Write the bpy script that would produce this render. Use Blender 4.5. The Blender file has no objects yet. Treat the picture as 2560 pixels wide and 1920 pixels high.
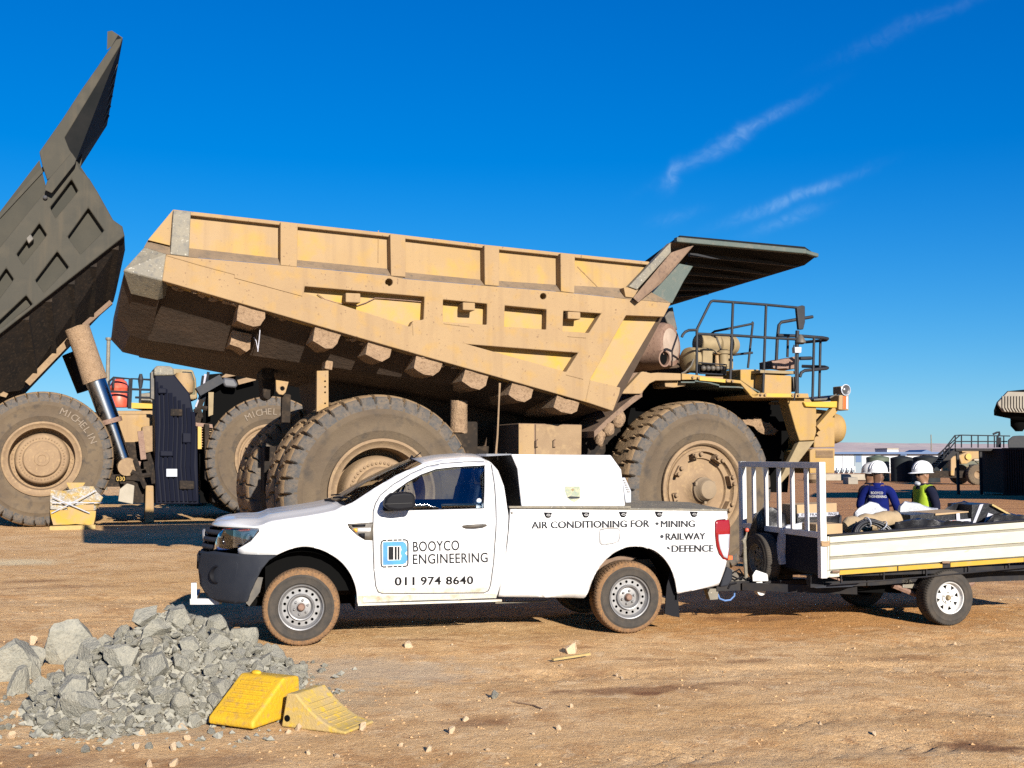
import bpy, bmesh, math, random
from mathutils import Vector, Matrix, noise, Quaternion
R = math.radians
sc = bpy.context.scene
col = sc.collection
random.seed(7)

# ------------------------------------------------------------------ camera, sky, sun, exposure
FPX = 2780.0                                       # focal length in photo pixels
PITCH = math.atan(182 / FPX)
CAM_H = 1.79
cam = bpy.data.cameras.new('camera')
cam.sensor_width = 36; cam.lens = FPX / 2560 * 36; cam.clip_start = 0.05; cam.clip_end = 9000
cam_o = bpy.data.objects.new('camera', cam); col.objects.link(cam_o)
cam_o.location = (0, 0, CAM_H); cam_o.rotation_euler = (R(90) + PITCH, 0, 0)
sc.camera = cam_o

SUN_EL, SUN_AZ = R(20), R(23)                      # light travels forward and to the left
sun_dir = Vector((-math.sin(SUN_AZ) * math.cos(SUN_EL), math.cos(SUN_AZ) * math.cos(SUN_EL), -math.sin(SUN_EL)))
sun = bpy.data.lights.new('sun', 'SUN'); sun.energy = 5.0; sun.angle = R(0.53); sun.color = (1, .93, .83)
sun_o = bpy.data.objects.new('sun', sun); col.objects.link(sun_o)
sun_o.rotation_euler = sun_dir.to_track_quat('-Z', 'Y').to_euler()

world = bpy.data.worlds.new('World'); sc.world = world; world.use_nodes = True
wn, wl = world.node_tree.nodes, world.node_tree.links
for n in list(wn): wn.remove(n)
sky = wn.new('ShaderNodeTexSky'); sky.sky_type = 'NISHITA'; sky.sun_disc = False
sky.sun_elevation = SUN_EL; sky.sun_rotation = R(180) - SUN_AZ
sky.altitude = 1100; sky.air_density = 1.0; sky.dust_density = .1; sky.ozone_density = 3.5
hs = wn.new('ShaderNodeHueSaturation'); hs.inputs['Saturation'].default_value = 1.42; hs.inputs['Value'].default_value = 1.0
hs.inputs['Hue'].default_value = .503
wl.new(sky.outputs[0], hs.inputs['Color'])
# thin cirrus wisps, soft streaks in the sky dome
tc = wn.new('ShaderNodeTexCoord')
def wnoise(scale, detail, dist):
    n = wn.new('ShaderNodeTexNoise'); n.inputs['Scale'].default_value = scale; n.inputs['Detail'].default_value = detail; n.inputs['Distortion'].default_value = dist
    wl.new(tc.outputs['Generated'], n.inputs['Vector']); return n.outputs[0]
def wmath(op, *a):
    n = wn.new('ShaderNodeMath'); n.operation = op
    for i, q in enumerate(a):
        if isinstance(q, (int, float)): n.inputs[i].default_value = q
        else: wl.new(q, n.inputs[i])
    return n.outputs[0]
n_low = wnoise(22, 4, .8); n_hi = wmath('MULTIPLY', wnoise(70, 6, 2.2), 1.0)
n_hi = wmath('POWER', n_hi, 1.4); n_hi = wmath('MULTIPLY', n_hi, 1.5)
n_wob = wmath('MULTIPLY_ADD', n_low, 3.0, -1.5)
def streak(az, el, length, width, slope, amount):
    """soft elongated wisp centred on a compass direction of the dome"""
    c = Vector((math.sin(R(az)) * math.cos(R(el)), math.cos(R(az)) * math.cos(R(el)), math.sin(R(el))))
    rt = Vector((math.cos(R(az)), -math.sin(R(az)), 0)); up = rt.cross(c)
    a = (rt * math.cos(R(slope)) + up * math.sin(R(slope))); b = (up * math.cos(R(slope)) - rt * math.sin(R(slope)))
    def dot(v, s):
        d = wn.new('ShaderNodeVectorMath'); d.operation = 'DOT_PRODUCT'
        wl.new(tc.outputs['Generated'], d.inputs[0]); d.inputs[1].default_value = v / s
        return wmath('SUBTRACT', d.outputs['Value'], v.dot(c) / s)
    da, db = dot(a, length), wmath('ADD', dot(b, width), n_wob)
    d2 = wmath('MULTIPLY_ADD', db, db, wmath('MULTIPLY', da, da))
    return wmath('MULTIPLY', wmath('MULTIPLY', wmath('POWER', .30, d2), n_hi), amount)
acc = None
for args in ((11.6, 16.0, .055, .0060, 27, .17), (8.3, 14.2, .012, .006, 60, .17), (14.3, 12.8, .050, .0050, 18, .19), (14.0, 11.8, .03, .005, 18, .10), (20.5, 20.5, .06, .006, 17, .045), (8.5, 12.2, .02, .006, 10, .05)):
    s_ = streak(*args); acc = s_ if acc is None else wmath('ADD', acc, s_)
mixc = wn.new('ShaderNodeMix'); mixc.data_type = 'RGBA'; mixc.clamp_factor = True
wl.new(acc, mixc.inputs['Factor']); 
# the camera's tone response in the blue: pale horizon held back, zenith kept deep
sepc = wn.new('ShaderNodeSeparateColor'); comb = wn.new('ShaderNodeCombineColor'); wl.new(hs.outputs[0], sepc.inputs[0])
def soften(s, gain, k): return wmath('DIVIDE', wmath('MULTIPLY', s, gain), wmath('MULTIPLY_ADD', s, k, 1.0))
wl.new(soften(sepc.outputs[0], .50, .02), comb.inputs[0]); wl.new(soften(sepc.outputs[1], 1.06, .075), comb.inputs[1]); wl.new(soften(sepc.outputs[2], 1.75, .115), comb.inputs[2])
wl.new(comb.outputs[0], mixc.inputs['A']); mixc.inputs['B'].default_value = (7.0, 9.2, 10.5, 1)
bg = wn.new('ShaderNodeBackground'); bg.inputs['Strength'].default_value = .057
wl.new(mixc.outputs['Result'], bg.inputs['Color'])
wo = wn.new('ShaderNodeOutputWorld'); wl.new(bg.outputs[0], wo.inputs[0])

vs = sc.view_settings
vs.view_transform = 'Standard'; vs.look = 'None'; vs.exposure = 1.1; vs.gamma = 1; vs.use_curve_mapping = False
sc.cycles.use_denoising = False
sc.cycles.max_bounces = 6; sc.cycles.diffuse_bounces = 2; sc.cycles.glossy_bounces = 3; sc.cycles.transparent_max_bounces = 10

# ------------------------------------------------------------------ measuring helpers
ZOOM = {'s': (0, 0, 1), 'o': (0, 0, 1.15732), 'a': (0, 0, .51852), 'z2': (0, 760, .37365), 'z3': (280, 500, .39176), 'z4': (960, 560, .35564),
        'z5': (1500, 560, .35556), 'p1': (460, 1100, .37975), 'p2': (1160, 1100, .33454), 'p3': (1800, 1100, .34358),
        'p4': (2060, 940, .22904), 'g5': (0, 1440, .434), 'g6': (900, 1440, .37975), 'g7': (1700, 1440, .38879),
        'w1': (1500, 820, .28933), 'w2': (640, 960, .27125), 'w3': (1860, 1200, .31646)}
cp, sp = math.cos(PITCH), math.sin(PITCH)
def ray(k, x, y):
    ox, oy, s = ZOOM[k]
    u, v = (ox + x * s - 1280) / FPX, (960 - oy - y * s) / FPX
    return Vector((u, cp - v * sp, sp + v * cp))
def on_ground(k, x, y, z=0.0):
    d = ray(k, x, y); t = (z - CAM_H) / d.z
    return Vector((0, 0, CAM_H)) + d * t
def at_dist(k, x, y, Y):
    d = ray(k, x, y); return Vector((0, 0, CAM_H)) + d * (Y / d.y)
class Frame:
    """a thing's own axes: x along it, y away from the photographer, z up"""
    def __init__(s, ox, oy, deg):
        s.o = Vector((ox, oy, 0)); s.th = R(deg)
        s.e = Vector((math.cos(s.th), math.sin(s.th), 0)); s.n = Vector((-math.sin(s.th), math.cos(s.th), 0))
    def P(s, k, x, y, depth=0.0):
        d = ray(k, x, y); c = Vector((0, 0, CAM_H)) - s.o
        t = (depth - c.dot(s.n)) / d.dot(s.n)
        w = c + d * t
        return Vector((w.dot(s.e), depth, w.z))
    def S(s, k, x, y, f):
        dep = 0.0
        for _ in range(8):
            p = s.P(k, x, y, dep); dep = .35 * dep + .65 * f(p.x, p.z)
        p = s.P(k, x, y, dep); return p
    def poly(s, k, pts, depth=0.0):
        out = []
        for p in pts:
            q = s.P(p[0], p[1], p[2], depth) if len(p) == 3 else s.P(k, p[0], p[1], depth)
            out.append((q.x, q.z))
        return out

# ------------------------------------------------------------------ building helpers
def link(o, parent=None):
    col.objects.link(o)
    if parent is not None: o.parent = parent
    return o
def tag(o, label=None, cat=None, group=None, kind=None):
    if label: o['label'] = label
    if cat: o['category'] = cat
    if group: o['group'] = group
    if kind: o['kind'] = kind
    return o
def empty(name, fr=None, loc=None, rz=0.0):
    o = bpy.data.objects.new(name, None); o.empty_display_size = .2
    if fr is not None: o.location = fr.o; o.rotation_euler = (0, 0, fr.th)
    else: o.location = loc; o.rotation_euler = (0, 0, rz)
    return link(o)
class B:
    def __init__(s): s.bm = bmesh.new()
    def box(s, x0, x1, y0, y1, z0, z1, mat=None):
        m = Matrix.Translation(((x0 + x1) / 2, (y0 + y1) / 2, (z0 + z1) / 2)) @ Matrix.Diagonal((x1 - x0, y1 - y0, z1 - z0, 1))
        if mat is not None: m = mat @ m
        bmesh.ops.create_cube(s.bm, size=1, matrix=m); return s
    def fill(s, outer, holes, to3):
        loops = [outer] + list(holes); edges = []
        for lp in loops:
            vv = [s.bm.verts.new(to3(p)) for p in lp]
            edges += [s.bm.edges.new((vv[i], vv[(i + 1) % len(vv)])) for i in range(len(vv))]
        return bmesh.ops.triangle_fill(s.bm, edges=edges, use_beauty=True, use_dissolve=False, normal=(to3((0, 1)) - to3((0, 0))).cross(to3((1, 0)) - to3((0, 0))))
    def prism(s, poly, y0, y1, holes=()):
        """side outline (x,z) given thickness from y0 to y1"""
        if holes:
            tmp = B(); r = tmp.fill(poly, holes, lambda p: Vector((p[0], y0, p[1])))
            fs = [g for g in r['geom'] if isinstance(g, bmesh.types.BMFace)]
        else:
            tmp = B(); fs = [tmp.bm.faces.new([tmp.bm.verts.new((p[0], y0, p[1])) for p in poly])]
        ex = bmesh.ops.extrude_face_region(tmp.bm, geom=fs)
        bmesh.ops.translate(tmp.bm, vec=(0, y1 - y0, 0), verts=[g for g in ex['geom'] if isinstance(g, bmesh.types.BMVert)])
        bmesh.ops.recalc_face_normals(tmp.bm, faces=tmp.bm.faces[:])
        s.add(tmp.bm); return s
    def add(s, bm2):
        me = bpy.data.meshes.new('tmp'); bm2.to_mesh(me); s.bm.from_mesh(me); bpy.data.meshes.remove(me); bm2.free(); return s
    def tube(s, pts, r, n=8, closed=False, rs=None):
        pts = [Vector(p) for p in pts]; N = len(pts); rings = []
        prev = None
        for i, p in enumerate(pts):
            if closed: t = pts[(i + 1) % N] - pts[i - 1]
            else: t = pts[min(i + 1, N - 1)] - pts[max(i - 1, 0)]
            t.normalize()
            if prev is None:
                a = Vector((0, 0, 1)) if abs(t.z) < .9 else Vector((1, 0, 0))
                u = t.cross(a).normalized()
            else:
                u = (prev - t * prev.dot(t)).normalized()
            prev = u; w = t.cross(u); rr = rs[i] if rs else r
            rings.append([s.bm.verts.new(p + (u * math.cos(2 * math.pi * j / n) + w * math.sin(2 * math.pi * j / n)) * rr) for j in range(n)])
        for i in range(N if closed else N - 1):
            A, Bq = rings[i], rings[(i + 1) % N]
            for j in range(n): s.bm.faces.new((A[j], A[(j + 1) % n], Bq[(j + 1) % n], Bq[j]))
        if not closed:
            s.bm.faces.new(rings[0][::-1]); s.bm.faces.new(rings[-1])
        return s
    def bar(s, p0, p1, w, h, up=(0, 0, 1)):
        """square bar between two points"""
        p0, p1 = Vector(p0), Vector(p1); t = (p1 - p0).normalized(); upv = Vector(up)
        if abs(t.dot(upv)) > .95: upv = Vector((0, 1, 0))
        u = t.cross(upv).normalized(); v = u.cross(t)
        A = [s.bm.verts.new(p + u * a * w / 2 + v * b * h / 2) for p in (p0, p1) for a, b in ((-1, -1), (1, -1), (1, 1), (-1, 1))]
        for f in ((0, 1, 2, 3), (7, 6, 5, 4), (0, 4, 5, 1), (1, 5, 6, 2), (2, 6, 7, 3), (3, 7, 4, 0)): s.bm.faces.new([A[i] for i in f])
        return s
    def lathe(s, prof, c=(0, 0, 0), axis=(0, 1, 0), n=32, cap=True, rad=None):
        """profile of (radius, distance along axis)"""
        c = Vector(c); ax = Vector(axis).normalized()
        u = ax.cross(Vector((0, 0, 1)) if abs(ax.z) < .9 else Vector((1, 0, 0))).normalized(); w = ax.cross(u)
        rings = []
        for r, h in prof:
            if r < 1e-5: rings.append([s.bm.verts.new(c + ax * h)]); continue
            ring = []
            for j in range(n):
                a = 2 * math.pi * j / n; rr = rad(r, h, a) if rad else r
                ring.append(s.bm.verts.new(c + ax * h + (u * math.cos(a) + w * math.sin(a)) * rr))
            rings.append(ring)
        fs = []
        for A, Bq in zip(rings, rings[1:]):
            for j in range(n):
                k = (j + 1) % n
                if len(A) == 1 and len(Bq) == 1: continue
                if len(A) == 1: fs.append(s.bm.faces.new((A[0], Bq[k], Bq[j])))
                elif len(Bq) == 1: fs.append(s.bm.faces.new((A[j], A[k], Bq[0])))
                else: fs.append(s.bm.faces.new((A[j], A[k], Bq[k], Bq[j])))
        if cap:
            if len(rings[0]) > 1: s.bm.faces.new(rings[0][::-1])
            if len(rings[-1]) > 1: s.bm.faces.new(rings[-1])
        return s
    def ball(s, c, r, sub=2, scale=(1, 1, 1)):
        bmesh.ops.create_icosphere(s.bm, subdivisions=sub, radius=r, matrix=Matrix.Translation(c) @ Matrix.Diagonal((*scale, 1))); return s
    def quad(s, *pts):
        s.bm.faces.new([s.bm.verts.new(p) for p in pts]); return s
    def hull(s, pts):
        tmp = bmesh.new()
        for p in pts: tmp.verts.new(p)
        r = bmesh.ops.convex_hull(tmp, input=tmp.verts[:])
        loose = [v for v in tmp.verts if not v.link_faces]
        bmesh.ops.delete(tmp, geom=loose, context='VERTS')
        bmesh.ops.recalc_face_normals(tmp, faces=tmp.faces[:])
        bmesh.ops.dissolve_limit(tmp, angle_limit=R(1), verts=tmp.verts[:], edges=tmp.edges[:])
        s.add(tmp); return s
    def bumpy(s, amt, scale, seed=0):
        off = Vector((seed * 3.1, seed * 1.7, seed * 5.3))
        for v in s.bm.verts:
            v.co += noise.noise_vector(v.co * scale + off) * amt
        return s
    def cut(s, step, axes='xz'):
        for ax in axes:
            i = 'xyz'.index(ax); cs = [v.co[i] for v in s.bm.verts]; a, b = min(cs), max(cs)
            nrm = Vector((0, 0, 0)); nrm[i] = 1; q = a + step
            while q < b - 1e-4:
                co = Vector((0, 0, 0)); co[i] = q
                bmesh.ops.bisect_plane(s.bm, geom=s.bm.verts[:] + s.bm.edges[:] + s.bm.faces[:], plane_co=co, plane_no=nrm)
                q += step
        return s
    def build(s, name, mat, parent=None, smooth=None, bevel=0, segs=2, recalc=True, loc=None, rot=None):
        if recalc: bmesh.ops.recalc_face_normals(s.bm, faces=s.bm.faces[:])
        me = bpy.data.meshes.new(name); s.bm.to_mesh(me); s.bm.free()
        for m in (mat if isinstance(mat, (list, tuple)) else [mat]): me.materials.append(m)
        if smooth:
            me.shade_smooth(); me.set_sharp_from_angle(angle=R(smooth))
        o = bpy.data.objects.new(name, me)
        if loc is not None: o.location = loc
        if rot is not None: o.rotation_euler = rot
        link(o, parent)
        if bevel:
            md = o.modifiers.new('bevel', 'BEVEL'); md.width = bevel; md.segments = segs; md.limit_method = 'ANGLE'; md.angle_limit = R(35)
            md.harden_normals = False
        return o
def copy_tree(o, parent=None):
    c = o.copy(); col.objects.link(c); c.parent = parent
    for ch in list(o.children): copy_tree(ch, c)
    return c

# ------------------------------------------------------------------ materials
def mat(name, c, rough=.6, metal=0.0, c2=None, c3=None, scale=3.0, lo=.35, hi=.65, bump=0.0, bscale=60.0, detail=6.0, coat=0.0, spec=.5, speck=None, stretch=None, runs=None):
    m = bpy.data.materials.new(name); m.use_nodes = True
    N, L = m.node_tree.nodes, m.node_tree.links
    p = N['Principled BSDF']
    p.inputs['Base Color'].default_value = (*c, 1); p.inputs['Roughness'].default_value = rough; p.inputs['Metallic'].default_value = metal
    p.inputs['Coat Weight'].default_value = coat; p.inputs['Specular IOR Level'].default_value = spec
    tcn = N.new('ShaderNodeTexCoord'); vec = tcn.outputs['Object']
    if stretch:
        mp = N.new('ShaderNodeMapping'); mp.inputs['Scale'].default_value = stretch; L.new(vec, mp.inputs['Vector']); vec = mp.outputs[0]
    last = None
    if c2:
        nz = N.new('ShaderNodeTexNoise'); nz.inputs['Scale'].default_value = scale; nz.inputs['Detail'].default_value = detail; nz.inputs['Roughness'].default_value = .62
        L.new(vec, nz.inputs['Vector'])
        rp = N.new('ShaderNodeValToRGB'); e = rp.color_ramp.elements
        e[0].position = lo; e[0].color = (*c, 1); e[1].position = hi; e[1].color = (*c2, 1)
        L.new(nz.outputs[0], rp.inputs[0]); last = rp.outputs[0]
        if c3:
            n3 = N.new('ShaderNodeTexNoise'); n3.inputs['Scale'].default_value = scale * 4.3; n3.inputs['Detail'].default_value = 8; L.new(vec, n3.inputs['Vector'])
            r3 = N.new('ShaderNodeMapRange'); r3.inputs['From Min'].default_value = .52; r3.inputs['From Max'].default_value = .72; L.new(n3.outputs[0], r3.inputs[0])
            mx = N.new('ShaderNodeMix'); mx.data_type = 'RGBA'; L.new(r3.outputs[0], mx.inputs['Factor']); L.new(last, mx.inputs['A']); mx.inputs['B'].default_value = (*c3, 1)
            last = mx.outputs['Result']
    if speck:
        ns = N.new('ShaderNodeTexNoise'); ns.inputs['Scale'].default_value = speck[1]; ns.inputs['Detail'].default_value = 3; L.new(vec, ns.inputs['Vector'])
        rs = N.new('ShaderNodeMapRange'); rs.inputs['From Min'].default_value = speck[2]; rs.inputs['From Max'].default_value = speck[2] + .05; L.new(ns.outputs[0], rs.inputs[0])
        mx = N.new('ShaderNodeMix'); mx.data_type = 'RGBA'; L.new(rs.outputs[0], mx.inputs['Factor'])
        if last is None: mx.inputs['A'].default_value = (*c, 1)
        else: L.new(last, mx.inputs['A'])
        mx.inputs['B'].default_value = (*speck[0], 1); last = mx.outputs['Result']
    if runs:
        mp2 = N.new('ShaderNodeMapping'); mp2.inputs['Scale'].default_value = (7, 7, .55); L.new(tcn.outputs['Object'], mp2.inputs['Vector'])
        nr_ = N.new('ShaderNodeTexNoise'); nr_.inputs['Scale'].default_value = 1.0; nr_.inputs['Detail'].default_value = 5; L.new(mp2.outputs[0], nr_.inputs['Vector'])
        rr_ = N.new('ShaderNodeMapRange'); rr_.inputs['From Min'].default_value = .50; rr_.inputs['From Max'].default_value = .74; rr_.inputs['To Max'].default_value = .55; L.new(nr_.outputs[0], rr_.inputs[0])
        mx = N.new('ShaderNodeMix'); mx.data_type = 'RGBA'; L.new(rr_.outputs[0], mx.inputs['Factor'])
        if last is None: mx.inputs['A'].default_value = (*c, 1)
        else: L.new(last, mx.inputs['A'])
        mx.inputs['B'].default_value = (*runs, 1); last = mx.outputs['Result']
    if last is not None: L.new(last, p.inputs['Base Color'])
    if bump:
        nb = N.new('ShaderNodeTexNoise'); nb.inputs['Scale'].default_value = bscale; nb.inputs['Detail'].default_value = 8; nb.inputs['Roughness'].default_value = .65
        L.new(vec, nb.inputs['Vector'])
        bp = N.new('ShaderNodeBump'); bp.inputs['Strength'].default_value = 1; bp.inputs['Distance'].default_value = bump
        L.new(nb.outputs[0], bp.inputs['Height']); L.new(bp.outputs[0], p.inputs['Normal'])
    return m
def glass(name, tint, gloss=.12, rough=.02):
    m = bpy.data.materials.new(name); m.use_nodes = True
    N, L = m.node_tree.nodes, m.node_tree.links
    for n in list(N): N.remove(n)
    tr = N.new('ShaderNodeBsdfTransparent'); tr.inputs[0].default_value = (*tint, 1)
    gl = N.new('ShaderNodeBsdfGlossy'); gl.inputs['Roughness'].default_value = rough; gl.inputs['Color'].default_value = (1, 1, 1, 1)
    lw = N.new('ShaderNodeFresnel'); lw.inputs['IOR'].default_value = 1.5
    ad = N.new('ShaderNodeMath'); ad.operation = 'ADD'; L.new(lw.outputs[0], ad.inputs[0]); ad.inputs[1].default_value = gloss
    mx = N.new('ShaderNodeMixShader'); L.new(ad.outputs[0], mx.inputs[0]); L.new(tr.outputs[0], mx.inputs[1]); L.new(gl.outputs[0], mx.inputs[2])
    o = N.new('ShaderNodeOutputMaterial'); L.new(mx.outputs[0], o.inputs[0])
    return m

M = {}
M['haul'] = mat('dusty_haul_yellow', (.275, .187, .098), .9, c2=(.245, .165, .09), c3=(.285, .18, .07), scale=1.1, bump=.005, bscale=26, spec=.2, speck=((.17, .11, .065), 26, .66), runs=(.20, .132, .075))
M['haul_panel'] = mat('dusty_yellow_panel', (.275, .19, .105), .85, c2=(.27, .18, .085), c3=(.33, .205, .045), scale=.55, lo=.4, hi=.6, bump=.003, bscale=26, spec=.25, speck=((.19, .125, .07), 30, .69), runs=(.205, .138, .08))
M['haul_yellow'] = mat('dusty_bright_yellow_panel', (.34, .215, .03), .7, c2=(.285, .19, .085), c3=(.28, .19, .10), scale=1.1, lo=.40, hi=.56, bump=.002, bscale=26, spec=.3)
M['nose_yellow'] = mat('ochre_nose_paint', (.285, .178, .055), .75, spec=.25, c2=(.265, .175, .085), c3=(.30, .185, .04), scale=1.4, bump=.004, bscale=26, speck=((.18, .115, .06), 30, .69), runs=(.215, .14, .07))
M['yellow'] = mat('fresh_yellow_paint', (.40, .245, .02), .5, c2=(.31, .205, .06), scale=2.0, lo=.45, hi=.7)
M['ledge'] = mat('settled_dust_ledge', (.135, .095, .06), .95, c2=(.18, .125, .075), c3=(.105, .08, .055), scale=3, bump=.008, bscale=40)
M['grey_steel'] = mat('worn_grey_steel', (.115, .105, .083), .65, c2=(.17, .148, .105), c3=(.085, .08, .07), scale=4, bump=.004, bscale=50, speck=((.30, .28, .23), 34, .64))
M['mud'] = mat('caked_mud', (.215, .14, .08), .95, c2=(.27, .178, .105), c3=(.15, .092, .052), scale=6, bump=.04, bscale=24)
M['under'] = mat('muddy_shaded_underside', (.060, .037, .022), .95, c2=(.036, .023, .014), scale=2, bump=.012, bscale=16)  # mud brown, darkened further for the shade under the bed
M['chassis'] = mat('shade_dark_muddy_chassis', (.026, .019, .014), .9, spec=.15, c2=(.014, .012, .011), c3=(.045, .032, .022), scale=3, bump=.004)  # muddy steel, darkened to stand for deep shade below
M['canopy'] = mat('dark_green_canopy', (.036, .055, .047), .6, c2=(.05, .066, .056), c3=(.085, .08, .06), scale=2.5, bump=.002)
M['canopy_shade'] = mat('shade_black_canopy', (.005, .006, .0065), .8, spec=.1, c2=(.009, .009, .009), scale=2)  # near-black copy of the canopy green: underside shade put into colour
M['brown_steel'] = mat('brown_stained_steel', (.125, .078, .05), .85, c2=(.165, .107, .069), c3=(.09, .057, .04), scale=5, bump=.005)
M['bed_grey'] = mat('grey_dusty_bed', (.036, .034, .027), .8, spec=.25, c2=(.046, .042, .032), c3=(.052, .046, .034), scale=.5, bump=.006, bscale=9, runs=(.066, .054, .037))
M['bed_grey_dark'] = mat('grey_bed_recess', (.032, .031, .025), .85, spec=.25, c2=(.045, .041, .031), scale=.8, bump=.005, bscale=9)
M['rubber_side'] = mat('dusty_tyre_sidewall', (.078, .058, .040), .95, spec=.2, c2=(.112, .083, .053), c3=(.058, .047, .037), scale=1.3, bump=.010, bscale=22)
M['rubber_shoulder'] = mat('scuffed_rubber', (.055, .055, .055), .85, spec=.3, c2=(.115, .088, .062), c3=(.045, .046, .048), scale=7, bump=.012, bscale=35)
M['rubber_tread'] = mat('mud_caked_tread', (.225, .15, .08), .95, spec=.15, c2=(.175, .115, .065), c3=(.26, .175, .10), scale=4, bump=.012, bscale=24)
M['rim'] = mat('dusty_rim', (.225, .155, .092), .9, spec=.2, c2=(.185, .125, .075), c3=(.26, .18, .10), scale=3, bump=.005)
M['rim_dish'] = mat('dusty_rim_dish', (.155, .115, .075), .85, c2=(.20, .145, .088), scale=2.5, bump=.003)
M['rail'] = mat('dark_blue_grey_rail', (.012, .0145, .020), .6, spec=.25, c2=(.022, .022, .024), scale=8)
M['rust'] = mat('rusty_muffler', (.15, .085, .06), .75, c2=(.19, .12, .085), c3=(.10, .055, .04), scale=5, bump=.003)
M['cap_grey'] = mat('muffler_cap', (.30, .23, .18), .8, c2=(.24, .18, .14), scale=5)
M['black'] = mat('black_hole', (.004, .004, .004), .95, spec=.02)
M['olive'] = mat('dusty_olive_component', (.17, .125, .065), .75, c2=(.22, .165, .085), scale=6)
M['darkpart'] = mat('dark_grey_component', (.045, .04, .035), .6, c2=(.09, .075, .055), scale=8)
M['orange'] = mat('orange_reflector', (.55, .09, .015), .35)
M['lamp'] = mat('lamp_glass', (.07, .07, .075), .25, .2)
M['red'] = mat('red_enamel', (.50, .06, .03), .45, c2=(.42, .10, .06), scale=6)
M['chrome'] = mat('chrome_rod', (.30, .31, .33), .22, 1.0)
M['paint'] = mat('white_car_paint', (.50, .50, .505), .3, c2=(.485, .482, .475), scale=1.2, coat=.5)
M['paint_dirty'] = mat('white_paint_dusty', (.46, .44, .37), .6, c2=(.25, .19, .115), c3=(.42, .38, .30), scale=8, lo=.48, hi=.72)
M['gap'] = mat('panel_gap', (.03, .03, .03), .9)
M['bumper'] = mat('dark_bumper_plastic', (.016, .018, .024), .6, c2=(.022, .024, .030), scale=3, bump=.0006, bscale=300, spec=.12)
M['bplastic'] = mat('black_plastic', (.007, .007, .009), .6, spec=.10)
M['wglass'] = glass('window_glass', (.74, .82, .86), .04)
M['screen'] = glass('windscreen_glass', (.70, .76, .74), .04)
M['lens'] = glass('clear_lens', (.75, .8, .85), .08)
M['silver'] = mat('silver_wheel_paint', (.22, .22, .225), .42, .35, c2=(.17, .165, .16), scale=12)
M['cable_blue'] = mat('blue_cable', (.08, .16, .35), .5)
M['tyre'] = mat('car_tyre_sidewall', (.034, .031, .028), .9, spec=.2, c2=(.055, .046, .037), scale=9, bump=.003, bscale=90)
M['tyre_mud'] = mat('orange_mud_tread', (.20, .105, .042), .95, c2=(.12, .068, .033), c3=(.06, .046, .034), scale=22, bump=.006, bscale=90)
M['decal'] = mat('dark_grey_lettering', (.028, .03, .036), .6, spec=.1)
M['decal_black'] = mat('black_lettering', (.010, .010, .012), .6, spec=.1)
M['decal_blue'] = mat('blue_logo', (.006, .11, .34), .5, c2=(.02, .20, .42), scale=4)
M['red_lens'] = mat('red_tail_lens', (.20, .005, .008), .2, coat=.6)
M['white_lens'] = mat('white_tail_lens', (.36, .38, .42), .2, coat=.8)
M['seat'] = mat('dark_seat_cloth', (.02, .022, .03), .9)
M['amber'] = mat('amber_lens', (.75, .30, .03), .25)
M['white_metal'] = mat('white_painted_steel', (.50, .50, .49), .5, c2=(.43, .42, .39), scale=6)
M['cream'] = mat('cream_trailer_panel', (.40, .39, .315), .55, c2=(.36, .345, .27), c3=(.42, .41, .34), scale=2.5, stretch=(.4, 1, 1), speck=((.26, .23, .17), 16, .70))
M['cream_groove'] = mat('cream_panel_groove', (.215, .205, .165), .7, c2=(.17, .155, .12), scale=4)
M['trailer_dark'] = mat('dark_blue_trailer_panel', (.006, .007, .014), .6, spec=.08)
M['trailer_steel'] = mat('dark_trailer_steel', (.010, .011, .015), .6, spec=.15, c2=(.022, .019, .017), scale=8)
M['tape_yellow'] = mat('yellow_reflective_tape', (.34, .20, .008), .5, c2=(.30, .20, .06), scale=5, lo=.5, hi=.7)
M['card'] = mat('cardboard', (.33, .225, .12), .9, c2=(.29, .195, .105), scale=5)
M['blackwrap'] = mat('black_plastic_wrap', (.005, .005, .007), .4, spec=.4, c2=(.009, .009, .011), scale=5, bump=.010, bscale=7)
M['fragile'] = mat('pale_packing_tape', (.34, .34, .38), .5)
M['canvas'] = mat('tan_canvas', (.28, .205, .12), .9, c2=(.24, .175, .10), scale=8, bump=.008, bscale=30)
M['bag'] = mat('white_plastic_bag', (.30, .315, .345), .5, c2=(.36, .37, .39), scale=6, bump=.03, bscale=9)
M['hose'] = mat('black_hose', (.012, .012, .014), .4)
M['chock'] = mat('yellow_chock', (.50, .30, .006), .65, c2=(.43, .25, .012), c3=(.33, .20, .045), scale=5, bump=.006, bscale=40)
M['chock_dusty'] = mat('dusty_yellow_chock', (.36, .25, .06), .85, c2=(.33, .24, .11), c3=(.48, .31, .02), scale=5, bump=.006, bscale=40)
M['rock'] = mat('grey_green_rock', (.215, .208, .172), .95, spec=.2, c2=(.275, .26, .21), c3=(.155, .153, .135), scale=3, bump=.022, bscale=8, speck=((.35, .32, .24), 30, .66))
M['rock_tan'] = mat('tan_stone', (.44, .31, .185), .9, c2=(.52, .39, .25), scale=14, bump=.006, bscale=50)
M['wood'] = mat('pale_wood', (.34, .245, .09), .8, c2=(.28, .195, .075), scale=20)
M['twig'] = mat('dry_twig', (.16, .10, .06), .9)
M['wrap'] = mat('cloudy_wrap_over_yellow', (.20, .18, .15), .4, c2=(.30, .20, .05), c3=(.34, .33, .31), scale=4, lo=.42, hi=.58, bump=.05, bscale=7)
M['skin_dark'] = mat('dark_skin', (.11, .055, .032), .5)
M['skin_mid'] = mat('brown_skin', (.20, .105, .06), .5)
M['blue_cloth'] = mat('royal_blue_overall', (.005, .010, .092), .95, spec=.1, c2=(.003, .007, .065), scale=9, bump=.006, bscale=20)
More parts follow.
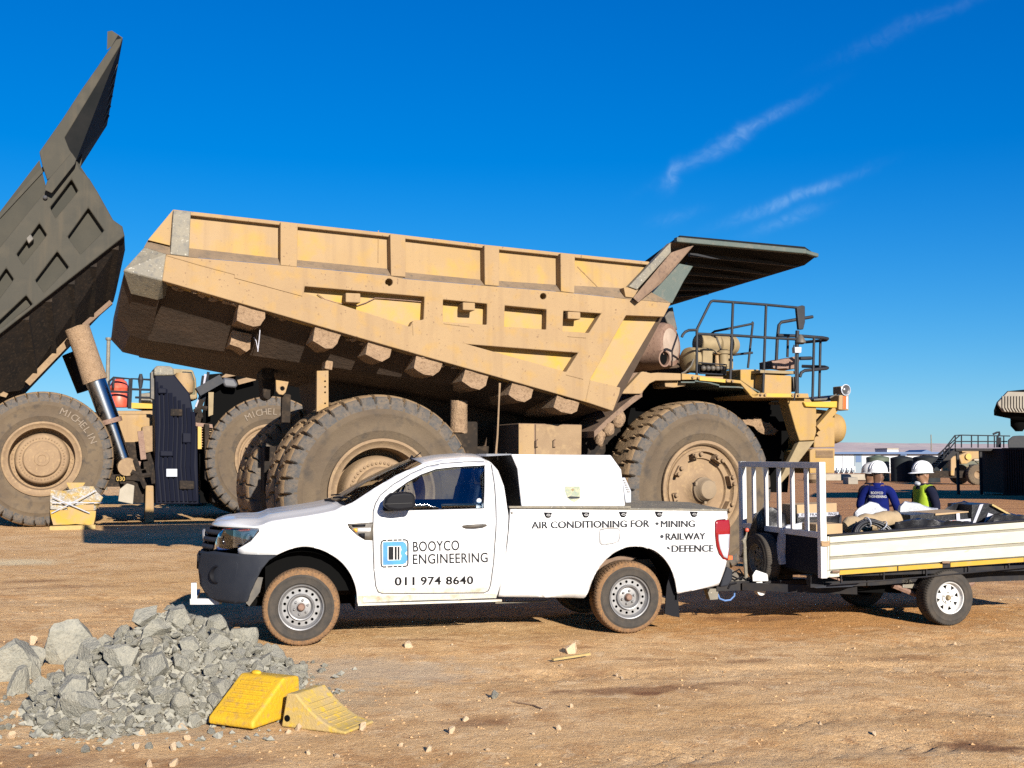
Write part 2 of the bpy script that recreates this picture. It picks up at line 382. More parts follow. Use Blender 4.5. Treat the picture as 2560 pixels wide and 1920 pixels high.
M['navy_cloth'] = mat('navy_overall', (.006, .007, .017), .95, spec=.08, c2=(.010, .011, .022), scale=9, bump=.006, bscale=20)
M['vest'] = mat('lime_reflective_vest', (.26, .36, .012), .8)
M['vest_band'] = mat('silver_band', (.6, .62, .6), .4)
M['helmet'] = mat('white_hard_hat', (.52, .52, .52), .35)
M['boot'] = mat('black_boot', (.015, .013, .012), .6)
M['hill'] = mat('haze_tinted_hillside', (.34, .27, .26), .95, c2=(.40, .33, .30), c3=(.27, .23, .24), scale=.008, bump=0, stretch=(1, 1, 3))  # pale purple holds the distance haze in the colour
M['scrub'] = mat('dry_scrub', (.10, .105, .07), .95, c2=(.15, .14, .09), scale=.2)
M['dirt_grain'] = mat('dirt_grain', (.46, .30, .155), .95, c2=(.34, .205, .10), scale=9, spec=.1)
M['wall_white'] = mat('white_site_wall', (.46, .48, .50), .7, c2=(.41, .42, .43), scale=1)
M['roof_blue'] = mat('blue_roof_sheet', (.015, .06, .16), .5)
M['door_grey'] = mat('grey_door', (.14, .18, .21), .6)
M['tank_green'] = mat('green_water_tank', (.055, .075, .05), .7, c2=(.075, .09, .06), scale=2)
M['tank_dark'] = mat('dark_water_tank', (.012, .016, .018), .7, spec=.15, c2=(.018, .02, .022), scale=2)
M['concrete'] = mat('pale_concrete', (.30, .265, .21), .9, c2=(.25, .22, .17), scale=2)
M['container'] = mat('shade_dark_rust_container', (.045, .022, .016), .8, spec=.15, c2=(.03, .016, .012), scale=1.5)  # rust brown darkened: the container's shade is painted in
M['bed_pale'] = mat('pale_worn_steel', (.215, .19, .15), .7, c2=(.17, .15, .12), scale=2)
M['gravel_grey'] = mat('grey_gravel', (.20, .185, .145), .95, c2=(.27, .24, .18), c3=(.13, .12, .10), scale=14, bump=.04, bscale=40)
# ------------------------------------------------------------------ ground
def axis_steps(a0, a1, fine, grow, far):
    v = [a0]
    while v[-1] < a1: v.append(v[-1] + fine)
    st = fine
    while v[-1] < far: st *= grow; v.append(v[-1] + st)
    return v
def gh(x, y):
    """height of the dirt yard"""
    if y > 60 or abs(x) > 60: return 0.0
    h = .030 * noise.noise((x * .35, y * .35, 1.3)) + .014 * noise.noise((x * 1.3, y * 1.3, 4.1)) + .006 * noise.noise((x * 5, y * 5, 2.2)) + .004 * noise.noise((x * 13, y * 13, 7.7))
    # wheel ruts running past the front of the picture
    for (x0, y0, ang, w) in ((1.6, 6.15, 9, .26), (1.3, 6.9, 11, .24), (2.2, 7.9, 14, .24), (4.2, 10.9, 15, .24), (.2, 9.3, 6, .2), (-5.5, 12.6, 4, .3), (-5.6, 14.2, 6, .3), (-.6, 5.75, 3, .22)):
        dx, dy = x - x0, y - y0; c, s = math.cos(R(ang)), math.sin(R(ang))
        u, v = dx * c + dy * s, -dx * s + dy * c
        if abs(v) < w * 1.8 and u > -1.5:
            k = math.exp(-(v / w) ** 4) * min(1, max(0, (u + 1.5) / 1.2))
            h -= .016 * k
            ch = (u * 5.2 + abs(v) * 6.0) % 1.0
            if noise.noise((x * .9, y * .9, 3)) > -.3: h -= .020 * k * max(0, math.sin(ch * 6.283)) ** .6 * max(0, min(1, .45 + 1.3 * noise.noise((x * 1.7, y * 2.3, 8))))
    # flat where the tyres stand
    for (cx, cy) in ((-1.97, 10.72), (1.2, 11.5), (4.65, 12.05)):
        d2 = (x - cx) ** 2 + (y - cy) ** 2
        if d2 < 1.0: h *= 1 - math.exp(-d2 * 7)
    return h
YS = [-60, -25, -8, 0, 2] + axis_steps(4.6, 14.5, .036, 1.055, 6500)
xp = axis_steps(0, 6.4, .045, 1.075, 6500)
XS = [-q for q in xp[:0:-1]] + xp
nx, ny = len(XS), len(YS)
gv = [(x, y, gh(x, y)) for y in YS for x in XS]
gf = [(j * nx + i, j * nx + i + 1, (j + 1) * nx + i + 1, (j + 1) * nx + i) for j in range(ny - 1) for i in range(nx - 1)]
gm = bpy.data.meshes.new('ground'); gm.from_pydata(gv, [], gf); gm.shade_smooth()

m = bpy.data.materials.new('dirt_yard'); m.use_nodes = True; N, L = m.node_tree.nodes, m.node_tree.links; p = N['Principled BSDF']
p.inputs['Roughness'].default_value = .95; p.inputs['Specular IOR Level'].default_value = .15
geo = N.new('ShaderNodeNewGeometry'); POS = geo.outputs['Position']
def nz(scale, detail=6, rough=.6, st=None, dist=0):
    n = N.new('ShaderNodeTexNoise'); n.inputs['Scale'].default_value = scale; n.inputs['Detail'].default_value = detail; n.inputs['Roughness'].default_value = rough; n.inputs['Distortion'].default_value = dist
    if st:
        mp = N.new('ShaderNodeMapping'); mp.inputs['Scale'].default_value = st; L.new(POS, mp.inputs['Vector']); L.new(mp.outputs[0], n.inputs['Vector'])
    else: L.new(POS, n.inputs['Vector'])
    return n.outputs[0]
def rng(sock, a, b, lo=0.0, hi=1.0):
    r = N.new('ShaderNodeMapRange'); r.interpolation_type = 'SMOOTHSTEP'
    for k, v in (('From Min', a), ('From Max', b), ('To Min', lo), ('To Max', hi)): r.inputs[k].default_value = v
    L.new(sock, r.inputs[0]); return r.outputs[0]
def math2(op, a, b):
    n = N.new('ShaderNodeMath'); n.operation = op
    for i, q in enumerate((a, b)):
        if isinstance(q, (int, float)): n.inputs[i].default_value = q
        else: L.new(q, n.inputs[i])
    return n.outputs[0]
def mix(f, a, b, mode='MIX'):
    n = N.new('ShaderNodeMix'); n.data_type = 'RGBA'; n.blend_type = mode
    for k, q in (('Factor', f), ('A', a), ('B', b)):
        if isinstance(q, (int, float)): n.inputs[k].default_value = q
        elif isinstance(q, tuple): n.inputs[k].default_value = (*q, 1)
        else: L.new(q, n.inputs[k])
    return n.outputs['Result']
spot_noise = nz(5.0, 4)
def spot(k, x, y, rx, ry, rot=0, wob=.35):
    """ragged patch lying on the ground where the photograph shows it"""
    c = on_ground(k, x, y)
    mp = N.new('ShaderNodeMapping'); mp.vector_type = 'TEXTURE'; mp.inputs['Location'].default_value = (c.x, c.y, 0); mp.inputs['Rotation'].default_value = (0, 0, R(rot)); mp.inputs['Scale'].default_value = (rx, ry, 1e6)
    L.new(POS, mp.inputs['Vector'])
    ln = N.new('ShaderNodeVectorMath'); ln.operation = 'LENGTH'; L.new(mp.outputs[0], ln.inputs[0])
    n = N.new('ShaderNodeMath'); n.operation = 'MULTIPLY_ADD'; L.new(spot_noise, n.inputs[0]); n.inputs[1].default_value = wob * 3; n.inputs[2].default_value = -wob * 1.5
    return rng(math2('ADD', ln.outputs['Value'], n.outputs[0]), 1.0, .3)
base = mix(rng(nz(.7, 7, .68), .36, .64), (.63, .41, .205), (.535, .32, .138))
base = mix(rng(nz(1.6, 8, .72, st=(1, 1.25, 1), dist=.4), .50, .62, 0, .85), base, (.43, .235, .098))
base = mix(rng(nz(3.1, 8, .72, dist=.5), .54, .64, 0, .7), base, (.67, .475, .27))
base = mix(rng(nz(5.2, 8, .75, dist=.6), .55, .65, 0, .75), base, (.38, .195, .08))
base = mix(rng(nz(13, 6, .7), .57, .68, 0, .8), base, (.66, .455, .245))
base = mix(rng(nz(30, 5, .7), .58, .66, 0, .8), base, (.34, .195, .09))
base = mix(rng(nz(48, 4, .7), .60, .68, 0, .9), base, (.75, .55, .31))
base = mix(rng(nz(85, 3, .7), .57, .66), base, (.38, .225, .10))
sep = N.new('ShaderNodeSeparateXYZ'); L.new(POS, sep.inputs[0])
# redder, damper soil of the haul road behind and beside the trailer
far = math2('MULTIPLY', rng(sep.outputs['Y'], 12.0, 20), rng(math2('ADD', sep.outputs['X'], math2('MULTIPLY', sep.outputs['Y'], -.05)), .4, 3.0))
roadc = mix(rng(nz(.8, 6, st=(.3, 1.3, 1)), .36, .64), (.30, .135, .055), (.40, .20, .085))
base = mix(math2('MULTIPLY', far, .92), base, roadc)
base = mix(math2('MULTIPLY', spot('g7', 1000, 270, 3.6, 1.9, 14, .5), .85), base, (.47, .225, .072))
# grey rock dust round the heap
base = mix(math2('MULTIPLY', spot('g5', 1150, 720, 1.9, 1.5, 0, .4), .55), base, (.38, .31, .205))
base = mix(math2('MULTIPLY', spot('g6', 100, 620, 1.3, .8, 0, .5), .6), base, (.45, .365, .255))
base = mix(math2('MULTIPLY', spot('o', 40, 1215, 1.0, .8, 0, .4), .8), base, (.62, .50, .30))
# oil and damp stains
for (k, x, y, rx, ry, rot, am) in (('g6', 1800, 740, .75, .15, 8, .75), ('g6', 1870, 765, .17, .08, 10, .95), ('g6', 800, 970, .36, .13, 12, .6), ('g7', 1950, 1085, .34, .16, -30, .85), ('g7', 480, 275, .8, .2, 0, .6), ('g6', 1500, 620, .25, .2, -10, .45),
                                  ('g5', 200, 1070, .5, .3, 10, .5), ('g6', 1250, 470, .6, .10, 5, .4), ('g6', 420, 432, .4, .06, 2, .6), ('g5', 1250, 1060, .5, .16, 4, .5), ('g7', 450, 540, .3, .1, 12, .6), ('g7', 1420, 530, .5, .14, 5, .4), ('g5', 380, 60, 1.0, .22, 5, .45), ('g5', 120, 370, .35, .15, 0, .5), ('g5', 200, 25, .6, .25, 0, .5), ('g6', 1900, 545, .4, .08, 0, .5), ('g7', 250, 690, .8, .1, 3, .4)):
    base = mix(math2('MULTIPLY', spot(k, x, y, rx * 1.15, ry * 1.35, rot, .5), am), base, (.20, .09, .04))
L.new(base, p.inputs['Base Color'])
hgt = math2('ADD', math2('MULTIPLY', nz(22, 8, .7), .5), math2('ADD', math2('MULTIPLY', nz(70, 4, .75), .38), math2('MULTIPLY', nz(5, 6, .65), .7)))
bp = N.new('ShaderNodeBump'); bp.inputs['Strength'].default_value = 1; bp.inputs['Distance'].default_value = .035
L.new(hgt, bp.inputs['Height']); L.new(bp.outputs[0], p.inputs['Normal'])
gm.materials.append(m)
ground = bpy.data.objects.new('ground', gm); link(ground); tag(ground, kind='structure')
# ------------------------------------------------------------------ wheels
def tyre_mesh(Rr, W, rimr, lugs, depth, n_per=14, slant=.5, rows=None, shoulder=.12):
    """one closed carcass with grooves cut between the lugs; outer face at y=0"""
    b = B(); n = lugs * n_per
    prof = [(rimr * .97, .10 * W), (rimr, .05 * W), (rimr * 1.06, .015 * W), (Rr * .62, -.010 * W), (Rr * .63, -.022 * W), (Rr * .645, -.022 * W), (Rr * .655, -.014 * W), (Rr * .72, -.025 * W), (Rr * .78, -.032 * W), (Rr * .79, -.042 * W), (Rr * .80, -.042 * W), (Rr * .81, -.030 * W), (Rr * .85, -.015 * W), (Rr * .90, .0), (Rr * .925, .005 * W),
            (Rr * .95, .02 * W), (Rr * .975, .06 * W), (Rr * .993, shoulder * W), (Rr, .22 * W), (Rr * 1.004, .34 * W), (Rr * 1.005, .46 * W)]
    prof = prof + [(r, W - h) for r, h in prof[::-1]]
    def rad(r, h, a):
        if r < Rr * .875: return r
        side = 0 if h < W / 2 else .12
        y = min(h, W - h) / W
        ph = (a / (2 * math.pi) * lugs + side + slant * y * 2 + .06 * math.sin(y * 25)) % 1.0
        g = 1.0 if ph < .15 else 0.0
        if y > .40: g *= .35
        if r < Rr * .96: g *= max(.25, (r / Rr - .875) / .085 * .8)
        return r - g * depth
    b.lathe(prof, n=n, cap=False, rad=rad)
    nb = len(prof) - 1
    for i, f in enumerate(b.bm.faces):
        c = f.calc_center_median(); rr = math.hypot(c.x, c.z)
        y = min(c.y, W - c.y) / W
        f.material_index = 0 if rr < Rr * .87 else (1 if (y < .05 and rr < Rr * .98) else 2)
    me_b = b
    return me_b
def arc_text(s, r, a0, a1, size, y, mt, parent, name='lettering'):
    """letters standing round a tyre wall, angle measured from straight up, clockwise seen from the front"""
    b = B()
    for i, ch in enumerate(s):
        a = R(a0 + (a1 - a0) * i / max(1, len(s) - 1))
        tb = letter_mesh(ch); us = [u for f in tb for u, v in f]; mid = (min(us) + max(us)) / 2
        for f in tb:
            vs_ = []
            for (u, v) in f:
                u2, v2 = (u - mid) * size, v * size + r
                vs_.append(b.bm.verts.new((math.sin(a) * v2 + math.cos(a) * u2, y, math.cos(a) * v2 - math.sin(a) * u2)))
            try: b.bm.faces.new(vs_)
            except ValueError: pass
    return b.build(name, mt, parent)
_lc = {}
def text_mesh(s, offset=0.0, space=1.0):
    key = (s, offset, space)
    if key in _lc: return _lc[key]
    cu = bpy.data.curves.new('t', 'FONT'); cu.body = s; cu.size = 1; cu.fill_mode = 'FRONT'; cu.offset = offset; cu.space_character = space; cu.resolution_u = 4
    o = bpy.data.objects.new('t', cu); col.objects.link(o)
    dg = bpy.context.evaluated_depsgraph_get(); me = bpy.data.meshes.new_from_object(o.evaluated_get(dg))
    faces = [[(me.vertices[i].co.x, me.vertices[i].co.y) for i in p_.vertices] for p_ in me.polygons]
    bpy.data.objects.remove(o); bpy.data.curves.remove(cu); bpy.data.meshes.remove(me)
    _lc[key] = faces; return faces
def letter_mesh(ch): return text_mesh(ch)

def haul_wheel(parent, Rr, W, loc, style, steer=0.0, shared={}, flip=False):
    key = (round(Rr, 2), style)
    if key not in shared:
        rimr = Rr * .535
        b = tyre_mesh(Rr, W, rimr, 38, Rr * .07, slant=.55)
        rb = B()
        if style == 'front':
            prof = [(rimr * 1.0, .06), (rimr * 1.035, .0), (rimr * 1.03, -.035), (rimr * .97, -.05), (rimr * .93, -.02), (rimr * .92, .02), (rimr * .87, .03), (rimr * .86, .0), (rimr * .80, .0), (rimr * .79, .05), (rimr * .77, .07),
                    (rimr * .66, .07), (rimr * .645, .11), (rimr * .45, .12), (rimr * .36, .10), (rimr * .30, .05), (rimr * .27, .02), (0, .02)]
        else:
            prof = [(rimr * 1.0, .06), (rimr * 1.035, .0), (rimr * 1.03, -.03), (rimr * .98, -.045), (rimr * .95, -.02), (rimr * .90, .02), (rimr * .86, .03), (rimr * .845, .10), (rimr * .83, .42), (rimr * .72, .46), (0, .46)]
        rb.lathe(prof, n=64, cap=False)
        hb = B()
        if style == 'front':
            hb.lathe([(rimr * .26, .03), (rimr * .26, -.03), (rimr * .23, -.05), (rimr * .215, -.12), (rimr * .19, -.15), (rimr * .10, -.165), (0, -.165)], n=32)
            for k in range(3):
                a = R(30 + 120 * k); hb.box(-.02, .02, -.06, -.02, -.03, .03, Matrix.Translation((math.cos(a) * rimr * .255, 0, math.sin(a) * rimr * .255)))
            bb = B()
            for k in range(8):
                a0 = R(14 + 45 * k)
                mm = Matrix.Rotation(-a0, 4, 'Y')
                bb.box(-.075, .075, -.045, .06, rimr * .68, rimr * .80, mm)
                for sgn in (-1, 1):
                    bb.lathe([(.03, 0), (.03, -.05), (.018, -.06), (0, -.06)], c=mm @ Vector((sgn * .05, -.04, rimr * .745)), n=8)
        else:
            hb.lathe([(rimr * .72, .45), (rimr * .70, .20), (rimr * .66, .12), (rimr * .62, .10), (rimr * .50, .10), (rimr * .49, .04), (rimr * .46, .01), (rimr * .20, .0), (rimr * .19, -.015), (rimr * .11, -.015), (rimr * .10, .0), (0, .0)], n=48)
            bb = B()
            for k in range(44):
                a0 = 2 * math.pi * k / 44; bb.ball((math.cos(a0) * rimr * .57, .095, math.sin(a0) * rimr * .57), .022, 1)
            for k in range(40):
                a0 = 2 * math.pi * k / 40; bb.ball((math.cos(a0) * rimr * .79, .44, math.sin(a0) * rimr * .79), .025, 1)
        shared[key] = (rb, b, hb, bb)
        o = rb.build('wheel', M['rim'], parent, smooth=40)
        t = b.build('tyre', [M['rubber_side'], M['rubber_shoulder'], M['rubber_tread']], o, smooth=32)
        h = hb.build('hub', M['rim'] if style != 'front' else M['rim_dish'], o, smooth=40)
        bo = bb.build('bolts', M['rim'], o, smooth=40); bo['kind'] = 'stuff'
        shared[key] = o
    else:
        src = shared[key]; o = copy_tree(src, parent)
    o.location = loc; o.rotation_euler = (0, 0, (math.pi if flip else 0) + steer)
    return o

def car_wheel(parent, Rr, W, loc, rimr, style, steer=0.0, shared={}, flip=False, name='wheel'):
    key = (round(Rr, 3), style)
    if key not in shared:
        rb = B()
        d = .03
        prof = [(rimr * .96, .10), (rimr * 1.0, .03), (rimr * 1.02, .008), (rimr * 1.0, -.002), (rimr * .955, .002), (rimr * .94, .02), (rimr * .92, .035)]
        if style == 'steel':
            prof += [(rimr * .86, .045), (rimr * .845, .05)]
        else: prof += [(rimr * .87, .045), (rimr * .84, .05)]
        rb.lathe(prof, n=56, cap=False)
        o = rb.build(name, M['silver'] if style == 'steel' else M['white_metal'], parent, smooth=40)
        db = B()
        if style == 'steel':
            holes = []
            for k in range(15):
                a = 2 * math.pi * k / 15; c = (math.cos(a) * rimr * .735, math.sin(a) * rimr * .735)
                holes.append([(c[0] + .0145 * math.cos(q * math.pi / 4), c[1] + .0145 * math.sin(q * math.pi / 4)) for q in range(8)])
            outer = [(rimr * .848 * math.cos(2 * math.pi * k / 56), rimr * .848 * math.sin(2 * math.pi * k / 56)) for k in range(56)]
            inner = [(rimr * .60 * math.cos(2 * math.pi * k / 40), rimr * .60 * math.sin(2 * math.pi * k / 40)) for k in range(40)]
            db.prism(outer, .048, .060, [inner] + holes)
            db.lathe([(rimr * .605, .058), (rimr * .60, .03), (rimr * .57, .018), (rimr * .52, .022), (rimr * .47, .05), (rimr * .43, .058), (rimr * .36, .056), (rimr * .20, .052), (rimr * .19, .045), (rimr * .17, .045)], n=48, cap=False)
        else:
            holes = []
            for k in range(8):
                a = 2 * math.pi * k / 8 + .2
                def pp(da, rr): return (math.cos(a + da) * rimr * rr, math.sin(a + da) * rimr * rr)
                holes.append([pp(-.20, .80), pp(.20, .80), pp(.04, .55), pp(-.04, .55)])
            outer = [(rimr * .86 * math.cos(2 * math.pi * k / 56), rimr * .86 * math.sin(2 * math.pi * k / 56)) for k in range(56)]
            inner = [(rimr * .15 * math.cos(2 * math.pi * k / 20), rimr * .15 * math.sin(2 * math.pi * k / 20)) for k in range(20)]
            db.prism(outer, .048, .062, [inner] + holes)
            db.lathe([(rimr * .40, .050), (rimr * .38, .034), (rimr * .22, .034), (rimr * .16, .04)], n=32, cap=False)
        db.build('wheel_disc', M['silver'] if style == 'steel' else M['white_metal'], o, smooth=35)
        kb = B(); kb.lathe([(rimr * .92, .11), (0, .11)], n=32, cap=False); kb.build('brake_drum', M['black'], o)
        nbm = B(); nn = 6 if style == 'steel' else 5
        for k in range(nn):
            a = 2 * math.pi * k / nn + .3; nbm.lathe([(.012, .058), (.012, .036), (.007, .030), (0, .030)], c=(math.cos(a) * rimr * .31, 0, math.sin(a) * rimr * .31), n=6)
        nbm.build('wheel_nuts', M['silver'] if style == 'steel' else M['darkpart'], o)
        cb = B(); cb.lathe([(rimr * .175, .05), (rimr * .17, .02), (rimr * .12, .005), (0, .003)], n=20)
        cb.build('hub_cap', M['rust'] if style == 'steel' else M['olive'], o, smooth=40)
        tb = tyre_mesh(Rr, W, rimr, 64, .009, n_per=6, slant=1.2, shoulder=.14)
        for f in tb.bm.faces:
            if f.material_index == 1: f.material_index = 2 if style == 'steel' else 0
        tb.build('tyre', [M['tyre'], M['tyre'], M['tyre_mud'] if style == 'steel' else M['tyre']], o, smooth=35)
        shared[key] = o
    else: o = copy_tree(shared[key], parent)
    o.location = loc; o.rotation_euler = (0, 0, (math.pi if flip else 0) + steer)
    return o

def mapped_text(fr, s, k, bl, br, tl, f, mt, parent, name='lettering', offset=0.0, off=.004, space=1.0, bold=0.0):
    """lettering fitted to a parallelogram on a surface y=f(x,z)"""
    faces = text_mesh(s, offset, space)
    us = [u for fc in faces for u, v in fc]; vs_ = [v for fc in faces for u, v in fc]
    u0, u1, v0, v1 = min(us), max(us), min(vs_), max(vs_)
    P0, P1, P2 = (fr.S(k, *q, f) for q in (bl, br, tl))
    b = B(); cache = {}
    if bold: faces = [[(u + q, v) for u, v in fc] for q in (-bold, 0, bold) for fc in faces]
    for fc in faces:
        vv = []
        for (u, v) in fc:
            if (u, v) not in cache:
                a, c = (u - u0) / (u1 - u0), (v - v0) / (v1 - v0)
                x = P0.x + (P1.x - P0.x) * a + (P2.x - P0.x) * c; z = P0.z + (P1.z - P0.z) * a + (P2.z - P0.z) * c
                cache[(u, v)] = b.bm.verts.new((x, f(x, z) - off, z))
            vv.append(cache[(u, v)])
        try: b.bm.faces.new(vv)
        except ValueError: pass
    return b.build(name, mt, parent)
# ------------------------------------------------------------------ the yellow haul truck
HT = Frame(-1.710, 14.69, 20.9)
ht = empty('haul_truck', HT)
tag(ht, 'huge dusty yellow mining dump truck with its bed lowered, behind the white pickup', 'dump truck')
def P(k, x, y, d=0.0): return HT.P(k, x, y, d)
TW = 4.9                                               # overall width of the bed
bed_top = [('z3', 390, 62), ('z3', 1075, 138), ('z3', 1770, 214), ('z4', 700, 146), ('z4', 1240, 203), ('z4', 1862, 266)]
beam_top = [('z3', 345, 345), ('z3', 500, 365), ('z3', 1070, 415), ('z3', 1770, 482), ('z4', 150, 385), ('z4', 700, 432), ('z4', 1230, 475), ('z4', 1700, 525)]
bottom = [('z4', 1610, 1315), ('z4', 1440, 1258), ('z4', 0, 850), ('z3', 320, 515)]
YO, YP, YU = -.22, -.06, -.06                            # ribs, recessed panels, upper wall
# raised frame of beams with the recesses left open
fr_outer = HT.poly('z4', [(a, b, c) for a, b, c in beam_top] + [(2018, 555), (1968, 652), (1703, 642), (1447, 1098), (1664, 1150), (1655, 1195)] + bottom, YO)
holes = [HT.poly('z4', h, YO) for h in (
    [('z3', 1230, 551), (285, 512), (278, 672), (205, 680), (182, 722), ('z3', 1226, 592)],
    [(416, 531), (725, 561), (722, 708), (414, 688)], [(850, 573), (1143, 601), (1140, 742), (846, 722)],
    [(1262, 611), (1528, 629), (1440, 765), (1256, 755)], [(590, 846), (1366, 906), (1280, 1040)])]
for (k, x, y, r) in (('z3', 1768, 525, 24), ('z4', 1120, 508, 22)):
    holes.append(HT.poly(k, [(x + r * math.cos(q * math.pi / 6), y + r * math.sin(q * math.pi / 6)) for q in range(12)], YO))
bed = B().prism(fr_outer, YO, YP, holes).build('side_frame', M['haul'], ht, bevel=.018)
panel_o = HT.poly('z4', [(a, b, c) for a, b, c in beam_top] + [(2018, 555), (1664, 1150), (1655, 1195)] + bottom, YO)
B().prism(panel_o, YP, .06).build('side_panel', M['haul_yellow'], ht)
B().prism([(x, z) for x, z in panel_o], TW - .1, TW).build('far_side_panel', M['haul'], ht)
# welded doubler plate near the tail
B().prism(HT.poly('z3', [(782, 474), (1230, 515), (1214, 615), (780, 498)], YO), YO - .012, YO + .01).build('doubler_plate', M['haul'], ht, bevel=.004)
# upper wall, its ledge and its ribs
wall_bot = [('z4', 1702, 452), ('z4', 1230, 428), ('z4', 690, 392), ('z4', 160, 340), ('z3', 1770, 440), ('z3', 1070, 372), ('z3', 500, 308), ('z3', 372, 290), ('z3', 230, 255)]
up = HT.poly('z3', bed_top + wall_bot, YU)
B().prism(up, YU, YU + .06).build('upper_wall', M['haul_panel'], ht)
B().prism(up, TW - .2, TW - .14).build('far_upper_wall', M['haul'], ht)
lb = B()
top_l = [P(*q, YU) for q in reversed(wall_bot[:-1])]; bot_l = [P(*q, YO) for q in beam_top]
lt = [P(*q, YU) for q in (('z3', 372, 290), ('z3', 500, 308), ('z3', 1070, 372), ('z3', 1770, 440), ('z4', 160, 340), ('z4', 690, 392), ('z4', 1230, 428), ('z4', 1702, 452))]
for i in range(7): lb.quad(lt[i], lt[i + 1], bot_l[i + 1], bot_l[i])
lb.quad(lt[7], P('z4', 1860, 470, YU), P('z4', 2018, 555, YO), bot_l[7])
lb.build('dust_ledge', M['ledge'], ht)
for i, q in enumerate(([(392, 66), (503, 74), (490, 362), (372, 347)], [(1075, 141), (1185, 152), (1180, 428), (1075, 416)], [(1775, 218), (1872, 228), (1873, 492), (1780, 484)])):
    B().prism(HT.poly('z3', q, YO), YO - .006, YU + .02).build('wall_rib', M['grey_steel'] if i == 0 else M['haul'], ht, bevel=.008)
for q in ([(705, 149), (810, 159), (808, 437), (708, 428)], [(1240, 206), (1342, 214), (1337, 486), (1243, 474)]):
    B().prism(HT.poly('z4', q, YO), YO - .006, YU + .02).build('wall_rib', M['haul'], ht, bevel=.008)
tr_ = HT.poly('z3', bed_top, -.12)
B().prism(tr_ + [(x, z - .05) for x, z in reversed(tr_)], -.14, .06).build('top_rail', M['haul'], ht, bevel=.01)
B().prism(tr_ + [(x, z - .05) for x, z in reversed(tr_)], TW - .25, TW).build('far_top_rail', M['haul'], ht)
# tail of the bed: the sloped end plates
tl = {n: P('z3', x, y, d) for n, x, y, d in (('t', 388, 66, .0), ('a0', 230, 255, .02), ('a', 205, 300, -.05), ('b', 345, 345, YO + .01), ('c', 320, 515, YO + .01), ('d', 68, 450, -.20), ('e', 290, 640, .12), ('f', 118, 600, .12), ('g', 228, 895, 1.05), ('h', 105, 860, 1.0), ('i', 25, 740, .75), ('tb', 372, 290, .02))}
def mir(v): return Vector((v.x, TW - .3 - v.y, v.z))
B().hull([tl['t'], tl['a0'], tl['tb'], tl['t'] + Vector((0, .07, 0)), tl['a0'] + Vector((0, .07, 0)), tl['tb'] + Vector((0, .07, 0))]).build('tail_upper_plate', M['haul_panel'], ht)
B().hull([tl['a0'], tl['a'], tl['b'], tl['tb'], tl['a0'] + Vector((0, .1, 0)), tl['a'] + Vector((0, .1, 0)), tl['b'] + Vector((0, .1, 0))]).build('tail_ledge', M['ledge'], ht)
tp = B().hull([tl[q] for q in 'abcd'] + [tl[q] + Vector((.12, .12, .02)) for q in 'abcd']); tp.build('tail_plate', M['grey_steel'], ht, bevel=.01)
tp = B().hull([tl[q] - Vector((0, .004, 0)) for q in 'dcef'] + [tl[q] + Vector((.1, .12, .05)) for q in 'dcef']); tp.build('tail_plate', M['grey_steel'], ht, bevel=.01)
lowt = [tl[q] + Vector((.02, .03, 0)) for q in 'defghi'] + [mir(tl[q]) for q in 'defghi']
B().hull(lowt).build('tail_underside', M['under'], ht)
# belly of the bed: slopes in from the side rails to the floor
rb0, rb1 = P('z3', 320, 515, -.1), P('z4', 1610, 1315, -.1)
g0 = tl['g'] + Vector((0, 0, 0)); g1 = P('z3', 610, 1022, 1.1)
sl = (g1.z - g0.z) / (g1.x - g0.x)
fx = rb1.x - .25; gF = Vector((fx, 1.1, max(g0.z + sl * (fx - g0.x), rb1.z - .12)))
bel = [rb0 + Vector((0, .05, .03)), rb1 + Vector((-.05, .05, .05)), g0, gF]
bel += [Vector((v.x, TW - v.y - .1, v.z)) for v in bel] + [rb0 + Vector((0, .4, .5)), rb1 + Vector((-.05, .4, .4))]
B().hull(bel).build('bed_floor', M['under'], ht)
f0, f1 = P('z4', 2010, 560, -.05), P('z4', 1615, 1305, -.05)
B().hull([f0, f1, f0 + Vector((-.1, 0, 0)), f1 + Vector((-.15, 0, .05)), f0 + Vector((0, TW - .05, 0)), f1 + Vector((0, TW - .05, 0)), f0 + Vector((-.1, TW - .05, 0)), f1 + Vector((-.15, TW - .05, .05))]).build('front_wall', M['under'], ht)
# cross bolsters whose ends show below the side rail
for k, q in (('z3', [(812, 648), (978, 692), (975, 760), (950, 802), (900, 808), (795, 770)]), ('z3', [(1302, 796), (1468, 842), (1440, 915), (1412, 948), (1360, 945), (1285, 900)]), ('z3', [(1640, 888), (1790, 930), (1768, 1000), (1728, 1032), (1668, 1015), (1615, 985)]),
             ('z3', [(1945, 975), (2115, 1022), (2090, 1090), (2050, 1125), (1985, 1105), (1925, 1072)]),
             ('z4', [(235, 918), (402, 966), (380, 1035), (340, 1068), (290, 1058), (210, 1015)]), ('z4', [(572, 1015), (738, 1062), (712, 1135), (670, 1165), (612, 1150), (548, 1105)]),
             ('z4', [(905, 1108), (1058, 1152), (1035, 1225), (990, 1254), (930, 1240), (875, 1195)]), ('z4', [(1215, 1205), (1372, 1252), (1355, 1315), (1320, 1340), (1250, 1325), (1192, 1285)])):
    pl = HT.poly(k, q, -.16)
    bb = B().prism(pl, -.16, 1.2); bb.cut(.06, 'xz')
    for v in bb.bm.verts:
        v.co += noise.noise_vector(v.co * 7) * .016
    bb.build('bolster', M['mud'], ht, smooth=50)
bb = B().prism(HT.poly('z3', [(775, 828), (895, 855), (885, 950), (860, 965), (752, 920)], .3), .3, 1.2).cut(.06, 'xz').bumpy(.02, 7, 3); bb.build('bolster', M['mud'], ht, smooth=50)
